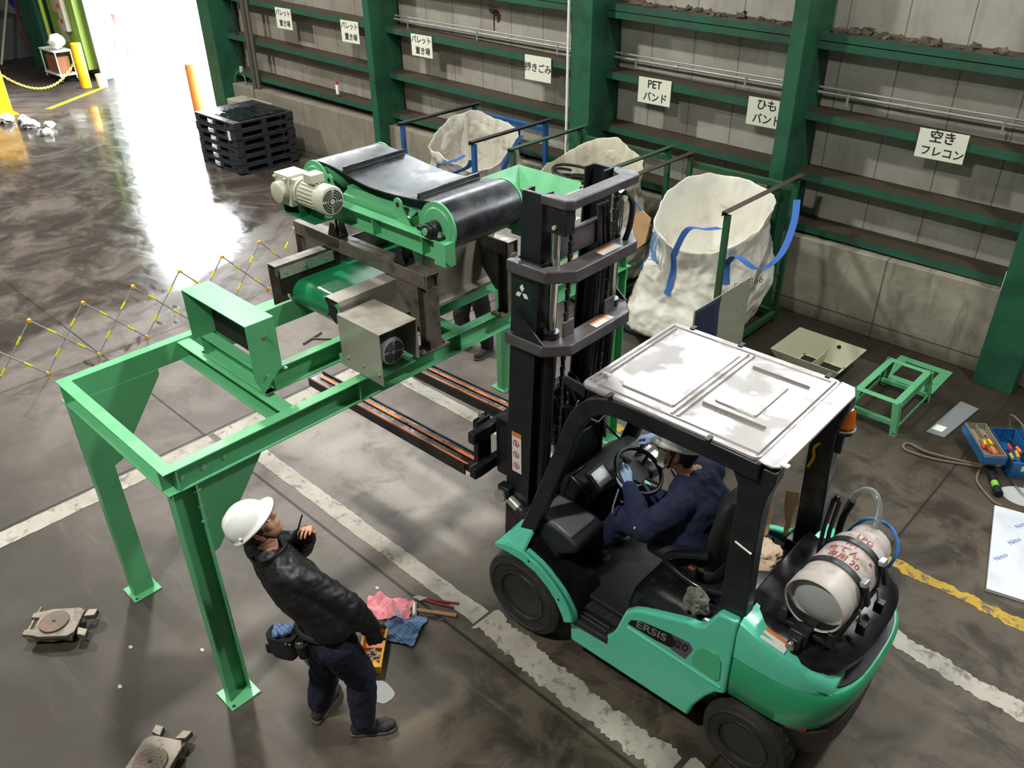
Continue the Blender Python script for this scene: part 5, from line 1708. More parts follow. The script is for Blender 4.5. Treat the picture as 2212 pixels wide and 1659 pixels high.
strap(b1, f1, radians(250), .55, .9, [(-7.85, 7.12, 1.42), (-7.6, 7.08, 1.55)], .08)
strap(b1, f1, radians(285), .5, .9, [(-7.62, 7.14, 1.38), (-7.5, 7.1, 1.5)], .08)
strap(b1, f1, radians(345), .55, .85, [(-7.42, 7.7, 1.45), (-7.40, 7.9, 1.66)], .08)
def rim2(a):
    return (1.48 + .20 * sin(a) + .05 * cos(3 * a + 1), 0, 0)
b2, b2f, f2 = bag('bulk_bag', (-6.2, 7.82), .64, .58, .10, rim2, mat('woven_cream', '#c0bba8', .65, c2='#a8a290', nsc=4, bump=.12), 'cream woven bag holding black hoses behind the forklift mast', 5.2, amp=.06)
strap(b2, f2, radians(320), .6, .9, [(-5.55, 7.25, 1.5), (-5.5, 7.2, 1.66)], .075)
hc = thing('hose_coil', 'loops of black hose piled in the cream bag', 'hose', (-6.2, 7.8, 1.1))
random.seed(3)
for i in range(7):
    a0 = random.random() * 6
    cx, cy, cz = -6.22 + random.uniform(-.12, .12), 7.72 + random.uniform(-.08, .08), 1.28 + i * .025
    r = random.uniform(.22, .36)
    tl = V(random.uniform(-.3, .3), random.uniform(-.3, .3), 1).normalized()
    u_ = tl.orthogonal().normalized(); w_ = tl.cross(u_)
    MB().tube([V(cx, cy, cz) + (u_ * cos(a) + w_ * sin(a)) * r * (1 + .08 * sin(3 * a)) for a in [a0 + 5.6 * k / 40 for k in range(41)]], .017, 8).build('hose', BLACK_MATTE, hc)
cp = tag(MB().prism([(-4.90, 6.88, 1.20), (-4.76, 6.86, 1.16), (-4.68, 6.88, 1.24), (-4.66, 6.92, 1.50), (-4.78, 6.93, 1.56), (-4.88, 6.92, 1.48)], V(.004, .008, 0)).build('cardboard_tag', CARD, None, .002), 'tan cardboard tag hanging at the left edge of the clean white bag', 'tag')
tag(MB().tube([(-4.78, 6.93, 1.54), (-4.95, 7.0, 1.72)], .003, 5).build('string', ROPE, None), 'string holding the cardboard tag on the rack bar', 'string')

# ------------------------------------------------------------------ stainless sheet standing behind the forklift roof
sh = thing('steel_sheet', 'tall stainless sheet standing on edge in front of the white bag', 'metal sheet', (-3.2, 5.95, 0))
MB().bb((-3.206, 5.5, 0), (-3.2, 6.42, 1.46)).build('sheet', STEEL_FLAT, sh)
def nf(u, v):
    y = 5.52 + u * (.40 + .03 * noise.noise(V(v * 6, 2, 0)) - .04 * v * 0)
    return (-3.1985, y + (.0 if u < 1 else -.05 * (1 - v)), .02 + v * 1.43)
MB().grid(nf, 4, 40).build('navy_patch', NAVY, sh, solid=.002)  # navy layer over part of the sheet, with an uneven edge

# ------------------------------------------------------------------ right-hand side of the hall
tr = thing('chute_tray', 'beige sheet metal chute with sloping sides lying on the floor', 'chute', (-2.98, 7.72, 0))
def trap_wall(a, b, c, d_, t=.005):
    nn = (Vector(b) - Vector(a)).cross(Vector(d_) - Vector(a)).normalized() * t
    return MB().prism([a, b, c, d_], nn)
T = [V(-3.36, 7.40, .26), V(-2.60, 7.40, .26), V(-2.60, 8.05, .26), V(-3.36, 8.05, .26)]
Bt = [V(-3.22, 7.50, .02), V(-2.74, 7.50, .02), V(-2.74, 7.95, .02), V(-3.22, 7.95, .02)]
for i in range(4):
    j = (i + 1) % 4
    trap_wall(T[i], T[j], Bt[j], Bt[i]).build('side_wall', BEIGE, tr)
m = MB()
for i in range(4):
    j = (i + 1) % 4
    e = (Bt[j] - Bt[i]).normalized()
    inn = V(-e.y, e.x, 0) * .025
    m.prism([Bt[i], Bt[j], Bt[j] + inn, Bt[i] + inn], V(0, 0, .006))
m.build('flange', BEIGE, tr)
MB().bb((-3.20, 7.52, .007), (-2.76, 7.93, .012)).build('dark_opening', BLACK_MATTE, tr)
MB().prism([(-2.98, 7.50, .02), (-2.98, 7.95, .02), (-2.98, 8.02, .19), (-2.98, 7.90, .14), (-2.98, 7.55, .14), (-2.98, 7.46, .12)], V(.006, 0, 0)).build('divider', BEIGE, tr)
MB().cyl((-2.88, 8.030, .20), (-2.88, 8.012, .20), .022, 16).build('hole', BLACK_MATTE, tr)
tag(MB().bb((-3.10, 7.45, .001), (-2.42, 8.30, .006)).build('sheet_metal', mat('dull_sheet', '#4f4b45', .5, .3), None), 'dull grey sheet lying on the floor under the beige chute', 'metal sheet')
# small green frame
sf = thing('welded_frame', 'small green welded frame with splayed flat legs on the floor', 'steel frame', (-2.1, 7.5, 0))
GS = mat('light_green_paint', '#5da777', .45, c2='#549a6d', nsc=4)
x0, x1, y0, y1, zt = -2.29, -1.93, 7.14, 7.88, .335
for (a, b, w_, o_) in (((x0, y0, zt), (x1, y0, zt), .07, 0), ((x0, y1, zt), (x1, y1, zt), .06, 0)):
    MB().bb((a[0] - .02, a[1] - w_ / 2, zt - .006), (b[0] + .02, b[1] + w_ / 2, zt)).build('top_bar', GS, sf, .001)
for x, s_ in ((x0, 1), (x1, -1)):
    MB().bb((x - .03, y0, zt - .0055), (x + .03, y1, zt + .0005)).bb((x - s_ * .03 - .003, y0, zt - .09), (x - s_ * .03 + .003, y1, zt)).build('side_bar', GS, sf, .001)
    for y in (y0, y1):
        yo = -.05 if y == y0 else .05
        xo = -s_ * .05
        MB().prism([(x - s_ * .045, y + yo * .7, zt), (x + s_ * .03, y + yo * .7, zt), (x + xo + s_ * .03, y + yo, 0), (x + xo - s_ * .03, y + yo, 0)], V(0, .006, 0)).prism([(x - s_ * .045, y + yo * .7, zt), (x + xo - s_ * .03, y + yo, 0), (x + xo - s_ * .03, y + yo * .1, 0), (x - s_ * .045, y - yo * .2, zt)], V(s_ * .006, 0, 0)).build('leg', GS, sf)
        MB().cyl((x + xo, y + yo - .002, .03), (x + xo, y + yo + .008, .03), .008, 10).build('bolt_hole', BLACK_MATTE, sf)
    MB().bb((x - s_ * .06 - .003, y0, .06), (x - s_ * .06 + .003, y1, .10)).build('lower_bar', GS, sf)
MB().angle((x0 - .05, y0 + .02, .10), (x1 + .05, y0 + .02, .10), V(0, 1, 0), V(0, 0, -1), .05, .04, .005).build('lower_bar', GS, sf)
MB().angle((x0 - .05, y1, .10), (x1 + .05, y1, .10), V(0, 1, 0), V(0, 0, -1), .05, .04, .005).build('lower_bar', GS, sf)
m = MB()
for a, b in (((-2.33, 8.08), (-1.98, 8.18)), ((-2.33, 8.55), (-1.98, 8.65)), ((-2.43, 8.08), (-2.33, 8.65)), ((-1.98, 8.08), (-1.88, 8.65))):
    m.bb((a[0], a[1], .002), (b[0], b[1], .010))
tag(m.build('flat_frame', GS, None, 0), 'flat green ring frame lying on the floor by the wall', 'steel frame')
# bagged plate
pl = thing('metal_plate', 'grey metal plate in film with a white label on the floor', 'metal plate', (-1.56, 7.75, 0))
MB().prism([(-1.67, 7.36, .004), (-1.51, 7.38, .004), (-1.44, 8.10, .004), (-1.62, 8.12, .004)], V(0, 0, .012)).build('plate', mat('zinc_plate', '#8d9194', .35, .3), pl)
MB().prism([(-1.65, 7.44, .0165), (-1.56, 7.45, .0165), (-1.55, 7.56, .0165), (-1.64, 7.55, .0165)], V(0, 0, .0006)).build('label', WHITE, pl)
# tool box
TB = thing('toolbox', 'open blue cantilever toolbox full of tools on the floor', 'toolbox', (-.96, 7.44, 0), radians(-53), local=True)
BT = mat('toolbox_blue', '#1d5f96', .4)
GT = mat('tray_grey', '#85806f', .55)
def open_box(x0, x1, y0, y1, z0, z1, t=.008):
    m = MB().bb((x0, y0, z0), (x1, y1, z0 + t))
    m.bb((x0, y0, z0 + t), (x0 + t, y1, z1)).bb((x1 - t, y0, z0 + t), (x1, y1, z1)).bb((x0 + t, y0, z0 + t), (x1 - t, y0 + t, z1)).bb((x0 + t, y1 - t, z0 + t), (x1 - t, y1, z1))
    return m
open_box(-.27, .27, -.11, .11, 0, .16).build('base', BT, TB, .006)
for s_ in (-1, 1):
    ya, yb = (-.36, -.16) if s_ < 0 else (.13, .33)
    open_box(-.26, .26, ya, yb, .12, .20).build('tray', BT, TB, .004)
    il = open_box(-.25, .25, ya + .01, yb - .01, .15, .215, .006).bb((-.25, (ya + yb) / 2 - .003, .156), (.25, (ya + yb) / 2 + .003, .21)).build('tray_insert', GT, TB, .002)
    MB().bb((-.2, min(ya, yb) + .2 if s_ < 0 else ya - .02, .06), (-.17, (ya + .2 + .05) if s_ < 0 else ya + .03, .14)).build('hinge_arm', BT, TB)
MB().box((.272, .0, .10), (.004, .06, .05)).build('sticker', PAPER, TB)
MB().tube(bez([(-.28, .08, .12), (-.28, .03, .30), (.0, .02, .36), (.28, .03, .30), (.28, .08, .12)]), .008, 8).build('handle', ROPE, TB)
random.seed(21)
for i in range(22):
    sd = random.choice((-1, 0, 1))
    yb_ = {-1: -.26, 0: 0, 1: .23}[sd] + random.uniform(-.06, .06)
    zb = (.175 if sd else .10) + random.uniform(0, .03)
    L_ = random.uniform(.05, .11)
    xc_ = random.uniform(-.16, .16)
    a = random.uniform(-.4, .4)
    d_ = V(cos(a), sin(a) * .5, random.uniform(-.1, .1)) * L_
    gm_, gn_ = random.choice(((RED, 'red'), (YELLOW, 'yellow'), (ORANGE, 'orange'), (BLACK_MATTE, 'black'), (RED, 'red'), (WOOD, 'wooden')))
    ob = thing('hand_tool', 'hand tool with a %s grip lying in the open toolbox' % gn_, 'tool', (0, 0, 0), group='hand tools with %s grips' % gn_)
    Mx = Matrix.Translation(V(-.96, 7.44, 0)) @ Matrix.Rotation(radians(-53), 4, 'Z')
    p = Mx @ V(xc_, yb_, zb); q = Mx @ (V(xc_, yb_, zb) + d_); r_ = Mx @ (V(xc_, yb_, zb) - d_ * .9)
    OFF[ob.name] = p.copy(); ob.location = p
    MB().cyl(p, q, .012, 10, .014).build('grip', gm_, ob)
    MB().cyl(p, r_, .005, 8).build('shaft', CHROME, ob)
# hose / rope, torch, film, sheet
tag(MB().tube(bez([(-1.10, 7.14, .012), (-1.45, 6.98, .012), (-1.68, 6.94, .013), (-1.74, 7.0, .014), (-1.70, 7.06, .014), (-1.5, 7.02, .03), (-1.1, 7.18, .012), (-.8, 7.42, .012), (-.3, 7.7, .012)]), .012, 8).build('rope', ROPE, None), 'grey rope doubled back in a loop on the floor before the toolbox', 'rope')
tag(MB().tube(bez([(-1.10, 7.08, .012), (-1.06, 6.9, .012), (-.88, 6.72, .012), (-.80, 6.70, .012)]), .010, 8).build('rope', ROPE, None), 'short rope end lying between toolbox and white sheet', 'rope')
tc_ = thing('torch', 'dark torch with a bright green band lying on the floor', 'torch', (-.95, 6.98, 0))
MB().cyl((-1.02, 7.10, .03), (-.89, 6.86, .03), .026, 16).cyl((-.90, 6.88, .035), (-.86, 6.81, .035), .034, 16).build('body', BLACK, tc_, .002)
MB().cyl((-.945, 6.96, .03), (-.91, 6.90, .03), .029, 16).build('band', mat('lime', '#79c24a', .5), tc_)
tag(MB().cyl((-.86, 7.12, .012), (-.70, 6.96, .012), .010, 10).build('steel_rod', CHROME, None), 'short bright steel rod on the floor by the torch', 'rod')
def scrap(c, r, material, label, cat, name='plastic_scrap', seed=0, flat=.35, grp=None):
    m = MB()
    def f(u, v):
        a, q = 2 * pi * u, v
        x, y = c[0] + r[0] * q * cos(a), c[1] + r[1] * q * sin(a)
        n = noise.noise(V(x * 14 + seed, y * 14, seed)) + .6 * noise.noise(V(x * 33, y * 33, seed))
        return (x + .15 * r[0] * q * noise.noise(V(a, seed, 0)), y + .15 * r[1] * q * noise.noise(V(a, seed, 5)), c[2] + .004 + max(0, (.5 + n) * flat * min(r)) * (1 - q * q * .8))
    m.grid(f, 36, 12)
    return tag(m.build(name, material, None, ang=180), label, cat, grp)
scrap((-.72, 6.95, 0), (.16, .13, 0), FILM, 'crumpled clear film beside the torch', 'film', seed=1, flat=.9)
scrap((-.60, 7.15, 0), (.15, .12, 0), FILM, 'clear plastic bag lying behind the steel rod', 'film', seed=2, flat=.9)
ws = thing('covered_sheet', 'flat metal sheet in printed white protective film on the floor', 'metal sheet', (-.2, 6.2, 0))
MB().prism([(-.84, 6.64, .004), (-.57, 5.60, .004), (.5, 5.87, .004), (.23, 6.91, .004)], V(0, 0, .030)).build('sheet', mat('white_film', '#d5dae2', .3, c2='#c6ccd6', nsc=3), ws, .002)
xd = V(.35, .94, 0)
for (x, y) in ((-.60, 6.52), (-.58, 6.28), (-.60, 6.02), (-.42, 6.62), (-.40, 6.36)):
    text('film_print', 'Nitto', .058, mat('print_blue', '#3a57a8', .6), ws, (x, y, .0352), xd, (-.94, .35, 0), .0003)
# ------------------------------------------------------------------ machine skates (near left)
def skate(name, c, rz, label, pattern):
    t_ = thing(name, label, 'machine skate', c, rz, local=True, group='machine skates on the floor')
    L, Wd, H = .205, .13, .10
    m = MB().prism([V(-L, -.10, H), V(-L * .62, -.115, H), V(-L * .4, -Wd, H), V(L * .55, -Wd, H), V(L * .75, -.10, H), V(L * .75, .10, H), V(L * .55, Wd, H), V(-L * .4, Wd, H), V(-L * .62, .115, H), V(-L, .10, H), V(-L, .055, H), V(-L * .70, .05, H), V(-L * .70, -.05, H), V(-L, -.055, H)], V(0, 0, -.03))
    b = m.build('top_plate', CAST, t_, .004)
    for s_ in (-1, 1):
        MB().prism([V(-L * .9, s_ * .115, .075), V(L * .7, s_ * .12, .075), V(L * .65, s_ * .12, .03), V(.3 * L, s_ * .12, .045), V(0, s_ * .12, .03), V(-.4 * L, s_ * .12, .045), V(-L * .8, s_ * .115, .03)], V(0, -s_ * .02, 0)).build('side_plate', CAST, t_, .003)
        MB().prism([V(L * .78, s_ * .05, .095), V(L * 1.12, s_ * .065, .085), V(L * 1.14, s_ * .125, .085), V(L * .85, s_ * .115, .095)], V(0, 0, -.045)).build('tow_ear', CAST, t_, .004)
    for x in (-.12, -.02, .08):
        MB().cyl((x, -.09, .036), (x, .09, .036), .034, 20).build('roller', RUSTY, t_)
    d_ = MB().cyl((-.02, 0, H), (-.02, 0, H + .012), .10, 36)
    dk = d_.build('turntable', RUSTY, t_, .003)
    MB().cyl((-.02, 0, H + .012), (-.02, 0, H + .0128), .013, 14).build('centre_hole', BLACK_MATTE, t_)
    if pattern:
        g = MB()
        for i in range(-4, 5):
            for j in range(-4, 5):
                x, y = i * .021, j * .021
                if x * x + y * y < .0075 and x * x + y * y > .0006:
                    g.box((x - .02, y, H + .0128), (.016, .0045, .003), Matrix.Rotation(radians(45 if (i + j) % 2 else -45), 3, 'Z'))
        g.build('tread_pattern', CAST, dk)
    MB().cyl((-L * .92, -.19 if pattern else -.10, .075), (-L * .92, .17, .075), .011, 12).build('tow_pin', STEEL_RAW, t_)
    return t_
skate('machine_skate', (-5.22, .745, 0), radians(47), 'cast machine skate lying left of the green legs', False)
skate('machine_skate', (-3.70, .70, 0), radians(180 - 58), 'cast machine skate with a chequered turntable at the frame edge', True)

# ------------------------------------------------------------------ loose things around the standing worker
def cloth(c, u, v, material, label, name, seed, amp=.035):
    m = MB()
    c, u, v = Vector(c), Vector(u), Vector(v)
    def f(a, b):
        p = c + u * (a - .5) * (1 + .12 * noise.noise(V(b * 3, seed, 0))) + v * (b - .5) * (1 + .15 * noise.noise(V(a * 3, seed, 7)))
        p = p + V(noise.noise(V(a * 4, b * 4, seed)), noise.noise(V(a * 4, b * 4, seed + 5)), 0) * .02
        n = noise.noise(p * 9 + V(seed, 0, 0)) + .5 * noise.noise(p * 21)
        return p + V(0, 0, .008 + amp * max(0, n + .25))
    return tag(m.grid(f, 40, 40).build(name, material, None, ang=180, solid=.003), label, 'cloth')
cloth((-3.46, 2.43, 0), (.25, .12, 0), (-.12, .25, 0), PLAID_BLUE, 'blue checked rag spread on the floor near the hammer', 'rag', 3, .03)
cloth((-3.66, 2.47, .0), (.26, .20, 0), (-.13, .14, 0), PLAID_PINK, 'pink checked rag bunched on the floor behind the blue rag', 'rag', 8, .075)
hm = thing('hammer', 'hammer with a wooden handle lying beside the rags', 'hammer', (-3.38, 2.68, 0))
MB().cyl((-3.50, 2.60, .022), (-3.25, 2.76, .022), .013, 12, .016).build('handle', WOOD, hm)
MB().cyl((-3.56, 2.63, .025), (-3.47, 2.55, .025), .019, 14).build('head', STEEL, hm, .003)
pc = thing('pliers', 'pliers with dark red grips lying beyond the hammer', 'pliers', (-3.48, 2.75, 0))
for k in (0, 1):
    MB().tube(bez([(-3.56, 2.70, .016), (-3.50, 2.72 + .02 * k, .016), (-3.42, 2.755 + .035 * k, .016), (-3.33, 2.80 + .05 * k, .016)]), .009, 8).build('grip', mat('dark_red_grip', '#6b2422', .5), pc)
MB().prism([(-3.62, 2.66, .008), (-3.55, 2.68, .008), (-3.53, 2.73, .008), (-3.60, 2.70, .008)], V(0, 0, .018)).build('jaw', STEEL, pc, .003)
sw_ = thing('spanner', 'bright steel spanner lying below the hammer', 'spanner', (-3.36, 2.6, 0))
MB().tube([(-3.47, 2.56, .012), (-3.30, 2.68, .012)], .009, 8).build('shank', CHROME, sw_)
MB().cyl((-3.49, 2.545, .004), (-3.49, 2.545, .02), .022, 14).build('ring', CHROME, sw_)
ybx = thing('parts_bin', 'yellow plastic bin of bolts on the floor before the worker', 'bin', (-3.43, 2.14, 0), radians(-47), local=True)
YB = mat('bin_yellow', '#e2a91a', .4)
open_box(-.17, .17, -.075, .075, 0, .075, .006).bb((-.17, -.085, .06), (.17, -.075, .075)).bb((-.17, .075, .06), (.17, .085, .075)).build('bin', YB, ybx, .004)
MB().bb((-.16, -.068, .006), (-.03, .068, .03)).build('divider', ORANGE, ybx, .003)
random.seed(9)
for i in range(16):
    c = V(-3.43, 2.14, 0) + Matrix.Rotation(radians(-47), 3, 'Z') @ V(random.uniform(-.01, .07), random.uniform(-.05, .05), random.uniform(.014, .03))
    a = random.uniform(0, pi)
    ob = MB().cyl(c, c + V(cos(a), sin(a), .1) * random.uniform(.02, .035), .006, 6).cyl(c - V(cos(a), sin(a), .1) * .006, c, .011, 6).build('bolt', ZINC, None)
    tag(ob, 'loose zinc bolt lying in the yellow bin', 'bolt', 'bolts in the yellow bin')
scrap((-3.15, 1.98, 0), (.10, .075, 0), FILM, 'crumpled clear bag beside the right foot of the standing worker', 'film', seed=4, flat=1.3)
scrap((-3.32, 1.95, 0), (.05, .05, 0), FILM, 'small clear film scrap between the feet of the standing worker', 'film', seed=6, flat=1.3)
for i, (x, y, nm) in enumerate(((-4.72, 1.02, 'between skate and green legs'), (-4.45, .82, 'nearest the chequered skate'), (-4.33, 1.35, 'between the two near legs'), (-3.9, 2.55, 'by the white line near the helmet'))):
    scrap((x, y, 0), (.018, .012, 0), mat('chip_%d' % i, '#b9b4a8', .8), 'pale paper chip on the floor ' + nm, 'scrap', 'paper_scrap', 11 + i, .6)

# ------------------------------------------------------------------ beyond: bollards, chain, far corner
bl = thing('bollard', 'yellow bollard beside the far door jamb', 'bollard', (-22.92, 8.42, 0))
MB().lathe([(0, .125), (1.02, .125), (1.045, .115), (1.05, 0)], (-22.92, 8.42, 0), (0, 0, 1), 24).build('post', YELLOW, bl)
MB().cyl((-22.92, 8.29, .9), (-22.92, 8.28, .9), .02, 10).build('screw', RUSTY, bl)
b2_ = thing('bollard', 'orange bollard in the open doorway behind the pallets', 'bollard', (-18.55, 9.12, 0))
MB().lathe([(0, .12), (.98, .12), (1.0, .11), (1.002, 0)], (-18.55, 9.12, 0), (0, 0, 1), 24).build('post', ORANGE, b2_)
MB().cyl((-18.55, 8.99, .92), (-18.55, 8.995, .92), .02, 10).build('screw', RUSTY, b2_)
gp = thing('guard_post', 'wide yellow guard post at the left edge holding the chain', 'guard post', (-21.75, 5.85, 0))
MB().bb((-22.1, 5.55, 0), (-21.38, 6.14, 1.0)).build('post', YELLOW, gp, .02)
MB().bb((-22.2, 5.45, 0), (-21.30, 6.22, .02)).build('foot_plate', YELLOW, gp)
chn = thing('barrier_chain', 'yellow plastic chain sagging between guard post and bollard', 'chain', (-22.3, 7.2, .3))
A_, B_ = V(-21.5, 6.14, .86), V(-22.94, 8.30, .62)
n = 42
for i in range(n):
    u = (i + .5) / n
    p = A_.lerp(B_, u) - V(0, 0, .46 * 4 * u * (1 - u))
    u2 = (i + .6) / n
    p2 = A_.lerp(B_, u2) - V(0, 0, .46 * 4 * u2 * (1 - u2))
    d_ = (p2 - p).normalized()
    s_ = d_.orthogonal().normalized() if i % 2 else d_.cross(d_.orthogonal()).normalized()
    MB().tube([p + d_ * .042 * cos(a) + s_ * .022 * sin(a) for a in [2 * pi * k / 10 for k in range(10)]], .008, 5, closed=True).build('link', mat('chain_yellow', '#e5d34a', .4) if i == 0 else bpy.data.materials['chain_yellow'], chn)
pa = tag(MB().lathe([(0, .10), (.005, .11), (.30, .13), (.305, .135), (.31, .12), (.02, .10)], (-22.62, 8.72, 0), (0, 0, 1), 24).build('bucket', WHITE, None), 'white bucket on the floor behind the yellow bollard', 'bucket')
for i, (x, y, r, nm) in enumerate(((-20.75, 5.75, .20, 'nearest the guard post'), (-20.4, 6.02, .14, 'second from the guard post'), (-19.9, 5.95, .17, 'in the middle of the row'), (-19.55, 6.2, .13, 'fourth from the guard post'), (-19.0, 5.95, .10, 'farthest from the guard post'))):
    m = MB().sphere((x, y, .05), (r, r * .8, .07), 30, 20)
    for q in m.v:
        q += V(noise.noise(q * 9), noise.noise(q * 9 + V(5, 0, 0)), abs(noise.noise(q * 11 + V(0, 5, 0)))) * r * .8
        q.z = max(.002, q.z)
    tag(m.build('plastic_scrap', WHITE, None, ang=20), 'white crumpled plastic scrap on the wet floor, ' + nm, 'scrap', 'white scraps on the wet floor')
cab = thing('control_panel', 'lime green control panel on the wall left of the door', 'panel', (-24.45, 8.95, 0))
LIME = mat('lime_panel', '#7c9a3c', .5)
MB().bb((-25.3, 8.85, .25), (-23.62, 9.2, 4)).build('board', LIME, cab, .01)
for (x0, z0, x1, z1) in ((-24.95, 1.55, -24.5, 2.1), (-24.85, .85, -24.4, 1.35)):
    MB().bb((x0, 8.84, z0), (x1, 8.848, z1)).build('notice', mat('grey_notice', '#b1a898', .8), cab)
k = MB().bb((-24.35, 8.72, 1.15), (-24.0, 8.85, 2.4)).build('switch_box', CREAM, cab, .02)
for z in (1.4, 1.75, 2.05):
    MB().cyl((-24.18, 8.70, z), (-24.18, 8.72, z), .06, 16).build('push_button', RED, cab)
MB().tube([(-25.42, 8.75, 0.35), (-25.42, 8.75, 4)], .05, 8).build('lime_pipe', mat('bright_lime', '#b3d054', .5), cab)
ct = thing('utility_cart', 'white wire cart with a bag on it beside the yellow bollard', 'cart', (-24.3, 8.4, 0))
for z in (.18, .75):
    MB().bb((-24.75, 8.15, z), (-23.75, 8.6, z + .03)).build('shelf', WHITE, ct)
for x in (-24.72, -23.78):
    for y in (8.18, 8.57):
        MB().cyl((x, y, .06), (x, y, .78), .015, 8).build('post', WHITE, ct)
        MB().cyl((x, y - .02, .05), (x, y + .02, .05), .05, 14).build('caster', BLACK_MATTE, ct)
bgs = MB()
bgs.sphere((-23.95, 8.36, .99), (.22, .2, .17), 20, 14)
for q in bgs.v: q += V(noise.noise(q * 9), noise.noise(q * 9 + V(5, 0, 0)), noise.noise(q * 9 + V(0, 5, 0))) * .05
tag(bgs.build('plastic_sack', WHITE, None, ang=180), 'white plastic sack resting on the wire cart', 'sack')
tag(MB().bb((-24.6, 8.22, .212), (-23.9, 8.53, .62)).build('carton', mat('brown_carton', '#8a5a3c', .8), None, .01), 'brown carton on the lower shelf of the wire cart', 'box')
hr = thing('hose_reel', 'blue hose reel on the far wall beside the green column', 'hose reel', (-28.0, 8.9, 1.3))
MB().lathe([(0, .1), (.0, .42), (.03, .43), (.05, .40), (.05, .12), (.12, .1), (.12, 0)], (-27.9, 9.0, 1.75), (.3, -1, 0), 28).build('drum', mat('reel_blue', '#2c3f9c', .4), hr)
MB().cyl((-27.86, 8.86, 1.75), (-27.83, 8.80, 1.75), .08, 14).build('hub', WHITE, hr)
hq = thing('cable_coil', 'brown cables hanging in coils beside the distant green column', 'cable', (-27.3, 8.8, .4))
random.seed(4)
for i in range(6):
    w_ = .35 + .05 * i
    MB().tube(bez([(-27.5, 8.9, 1.9), (-27.5 - w_ * .4, 8.82, 1.0), (-27.2, 8.78, .45 - .03 * i), (-27.2 + w_ * .5, 8.82, 1.0), (-27.05, 8.9, 1.9)]), .03, 6).build('loop', mat('brown_cable_%d' % i, random.choice(('#5a3424', '#43302a', '#6b4a35')), .6), hq)
cbn = thing('cabinet', 'dark grey cabinet in the far corner beyond the chain', 'cabinet', (-29.4, 8.7, 0))
MB().bb((-31, 8.3, 0), (-28.3, 9.2, 1.1)).build('body', mat('cabinet_grey', '#4d5355', .6), cbn, .01)
MB().bb((-29.6, 8.29, .1), (-28.5, 8.30, 1.0)).build('door', mat('cabinet_door', '#5b6163', .6), cbn, .004)
tag(MB().tube([(-27.6, 8.0, 0.02), (-28.0, 8.9, 1.9)], .035, 8).build('prop_bar', mat('pale_bar', '#a9a48e', .6), None), 'pale bar leaning on the far wall by the dark cabinet', 'bar')
sg_ = thing('warning_board', 'white board with a red triangle standing outside the door', 'sign', (-26.5, 11.0, 0))
MB().bb((-26.95, 11.0, 0.35), (-26.1, 11.02, 1.6)).build('board', WHITE, sg_)
MB().prism([(-26.68, 10.995, 1.12), (-26.40, 10.995, 1.12), (-26.52, 10.995, .84)], V(0, -.004, 0)).build('triangle', RED, sg_)
for x in (-26.9, -26.15):
    MB().cyl((x, 11.01, -.02), (x, 11.01, .4), .02, 8).build('leg', GREYDARK, sg_)

# ================================================================== PEOPLE
_tex = {}
def wrinkle_tex(sc):
    if sc not in _tex:
        t = bpy.data.textures.new('wrinkle', 'CLOUDS')
        t.noise_scale = sc
        t.noise_depth = 3
        _tex[sc] = t
    return _tex[sc]
class Flesh(MB):
    """overlapping tapered limbs that are fused into one skin"""
    def limb(self, *pr):
        for (p, r) in pr:
            self.sphere(p, r, 18, 12)
        for (p, r), (q, s) in zip(pr[:-1], pr[1:]):
            if (Vector(q) - Vector(p)).length > 1e-4:
                self.cyl(p, q, r, 18, s)
        return self
    def ell(self, c, r, R=None):
        return self.sphere(c, r, 22, 14, R)
    def skin(self, name, material, parent, voxel=.012, smooth=6, wr=0.0, wsc=.08):
        off = OFF.get(parent.name, Vector((0, 0, 0))) if parent else Vector((0, 0, 0))
        me = bpy.data.meshes.new(name)
        me.from_pydata([tuple(q - off) for q in self.v], [], self.f)
        import bmesh
        b = bmesh.new(); b.from_mesh(me)
        bmesh.ops.remove_doubles(b, verts=b.verts, dist=1e-5)
        bmesh.ops.recalc_face_normals(b, faces=b.faces)
        b.to_mesh(me); b.free()
        o = bpy.data.objects.new(name, me)
        COL.objects.link(o)
        md = o.modifiers.new('fuse', 'REMESH')
        md.mode = 'VOXEL'; md.voxel_size = voxel; md.use_smooth_shade = True
        md = o.modifiers.new('smooth', 'SMOOTH')
        md.factor = .5; md.iterations = smooth
        if wr:
            md = o.modifiers.new('creases', 'DISPLACE')
            md.texture = wrinkle_tex(wsc); md.strength = wr; md.mid_level = .5
            md.texture_coords = 'LOCAL'
            md = o.modifiers.new('soften', 'SMOOTH')
            md.factor = .4; md.iterations = 2
        dg = bpy.context.evaluated_depsgraph_get()
        me2 = bpy.data.meshes.new_from_object(o.evaluated_get(dg))
        me2.name = name
        o.modifiers.clear()
        o.data = me2
        bpy.data.meshes.remove(me)
        me2.materials.clear(); me2.materials.append(material)
        me2.shade_smooth()
        if parent:
            o.parent = parent
            OFF[o.name] = off
        return o
def frame(f, up=(0, 0, 1)):
    f = Vector(f).normalized()
    u = Vector(up); u = (u - f * u.dot(f)).normalized()
    r = f.cross(u)
    return f, u, r
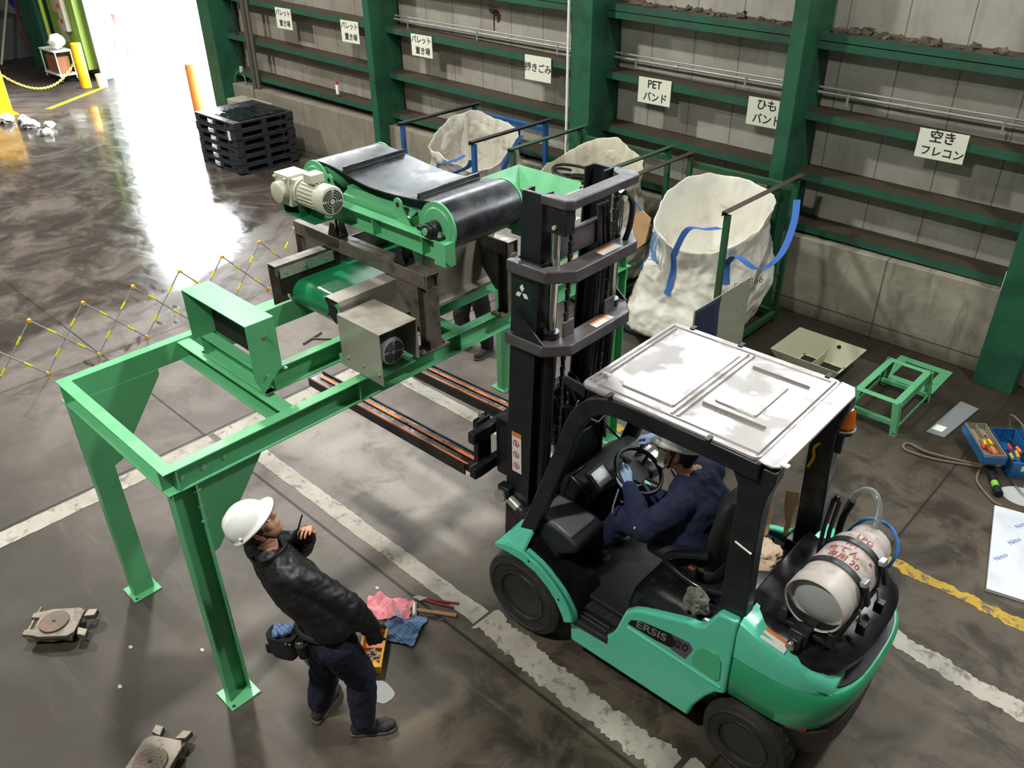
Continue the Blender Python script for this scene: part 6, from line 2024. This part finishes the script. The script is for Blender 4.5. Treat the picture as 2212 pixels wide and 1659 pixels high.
def fingers(m, wrist, d, n, side, curls, sc=1.0, thumb=(.6, .5), fr=.0088):
    """palm from wrist along d; n = palm normal (towards the grip), side = towards the thumb"""
    d, n, side = Vector(d).normalized(), Vector(n).normalized(), Vector(side).normalized()
    wrist = Vector(wrist)
    for i in range(4):
        s = side * (.033 - .022 * i) * sc
        a, b = wrist + s * .7 + d * .015 * sc, wrist + d * (.088 - abs(i - 1) * .004) * sc + s
        m.limb((a, .017 * sc), (b, .0135 * sc))
        L = [(.043, .026, .022), (.047, .030, .023), (.043, .028, .022), (.034, .021, .019)][i]
        ang = 0
        p = b
        dd = d + side * (.10 - .065 * i)
        dd.normalize()
        chain = [(p, fr * 1.25 * sc)]
        for k, l in enumerate(L):
            ang += curls[i] * (1.0, 1.15, .8)[k]
            q = p + (dd * cos(ang) + n * sin(ang)) * l * sc
            chain.append((q, fr * (1.1, 1.0, .88)[k] * sc))
            p = q
        m.limb(*chain)
    t0 = wrist + side * .022 * sc + d * .025 * sc
    td = (d * .62 + side * .72 + n * thumb[0] * .5).normalized()
    t1 = t0 + td * .048 * sc
    td2 = (d * .85 + side * .25 + n * thumb[0]).normalized()
    t2 = t1 + td2 * .034 * sc
    td3 = (d * .9 + n * thumb[1] - side * .1).normalized()
    t3 = t2 + td3 * .028 * sc
    m.limb((t0, .018 * sc), (t1, .0125 * sc), (t2, .0105 * sc), (t3, .009 * sc))
    return m
def head_mesh(m, c, f, u, r):
    R = Matrix((r, f, u)).transposed()
    c = Vector(c)
    def L(a, b, d): return c + r * a + f * b + u * d
    m.ell(L(0, -.012, .03), (.076, .094, .088), R)
    m.ell(L(0, .022, -.035), (.062, .068, .078), R)
    m.ell(L(0, .045, -.088), (.036, .036, .026), R)
    m.limb((L(0, .088, .012), .010), (L(0, .106, -.022), .014))
    m.limb((L(-.012, .094, -.024), .009), (L(.012, .094, -.024), .009))
    m.limb((L(-.020, .084, -.058), .008), (L(0, .090, -.056), .0095), (L(.020, .084, -.058), .008))
    m.limb((L(-.018, .083, -.068), .008), (L(.018, .083, -.068), .008))
    m.limb((L(-.042, .076, .028), .011), (L(-.012, .086, .026), .010), (L(.012, .086, .026), .010), (L(.042, .076, .028), .011))
    for s in (-1, 1):
        m.ell(L(s * .045, .060, -.022), (.022, .022, .024), R)
        m.ell(L(s * .077, -.008, -.006), (.009, .020, .032), R)
        m.ell(L(s * .080, .004, -.030), (.007, .011, .012), R)
    return L
def helmet(parent, c, f, u, r, name='helmet', brim_mat=None, mark=False):
    c = Vector(c)
    def pt(phi, th, k=0.0):
        ex = .106 + k, .134 + k, .122 + k
        x, y, z = ex[0] * cos(th) * sin(phi), ex[1] * cos(th) * cos(phi), ex[2] * sin(th)
        if th > .35:
            ridge = max(0, 1 - abs(x) / .012) * .006 + max(0, 1 - abs(abs(x) - .045) / .010) * .004
            z += ridge * min(1, (th - .35) * 3)
        return c + r * x + f * y + u * (z + .048)
    NP, NTH = 56, 16
    m = MB()
    rings = []
    def brim(phi, e, drop):
        base = pt(phi, 0)
        out = (r * sin(phi) + f * cos(phi)).normalized()
        fr_ = max(0, cos(phi)) ** 1.6
        return base + out * e * (.010 + .034 * fr_) - u * (drop + .010 * e * fr_)
    ph = [2 * pi * i / NP for i in range(NP)]
    rings.append([brim(a, 1.0, .016) for a in ph])
    rings.append([brim(a, 1.0, .010) for a in ph])
    rings.append([brim(a, .35, .002) for a in ph])
    for j in range(NTH):
        rings.append([pt(a, (pi / 2 - .03) * (j / (NTH - 1)) ** .9) for a in ph])
    m.loft(rings, cap=False)
    m.f.append(tuple(range(len(m.v) - NP, len(m.v))))
    o = m.build(name, HELMET, parent, ang=70, solid=.003)
    lm = MB().loft([[c + r * sin(a) * .096 + f * cos(a) * .122 + u * .045 for a in ph], [c + r * sin(a) * .096 + f * cos(a) * .122 + u * .07 for a in ph], [c + r * sin(a) * .07 + f * cos(a) * .09 + u * .11 for a in ph]], cap=False)
    lm.build('helmet_liner', BLACK_MATTE, o, ang=80)
    bv = MB().loft([[brim(a, .30, .006) for a in [-1.0 + 2.0 * i / 20 for i in range(21)]] + [brim(a, .97, .019) for a in [1.0 - 2.0 * i / 20 for i in range(21)]], [brim(a, .30, .008) for a in [-1.0 + 2.0 * i / 20 for i in range(21)]] + [brim(a, .97, .021) for a in [1.0 - 2.0 * i / 20 for i in range(21)]]])
    bv.build('brim_underside', brim_mat or BLACK_MATTE, o)
    for s in (-1, 1):
        q = pt(s * 1.9, .12, .002)
        MB().sphere(q, (.010, .010, .010), 10, 8).build('rivet', HELMET, o)
    if mark:
        for k in range(4):
            a0 = pt(-.50 + .22 * k, .62, .004); a1 = pt(-.30 + .22 * k, .22, .004)
            MB().ribbon([a0.lerp(a1, t) + (a0.lerp(a1, t) - c).normalized() * .004 for t in (0, .25, .5, .75, 1)], r, .010, .002).build('mark', INK, o)
    return o
def person(P, label, skin_hands=(), name='person'):
    """P: joints in world coordinates"""
    t_ = thing(name, label, 'person', P['base'])
    hf, hu, hr = frame(P['face'], P.get('hup', (0, 0, 1)))
    rv = Vector(P['right']).normalized()
    v = {k: Vector(q) for k, q in P.items() if isinstance(q, tuple) and k not in ('base', 'face', 'right', 'hup')}
    fwd = V(0, 0, 1).cross(rv).normalized()
    # body: one skin, slightly thinner than the clothes
    b = Flesh()
    L = head_mesh(b, v['head'], hf, hu, hr)
    b.limb((v['head'] - hu * .06 - hf * .02, .055), (v['neck'], .058), (v['neck'] - V(0, 0, .05), .07))
    for s, k in ((-1, 'L'), (1, 'R')):
        b.limb((v['neck'].lerp(v['sh' + k], .3), .06), (v['sh' + k], .06), (v['el' + k], .042), (v['wr' + k], .028))
        b.limb((v['pelvis'] + rv * s * .08, .085), (v['kn' + k], .05), (v['an' + k], .038))
    b.limb((v['pelvis'], .09), (v['chest'], .09), (v['neck'] - V(0, 0, .08), .07))
    hands = {}
    for k in ('L', 'R'):
        h = P['hand' + k]
        if h.get('bare'):
            fingers(b, v['wr' + k], h['d'], h['n'], h['side'], h['curl'], h.get('sc', 1.0), h.get('thumb', (.6, .5)))
    body = b.skin('body', SKIN, t_, .0065, 4)
    # face details
    for s in (-1, 1):
        MB().sphere(L(s * .030, .078, .004), .0115, 12, 8).build('eye', WHITE, body)
        MB().sphere(L(s * .030, .0865, .004), .0055, 10, 6).build('iris', HAIR, body)
        MB().tube([L(s * .046, .086, .030), L(s * .030, .096, .034), L(s * .014, .097, .030)], .0045, 6).build('eyebrow', HAIR, body)
    hair = Flesh()
    hair.ell(L(0, -.035, .02), (.083, .090, .088), Matrix((hr, hf, hu)).transposed())
    hair.ell(L(0, -.060, -.035), (.062, .045, .060), Matrix((hr, hf, hu)).transposed())
    for s in (-1, 1):
        hair.ell(L(s * .066, .018, .022), (.016, .032, .036), Matrix((hr, hf, hu)).transposed())
    hair.skin('hair', HAIR, t_, .007, 3, .006, .02)
    if P.get('helmet', True):
        helmet(t_, L(0, -.005, .012), hf, hu, hr, mark=P.get('mark', False))
        for s in (-1, 1):
            MB().ribbon(bez([L(s * .085, .01, .045), L(s * .082, .022, -.03), L(s * .055, .035, -.098), L(0, .045, -.118)]), hf, .012, .003).build('chin_strap', BLACK_MATTE, t_)
            MB().ribbon(bez([L(s * .085, -.05, .04), L(s * .083, -.02, -.04), L(s * .082, .022, -.045)]), hf, .010, .003).build('chin_strap', BLACK_MATTE, t_)
    if P.get('mask'):
        def mf(a, q):
            x = (a - .5) * .13
            k = (a - .5) * 2
            return L(x, .115 - .052 * k * k - .008 * abs(q - .45), .008 - .115 * q + .016 * k * k * (q - .5))
        MB().grid(mf, 16, 12).build('face_mask', MASK, t_, ang=80, solid=.003)
        for s in (-1, 1):
            MB().tube(bez([L(s * .062, .064, .0), L(s * .075, .02, .012), L(s * .083, -.02, .0)]), .0022, 5).build('mask_loop', WHITE, t_)
            MB().tube(bez([L(s * .062, .064, -.09), L(s * .076, .02, -.05), L(s * .083, -.02, -.015)]), .0022, 5).build('mask_loop', WHITE, t_)
    # jacket
    jm, tm = P['jacket'], P['trousers']
    bulk = P.get('bulk', 1.0)
    j = Flesh()
    jl = v['pelvis'] + V(0, 0, P.get('hem', .02))
    for s in (-1, 1):
        j.limb((jl + rv * s * .075, .125 * bulk), (jl.lerp(v['chest'], .5) + rv * s * .075, .125 * bulk), (v['chest'] + rv * s * .085, .128 * bulk), (v['neck'].lerp(v['chest'], .42) + rv * s * .075, .105 * bulk))
    j.limb((v['neck'] - V(0, 0, .02) - fwd * .01, .078), (v['neck'].lerp(v['chest'], .35), .11), (v['chest'], .135 * bulk), (jl, .13 * bulk))
    for s, k in ((-1, 'L'), (1, 'R')):
        j.limb((v['neck'].lerp(v['sh' + k], .45) - V(0, 0, .012), .085 * bulk), (v['sh' + k], .084 * bulk), (v['sh' + k].lerp(v['el' + k], .5), .082 * bulk), (v['el' + k], .074 * bulk), (v['el' + k].lerp(v['wr' + k], .55), .068 * bulk), (v['wr' + k], .050 * bulk))
    ja = j.skin('jacket', jm, t_, .010, 5, P.get('wr', .03), P.get('wsc', .08))
    nk = v['neck']
    cf = P.get('collar', .085)
    ax = (v['head'] - v['chest']).normalized()
    a_, b_, c_ = frame(fwd, ax)
    rng = [radians(35 + 290 * i / 28) for i in range(29)]
    m = MB()
    rr_ = []
    for a in rng:
        e = c_ * sin(a) + a_ * cos(a)
        q = nk + e * cf - ax * .035
        rr_.append([q, q + e * .018 + ax * (.055 + .018 * cos(a)), q + e * .024 + ax * (.05 + .018 * cos(a)), q + e * .014 - ax * .005])
    m.loft(rr_).build('collar', jm, ja, .004, ang=50)
    # trousers
    t = Flesh()
    if P.get('sit'):
        t.limb((v['pelvis'] + rv * .07 - fwd * .02, .125), (v['pelvis'] - rv * .07 - fwd * .02, .125))
    else:
        t.limb((v['pelvis'] + rv * .065 - V(0, 0, .02), .118), (v['pelvis'] - rv * .065 - V(0, 0, .02), .118))
    for s, k in ((-1, 'L'), (1, 'R')):
        hp_ = v['pelvis'] + rv * s * .085 - V(0, 0, 0 if P.get('sit') else .05)
        t.limb((hp_, .116), (hp_.lerp(v['kn' + k], .5), .104), (v['kn' + k], .090), (v['kn' + k].lerp(v['an' + k], .5), .086), (v['an' + k] + V(0, 0, .045), .078))
    tr_ = t.skin('trousers', tm, t_, .010, 4, P.get('twr', .032), .07)
    # shoes
    for k in ('L', 'R'):
        d = (v['toe' + k] - v['an' + k]); 
        up = V(0, 0, 1)
        d = d.normalized()
        sd = d.cross(up).normalized()
        u2 = sd.cross(d).normalized()
        a0 = v['an' + k] - u2 * P.get('sole_drop', .045)
        s_ = Flesh()
        s_.limb((a0 - d * .05, .042), (a0 + d * .05, .044), (a0 + d * .13, .040), (a0 + d * .165, .032))
        s_.limb((a0 - d * .035 + u2 * .03, .045), (a0 + d * .03 + u2 * .025, .044))
        s_.limb((a0 + d * .13 + sd * .014, .034), (a0 + d * .13 - sd * .014, .034))
        sh_ = s_.skin('shoe', SHOE, t_, .008, 4)
        ol = []
        for (q, w_) in ((-.098, .018), (-.085, .036), (-.03, .040), (.05, .043), (.12, .047), (.175, .038), (.198, .016)):
            ol.append((q, w_))
        oo = [a0 + d * q + sd * w_ - u2 * .048 for q, w_ in ol] + [a0 + d * q - sd * w_ - u2 * .048 for q, w_ in ol[::-1]]
        MB().prism(oo, u2 * .026).build('sole', mat('sole_grey_' + k + P['tag'], '#55504d', .7), sh_, .006)
        for i in range(4):
            q = a0 + d * (.04 + .022 * i) + u2 * (.066 - .010 * i)
            MB().tube([q + sd * .024 - u2 * .008, q + u2 * .002, q - sd * .024 - u2 * .008], .004, 6).build('lace', BLACK_MATTE, sh_)
    # gloves
    for k in ('L', 'R'):
        h = P['hand' + k]
        if not h.get('bare'):
            g = Flesh()
            fingers(g, v['wr' + k], h['d'], h['n'], h['side'], h['curl'], h.get('sc', 1.08), h.get('thumb', (.6, .5)), .0095)
            back = -Vector(h['d']).normalized()
            g.limb((v['wr' + k] + back * .045, .040), (v['wr' + k] + back * .01, .034), (v['wr' + k] - back * .02, .030))
            g.skin('glove', h['mat'], t_, .0048, 3)
    return t_, L, v

# ---- the worker standing in front
P1 = dict(tag='a', base=(-3.13, 1.68, 0), face=(.36, .60, .66), right=(.98, -.06, 0),
          head=(-3.325, 1.49, 1.64), neck=(-3.27, 1.50, 1.485), chest=(-3.18, 1.555, 1.28), pelvis=(-3.05, 1.63, .95),
          shL=(-3.44, 1.53, 1.405), shR=(-3.085, 1.53, 1.405), elL=(-3.44, 1.76, 1.25), wrL=(-3.30, 1.74, 1.43),
          elR=(-2.91, 1.70, 1.18), wrR=(-2.855, 1.79, .985),
          knL=(-3.22, 1.665, .50), knR=(-2.985, 1.755, .50), anL=(-3.295, 1.625, .095), anR=(-2.985, 1.725, .095),
          toeL=(-3.36, 1.80, .095), toeR=(-2.865, 1.875, .095),
          handL=dict(bare=True, d=(.38, -.10, .92), n=(.55, -.7, -.3), side=(.7, .55, .2), curl=(.55, .7, .8, .9), sc=1.0),
          handR=dict(mat=GLOVE_BLACK, d=(.08, .10, -1), n=(-.55, .5, 0), side=(.1, .95, .1), curl=(.22, .26, .3, .34)),
          jacket=JACKET, trousers=NAVY_DARK, bulk=1.08, hem=.14, wr=.026, wsc=.055, collar=.082, sole_drop=.047)
p1, L1, v1 = person(P1, 'person standing in a white helmet, black jacket and navy trousers, looking up at the machine')
MB().ribbon(bez([v1['head'] + V(.02, .075, -.075), v1['neck'] + V(.085, .06, .0), v1['neck'] + V(.05, .10, -.03), v1['neck'] + V(-.03, .09, -.03)]), (0, 0, 1), .045, .012).build('neck_warmer', mat('purple_navy', '#24224a', .85), p1)
MB().tube(bez([v1['pelvis'] + V(-.17, -.06, .05), v1['pelvis'] + V(-.06, -.14, .05), v1['pelvis'] + V(.08, -.10, .05), v1['pelvis'] + V(.16, .02, .05)]), .018, 8).build('belt', BLACK_MATTE, p1)
MB().tube(bez([V(-2.955, 1.56, .79), V(-2.90, 1.60, .80), V(-2.868, 1.66, .835)]), .003, 6).build('pocket_piping', mat('lime_piping', '#a9cf4a', .5), p1)
pen = thing('pen', 'dark pen in the raised hand of the standing person', 'pen', (-3.28, 1.70, 1.55))
MB().cyl((-3.29, 1.69, 1.50), (-3.255, 1.715, 1.62), .005, 8).build('barrel', BLACK, pen)
# pouch and tool on the belt
po_ = thing('tool_pouch', 'black tool pouch hanging on the belt of the standing person', 'pouch', (-3.20, 1.44, .80))
R = Matrix.Rotation(radians(28), 3, 'Z')
rg = []
for z, a, b in ((.775, .055, .030), (.80, .075, .045), (.88, .085, .055), (.965, .088, .058)):
    c = V(-3.205, 1.435, z)
    rg.append([c + R @ V(a * (abs(cos(q)) ** .6) * (1 if cos(q) > 0 else -1), b * (abs(sin(q)) ** .6) * (1 if sin(q) > 0 else -1), 0) for q in [2 * pi * i / 24 for i in range(24)]])
MB().loft(rg).build('body', PLASTIC, po_, ang=60)
MB().box(V(-3.23, 1.375, .86), (.09, .012, .07), R).build('front_pocket', BLACK_MATTE, po_, .006)
for dx in (.05, .075):
    MB().sphere(V(-3.205, 1.435, .95) + R @ V(dx, -.055, 0), .006, 8, 6).build('rivet', ZINC, po_)
rg_ = MB()
for i in range(9):
    a = i * 2.4
    rg_.sphere(V(-3.205, 1.435, .985) + R @ V(.05 * cos(a) * (i / 9), .03 * sin(a) * (i / 9), .01 * (i % 3)), (.032, .028, .026), 14, 10)
for q in rg_.v:
    q += V(noise.noise(q * 30), noise.noise(q * 30 + V(7, 0, 0)), noise.noise(q * 30 + V(0, 7, 0))) * .018
tag(rg_.build('rag', PLAID_BLUE, None, ang=180), 'crumpled blue rag stuffed in the black tool pouch', 'rag')
tl = thing('socket_tool', 'black and chrome socket tool hanging at the back of the belt', 'tool', (-3.06, 1.475, .8))
MB().cyl((-3.055, 1.468, .87), (-3.06, 1.462, .97), .032, 18, .036).build('holder', BLACK_MATTE, tl, .004)
MB().cyl((-3.06, 1.462, .95), (-3.06, 1.458, 1.0), .024, 16).build('socket', CHROME, tl, .003)
MB().cyl((-3.05, 1.47, .79), (-3.055, 1.468, .87), .010, 10).build('tip', CREAM, tl)

# ---- the driver
P2 = dict(tag='b', base=(-1.9, 3.6, .98), face=(-.92, -.34, .06), hup=(.0, .24, .97), right=(-.05, 1, 0), mask=True, mark=True, sit=True,
          head=(-2.085, 3.585, 1.615), neck=(-2.005, 3.60, 1.485), chest=(-1.91, 3.61, 1.30), pelvis=(-1.87, 3.61, 1.085),
          shL=(-1.935, 3.405, 1.40), shR=(-1.965, 3.805, 1.41), elL=(-2.10, 3.315, 1.165), wrL=(-2.315, 3.445, 1.295),
          elR=(-2.18, 3.93, 1.25), wrR=(-2.36, 3.84, 1.425),
          knL=(-2.36, 3.47, 1.0), knR=(-2.38, 3.75, 1.0), anL=(-2.60, 3.50, .60), anR=(-2.62, 3.76, .60),
          toeL=(-2.80, 3.50, .54), toeR=(-2.82, 3.76, .54),
          handL=dict(mat=GLOVE_BLUE, d=(-.85, .22, .42), n=(-.2, .75, -.55), side=(.15, .55, .8), curl=(.45, .5, .55, .6), thumb=(.3, .2)),
          handR=dict(mat=GLOVE_BLUE, d=(-.85, -.15, .10), n=(-.1, 0, -1), side=(-.1, -1, .1), curl=(.55, .6, .65, .7)),
          jacket=NAVY, trousers=NAVY, bulk=1.05, hem=.0, wr=.03, collar=.078)
p2, L2, v2 = person(P2, 'person driving the forklift in white helmet, face mask, navy overalls and pale blue gloves')
MB().box(v2['elL'] + V(-.03, -.062, .03), (.012, .004, .035)).build('pen_tab', WHITE, p2)

# ---- the worker behind the belt machine
P3 = dict(tag='c', base=(-5.95, 5.58, 0), face=(-.6, -.75, -.3), right=(.75, -.65, 0),
          head=(-5.98, 5.50, 1.56), neck=(-5.96, 5.55, 1.41), chest=(-5.94, 5.59, 1.22), pelvis=(-5.94, 5.60, .92),
          shL=(-6.07, 5.68, 1.33), shR=(-5.82, 5.42, 1.33), elL=(-6.20, 5.55, 1.15), wrL=(-6.12, 5.40, 1.25),
          elR=(-5.82, 5.32, 1.10), wrR=(-5.95, 5.26, 1.22),
          knL=(-6.07, 5.50, .50), knR=(-5.83, 5.61, .49), anL=(-6.10, 5.55, .095), anR=(-5.80, 5.62, .095),
          toeL=(-6.16, 5.40, .095), toeR=(-5.80, 5.44, .095),
          handL=dict(mat=GLOVE_BLACK, d=(.3, -.6, .6), n=(.6, .5, -.2), side=(.3, .3, .9), curl=(.4, .4, .4, .4)),
          handR=dict(mat=GLOVE_BLACK, d=(-.6, -.2, .7), n=(-.3, .7, 0), side=(.1, -.2, .9), curl=(.4, .4, .4, .4)),
          jacket=JACKET, trousers=mat('black_trousers', '#131318', .85, c2='#1a1a20', nsc=9), bulk=1.0, hem=.02, wr=.03)
person(P3, 'person in black trousers and dark shoes standing behind the belt machine')

# ================================================================== LOAD ON THE FORKLIFT
gc = thing('gas_cylinder', 'dented whitish gas cylinder strapped across the back of the forklift', 'gas cylinder', (-1.0, 3.55, 1.2))
TX, TZ, TR = -1.005, 1.365, .158
ax = V(.02, 1, 0).normalized()
o0 = V(TX, 3.27, TZ)
pr = [(.06, 0), (.055, .06), (.035, .105), (.012, .135), (.0, .145)]
m = MB().lathe([(.03, .142), (.03, .152), (.06, .156), (.075, .160), (.24, .160), (.245, .163), (.255, .163), (.26, .160), (.44, .160), (.47, .156), (.51, .135), (.535, .09), (.545, .04), (.548, 0)], o0 + V(0, .0, 0), ax, 48)
m.build('shell', TANK, gc)
MB().lathe([(-.002, .150), (-.085, .151), (-.092, .156), (-.085, .161), (.01, .163)], o0 + ax * .06, ax, 48).build('foot_ring', TANK, gc, solid=.004)
MB().lathe([(.0, .0), (.004, .06), (.014, .11), (.034, .146)], o0 + ax * .0, ax, 40).build('end_cap', TANKEND, gc, solid=.003)
# collar at the far end
cl = MB()
pts = []
for i in range(25):
    a = radians(-60 + 300 * i / 24)
    pts.append(a)
sdx, sdz = V(1, -.02, 0).normalized(), V(0, 0, 1)
ring = [[o0 + ax * q + (sdx * cos(a) + sdz * sin(a)) * .115 for a in pts] for q in (.50, .62)]
cl.loft([[ring[0][i], ring[1][i]] for i in range(25)], cap=False)
cl.build('valve_collar', TANK, gc, solid=.006)
MB().cyl(o0 + ax * .54, o0 + ax * .60, .02, 12).cyl(o0 + ax * .575 - V(0, 0, .03), o0 + ax * .575 + V(0, 0, .05), .012, 10).build('valve', ZINC, gc)
MB().cyl(o0 + ax * .575 + V(.0, 0, .05), o0 + ax * .575 + V(0, 0, .075), .024, 14).build('valve_knob', RED, gc)
# hand painted red marks on the shell
RP = mat('red_marks', '#c2483c', .7)
def on_shell(s, along, ang, size):
    t_ = text('painted_mark', s, size, RP, gc, (0, 0, 0), (0, 1, 0), (-1, 0, 0), .0002)
    off = OFF[t_.name]
    for q in t_.data.vertices:
        p = q.co + off
        u, w = p.y, -p.x          # lettering coordinates
        a = ang - u / .161
        q.co = o0 + ax * (along + w) + (sdx * cos(a) + sdz * sin(a)) * .1645 - off
on_shell('FP1', .345, radians(92), .045)
on_shell('充てん', .285, radians(98), .06)
on_shell('専用 20', .225, radians(88), .055)
on_shell('LPG', .43, radians(80), .055)
on_shell('×', .32, radians(45), .06)
# straps, cradle
st2 = thing('tank_cradle', 'black cradle with two ratchet bands holding the gas cylinder', 'cradle', (-1.0, 3.5, 1.15))
for q in (.17, .38):
    c = o0 + ax * q
    r_ = [c + (sdx * cos(a) + sdz * sin(a)) * .167 for a in [radians(-35 + 250 * i / 40) for i in range(41)]]
    MB().ribbon(r_, ax, .042, .005).build('band', BLACK, st2)
    e = radians(18)
    pb = c + (sdx * cos(e) + sdz * sin(e)) * .185
    Rm = Matrix((sdz * cos(e) * 1.0 - sdx * sin(e), ax, sdx * cos(e) + sdz * sin(e))).transposed()
    MB().box(pb, (.13, .036, .022), Rm).build('buckle', BLACK_GLOSS, st2, .004)
    MB().box(pb + (sdz * cos(e) - sdx * sin(e)) * .07, (.03, .05, .035), Rm).build('buckle_hinge', ZINC, st2, .004)
    MB().cyl(c + sdx * .165 - sdz * .06, c + sdx * .19 - sdz * .15, .007, 8).build('hook_bolt', ZINC, st2)
    MB().box(c + sdx * .20 - sdz * .165, (.05, .05, .07)).build('hook_block', BLACK, st2, .006)
k = MB().bb((-1.12, 3.22, 1.165), (-.90, 3.82, 1.195)).bb((-1.16, 3.22, 1.165), (-1.12, 3.80, 1.26)).bb((-.90, 3.22, 1.165), (-.86, 3.80, 1.26))
k.build('saddle', BLACK, st2, .006)
MB().ribbon(bez([o0 + V(-.165, -.015, -.02), o0 + V(-.10, -.02, -.10), o0 + V(0, -.02, -.115), o0 + V(.10, -.02, -.10), o0 + V(.15, -.015, -.06)]), (0, 0, 1), .05, .01).build('end_bar', BLACK, st2)
MB().bb((-1.07, 3.16, 1.135), (-.97, 3.26, 1.22)).bb((-1.05, 3.13, 1.12), (-.99, 3.17, 1.19)).build('pivot_block', BLACK, st2, .008)
MB().cyl((-1.03, 3.10, 1.155), (-1.03, 3.14, 1.155), .024, 16).build('pivot_pin', CHROME, st2, .003)
for dx in (0, .035):
    MB().tube([V(-1.20 + dx, 3.72, 1.17), V(-1.24 + dx, 3.84, 1.36), V(-1.25 + dx, 3.92, 1.52)], .012, 8).build('lever_bar', BLACK, st2)
MB().sphere((-1.235, 3.92, 1.53), .02, 10, 8).build('lever_knob', BLACK_GLOSS, st2)
hz = thing('gas_hose', 'clear arched gas hose rising over the gas cylinder', 'hose', (-1.0, 3.9, 1.3))
MB().tube(bez([V(-1.20, 3.98, 1.17), V(-1.20, 4.0, 1.36), V(-1.16, 4.0, 1.56), V(-1.07, 3.97, 1.64), V(-1.0, 3.92, 1.58), V(-.985, 3.88, 1.44), V(-.99, 3.86, 1.36)]), .019, 10).build('tube', CLEAR, hz)
MB().tube(bez([V(-1.20, 3.98, 1.17), V(-1.20, 4.0, 1.36), V(-1.17, 4.0, 1.5)]), .0195, 10).build('sleeve', BLACK_MATTE, hz)
MB().tube(bez([V(-1.18, 4.0, 1.22), V(-1.08, 4.03, 1.40), V(-.94, 4.0, 1.44), V(-.86, 3.95, 1.36), V(-.87, 3.90, 1.25)]), .010, 8).build('blue_hose', mat('blue_hose', '#3f7fc0', .3), hz)
# papers and rags
def paper(pts, n, label, seed, name='kraft_paper', amp=.02):
    a, b, c, d = [Vector(q) for q in pts]
    def f(u, v):
        p = a.lerp(b, u).lerp(d.lerp(c, u), v)
        k = noise.noise(p * 14 + V(seed, 0, 0)) * amp + abs(noise.noise(p * 30 + V(seed, 3, 0))) * amp * .4
        return p + Vector(n) * k
    return tag(MB().grid(f, 24, 24).build(name, CREAM_PAPER, None, ang=25, solid=.0015), label, 'paper')
paper([(-1.50, 3.85, 1.43), (-1.425, 3.85, 1.45), (-1.435, 3.84, 1.18), (-1.455, 3.84, 1.16)], (0, -1, 0), 'tall strip of kraft paper hanging behind the driver seat', 1)
paper([(-1.50, 3.84, 1.49), (-1.42, 3.845, 1.52), (-1.405, 3.835, 1.43), (-1.485, 3.83, 1.40)], (.2, -1, 0), 'folded kraft paper flap at the top of the tall strip', 2, amp=.008)
paper([(-1.57, 3.62, 1.50), (-1.50, 3.70, 1.55), (-1.49, 3.68, 1.26), (-1.56, 3.60, 1.20)], (0, -1, 0), 'cut piece of cardboard leaning behind the seat back', 3, 'cardboard_piece', .006)
def wad(c, r, material, label, cat, name, seed):
    m = MB().sphere(c, r, 40, 28)
    cc = Vector(c)
    for q in m.v:
        d = (q - cc)
        n = noise.noise(q * 18 + V(seed, 0, 0)) + .6 * abs(noise.noise(q * 38 + V(seed, 0, 0)))
        q += d.normalized() * n * .035
        q.z = max(q.z, cc.z - r[2] * .7)
    return tag(m.build(name, material, None, ang=20), label, cat)
wad((-1.47, 3.60, 1.185), (.10, .12, .06), mat('crumpled_kraft', '#c4ad94', .9), 'crumpled kraft paper lying on the forklift hood', 'paper', 'paper_wad', 4)
wad((-1.62, 3.17, 1.015), (.075, .065, .075), mat('grey_rag', '#6f6f68', .9, c2='#3a3b3c', nsc=14), 'grey work glove bundle tucked at the foot of the rear pillar', 'rag', 'rag_bundle', 7)
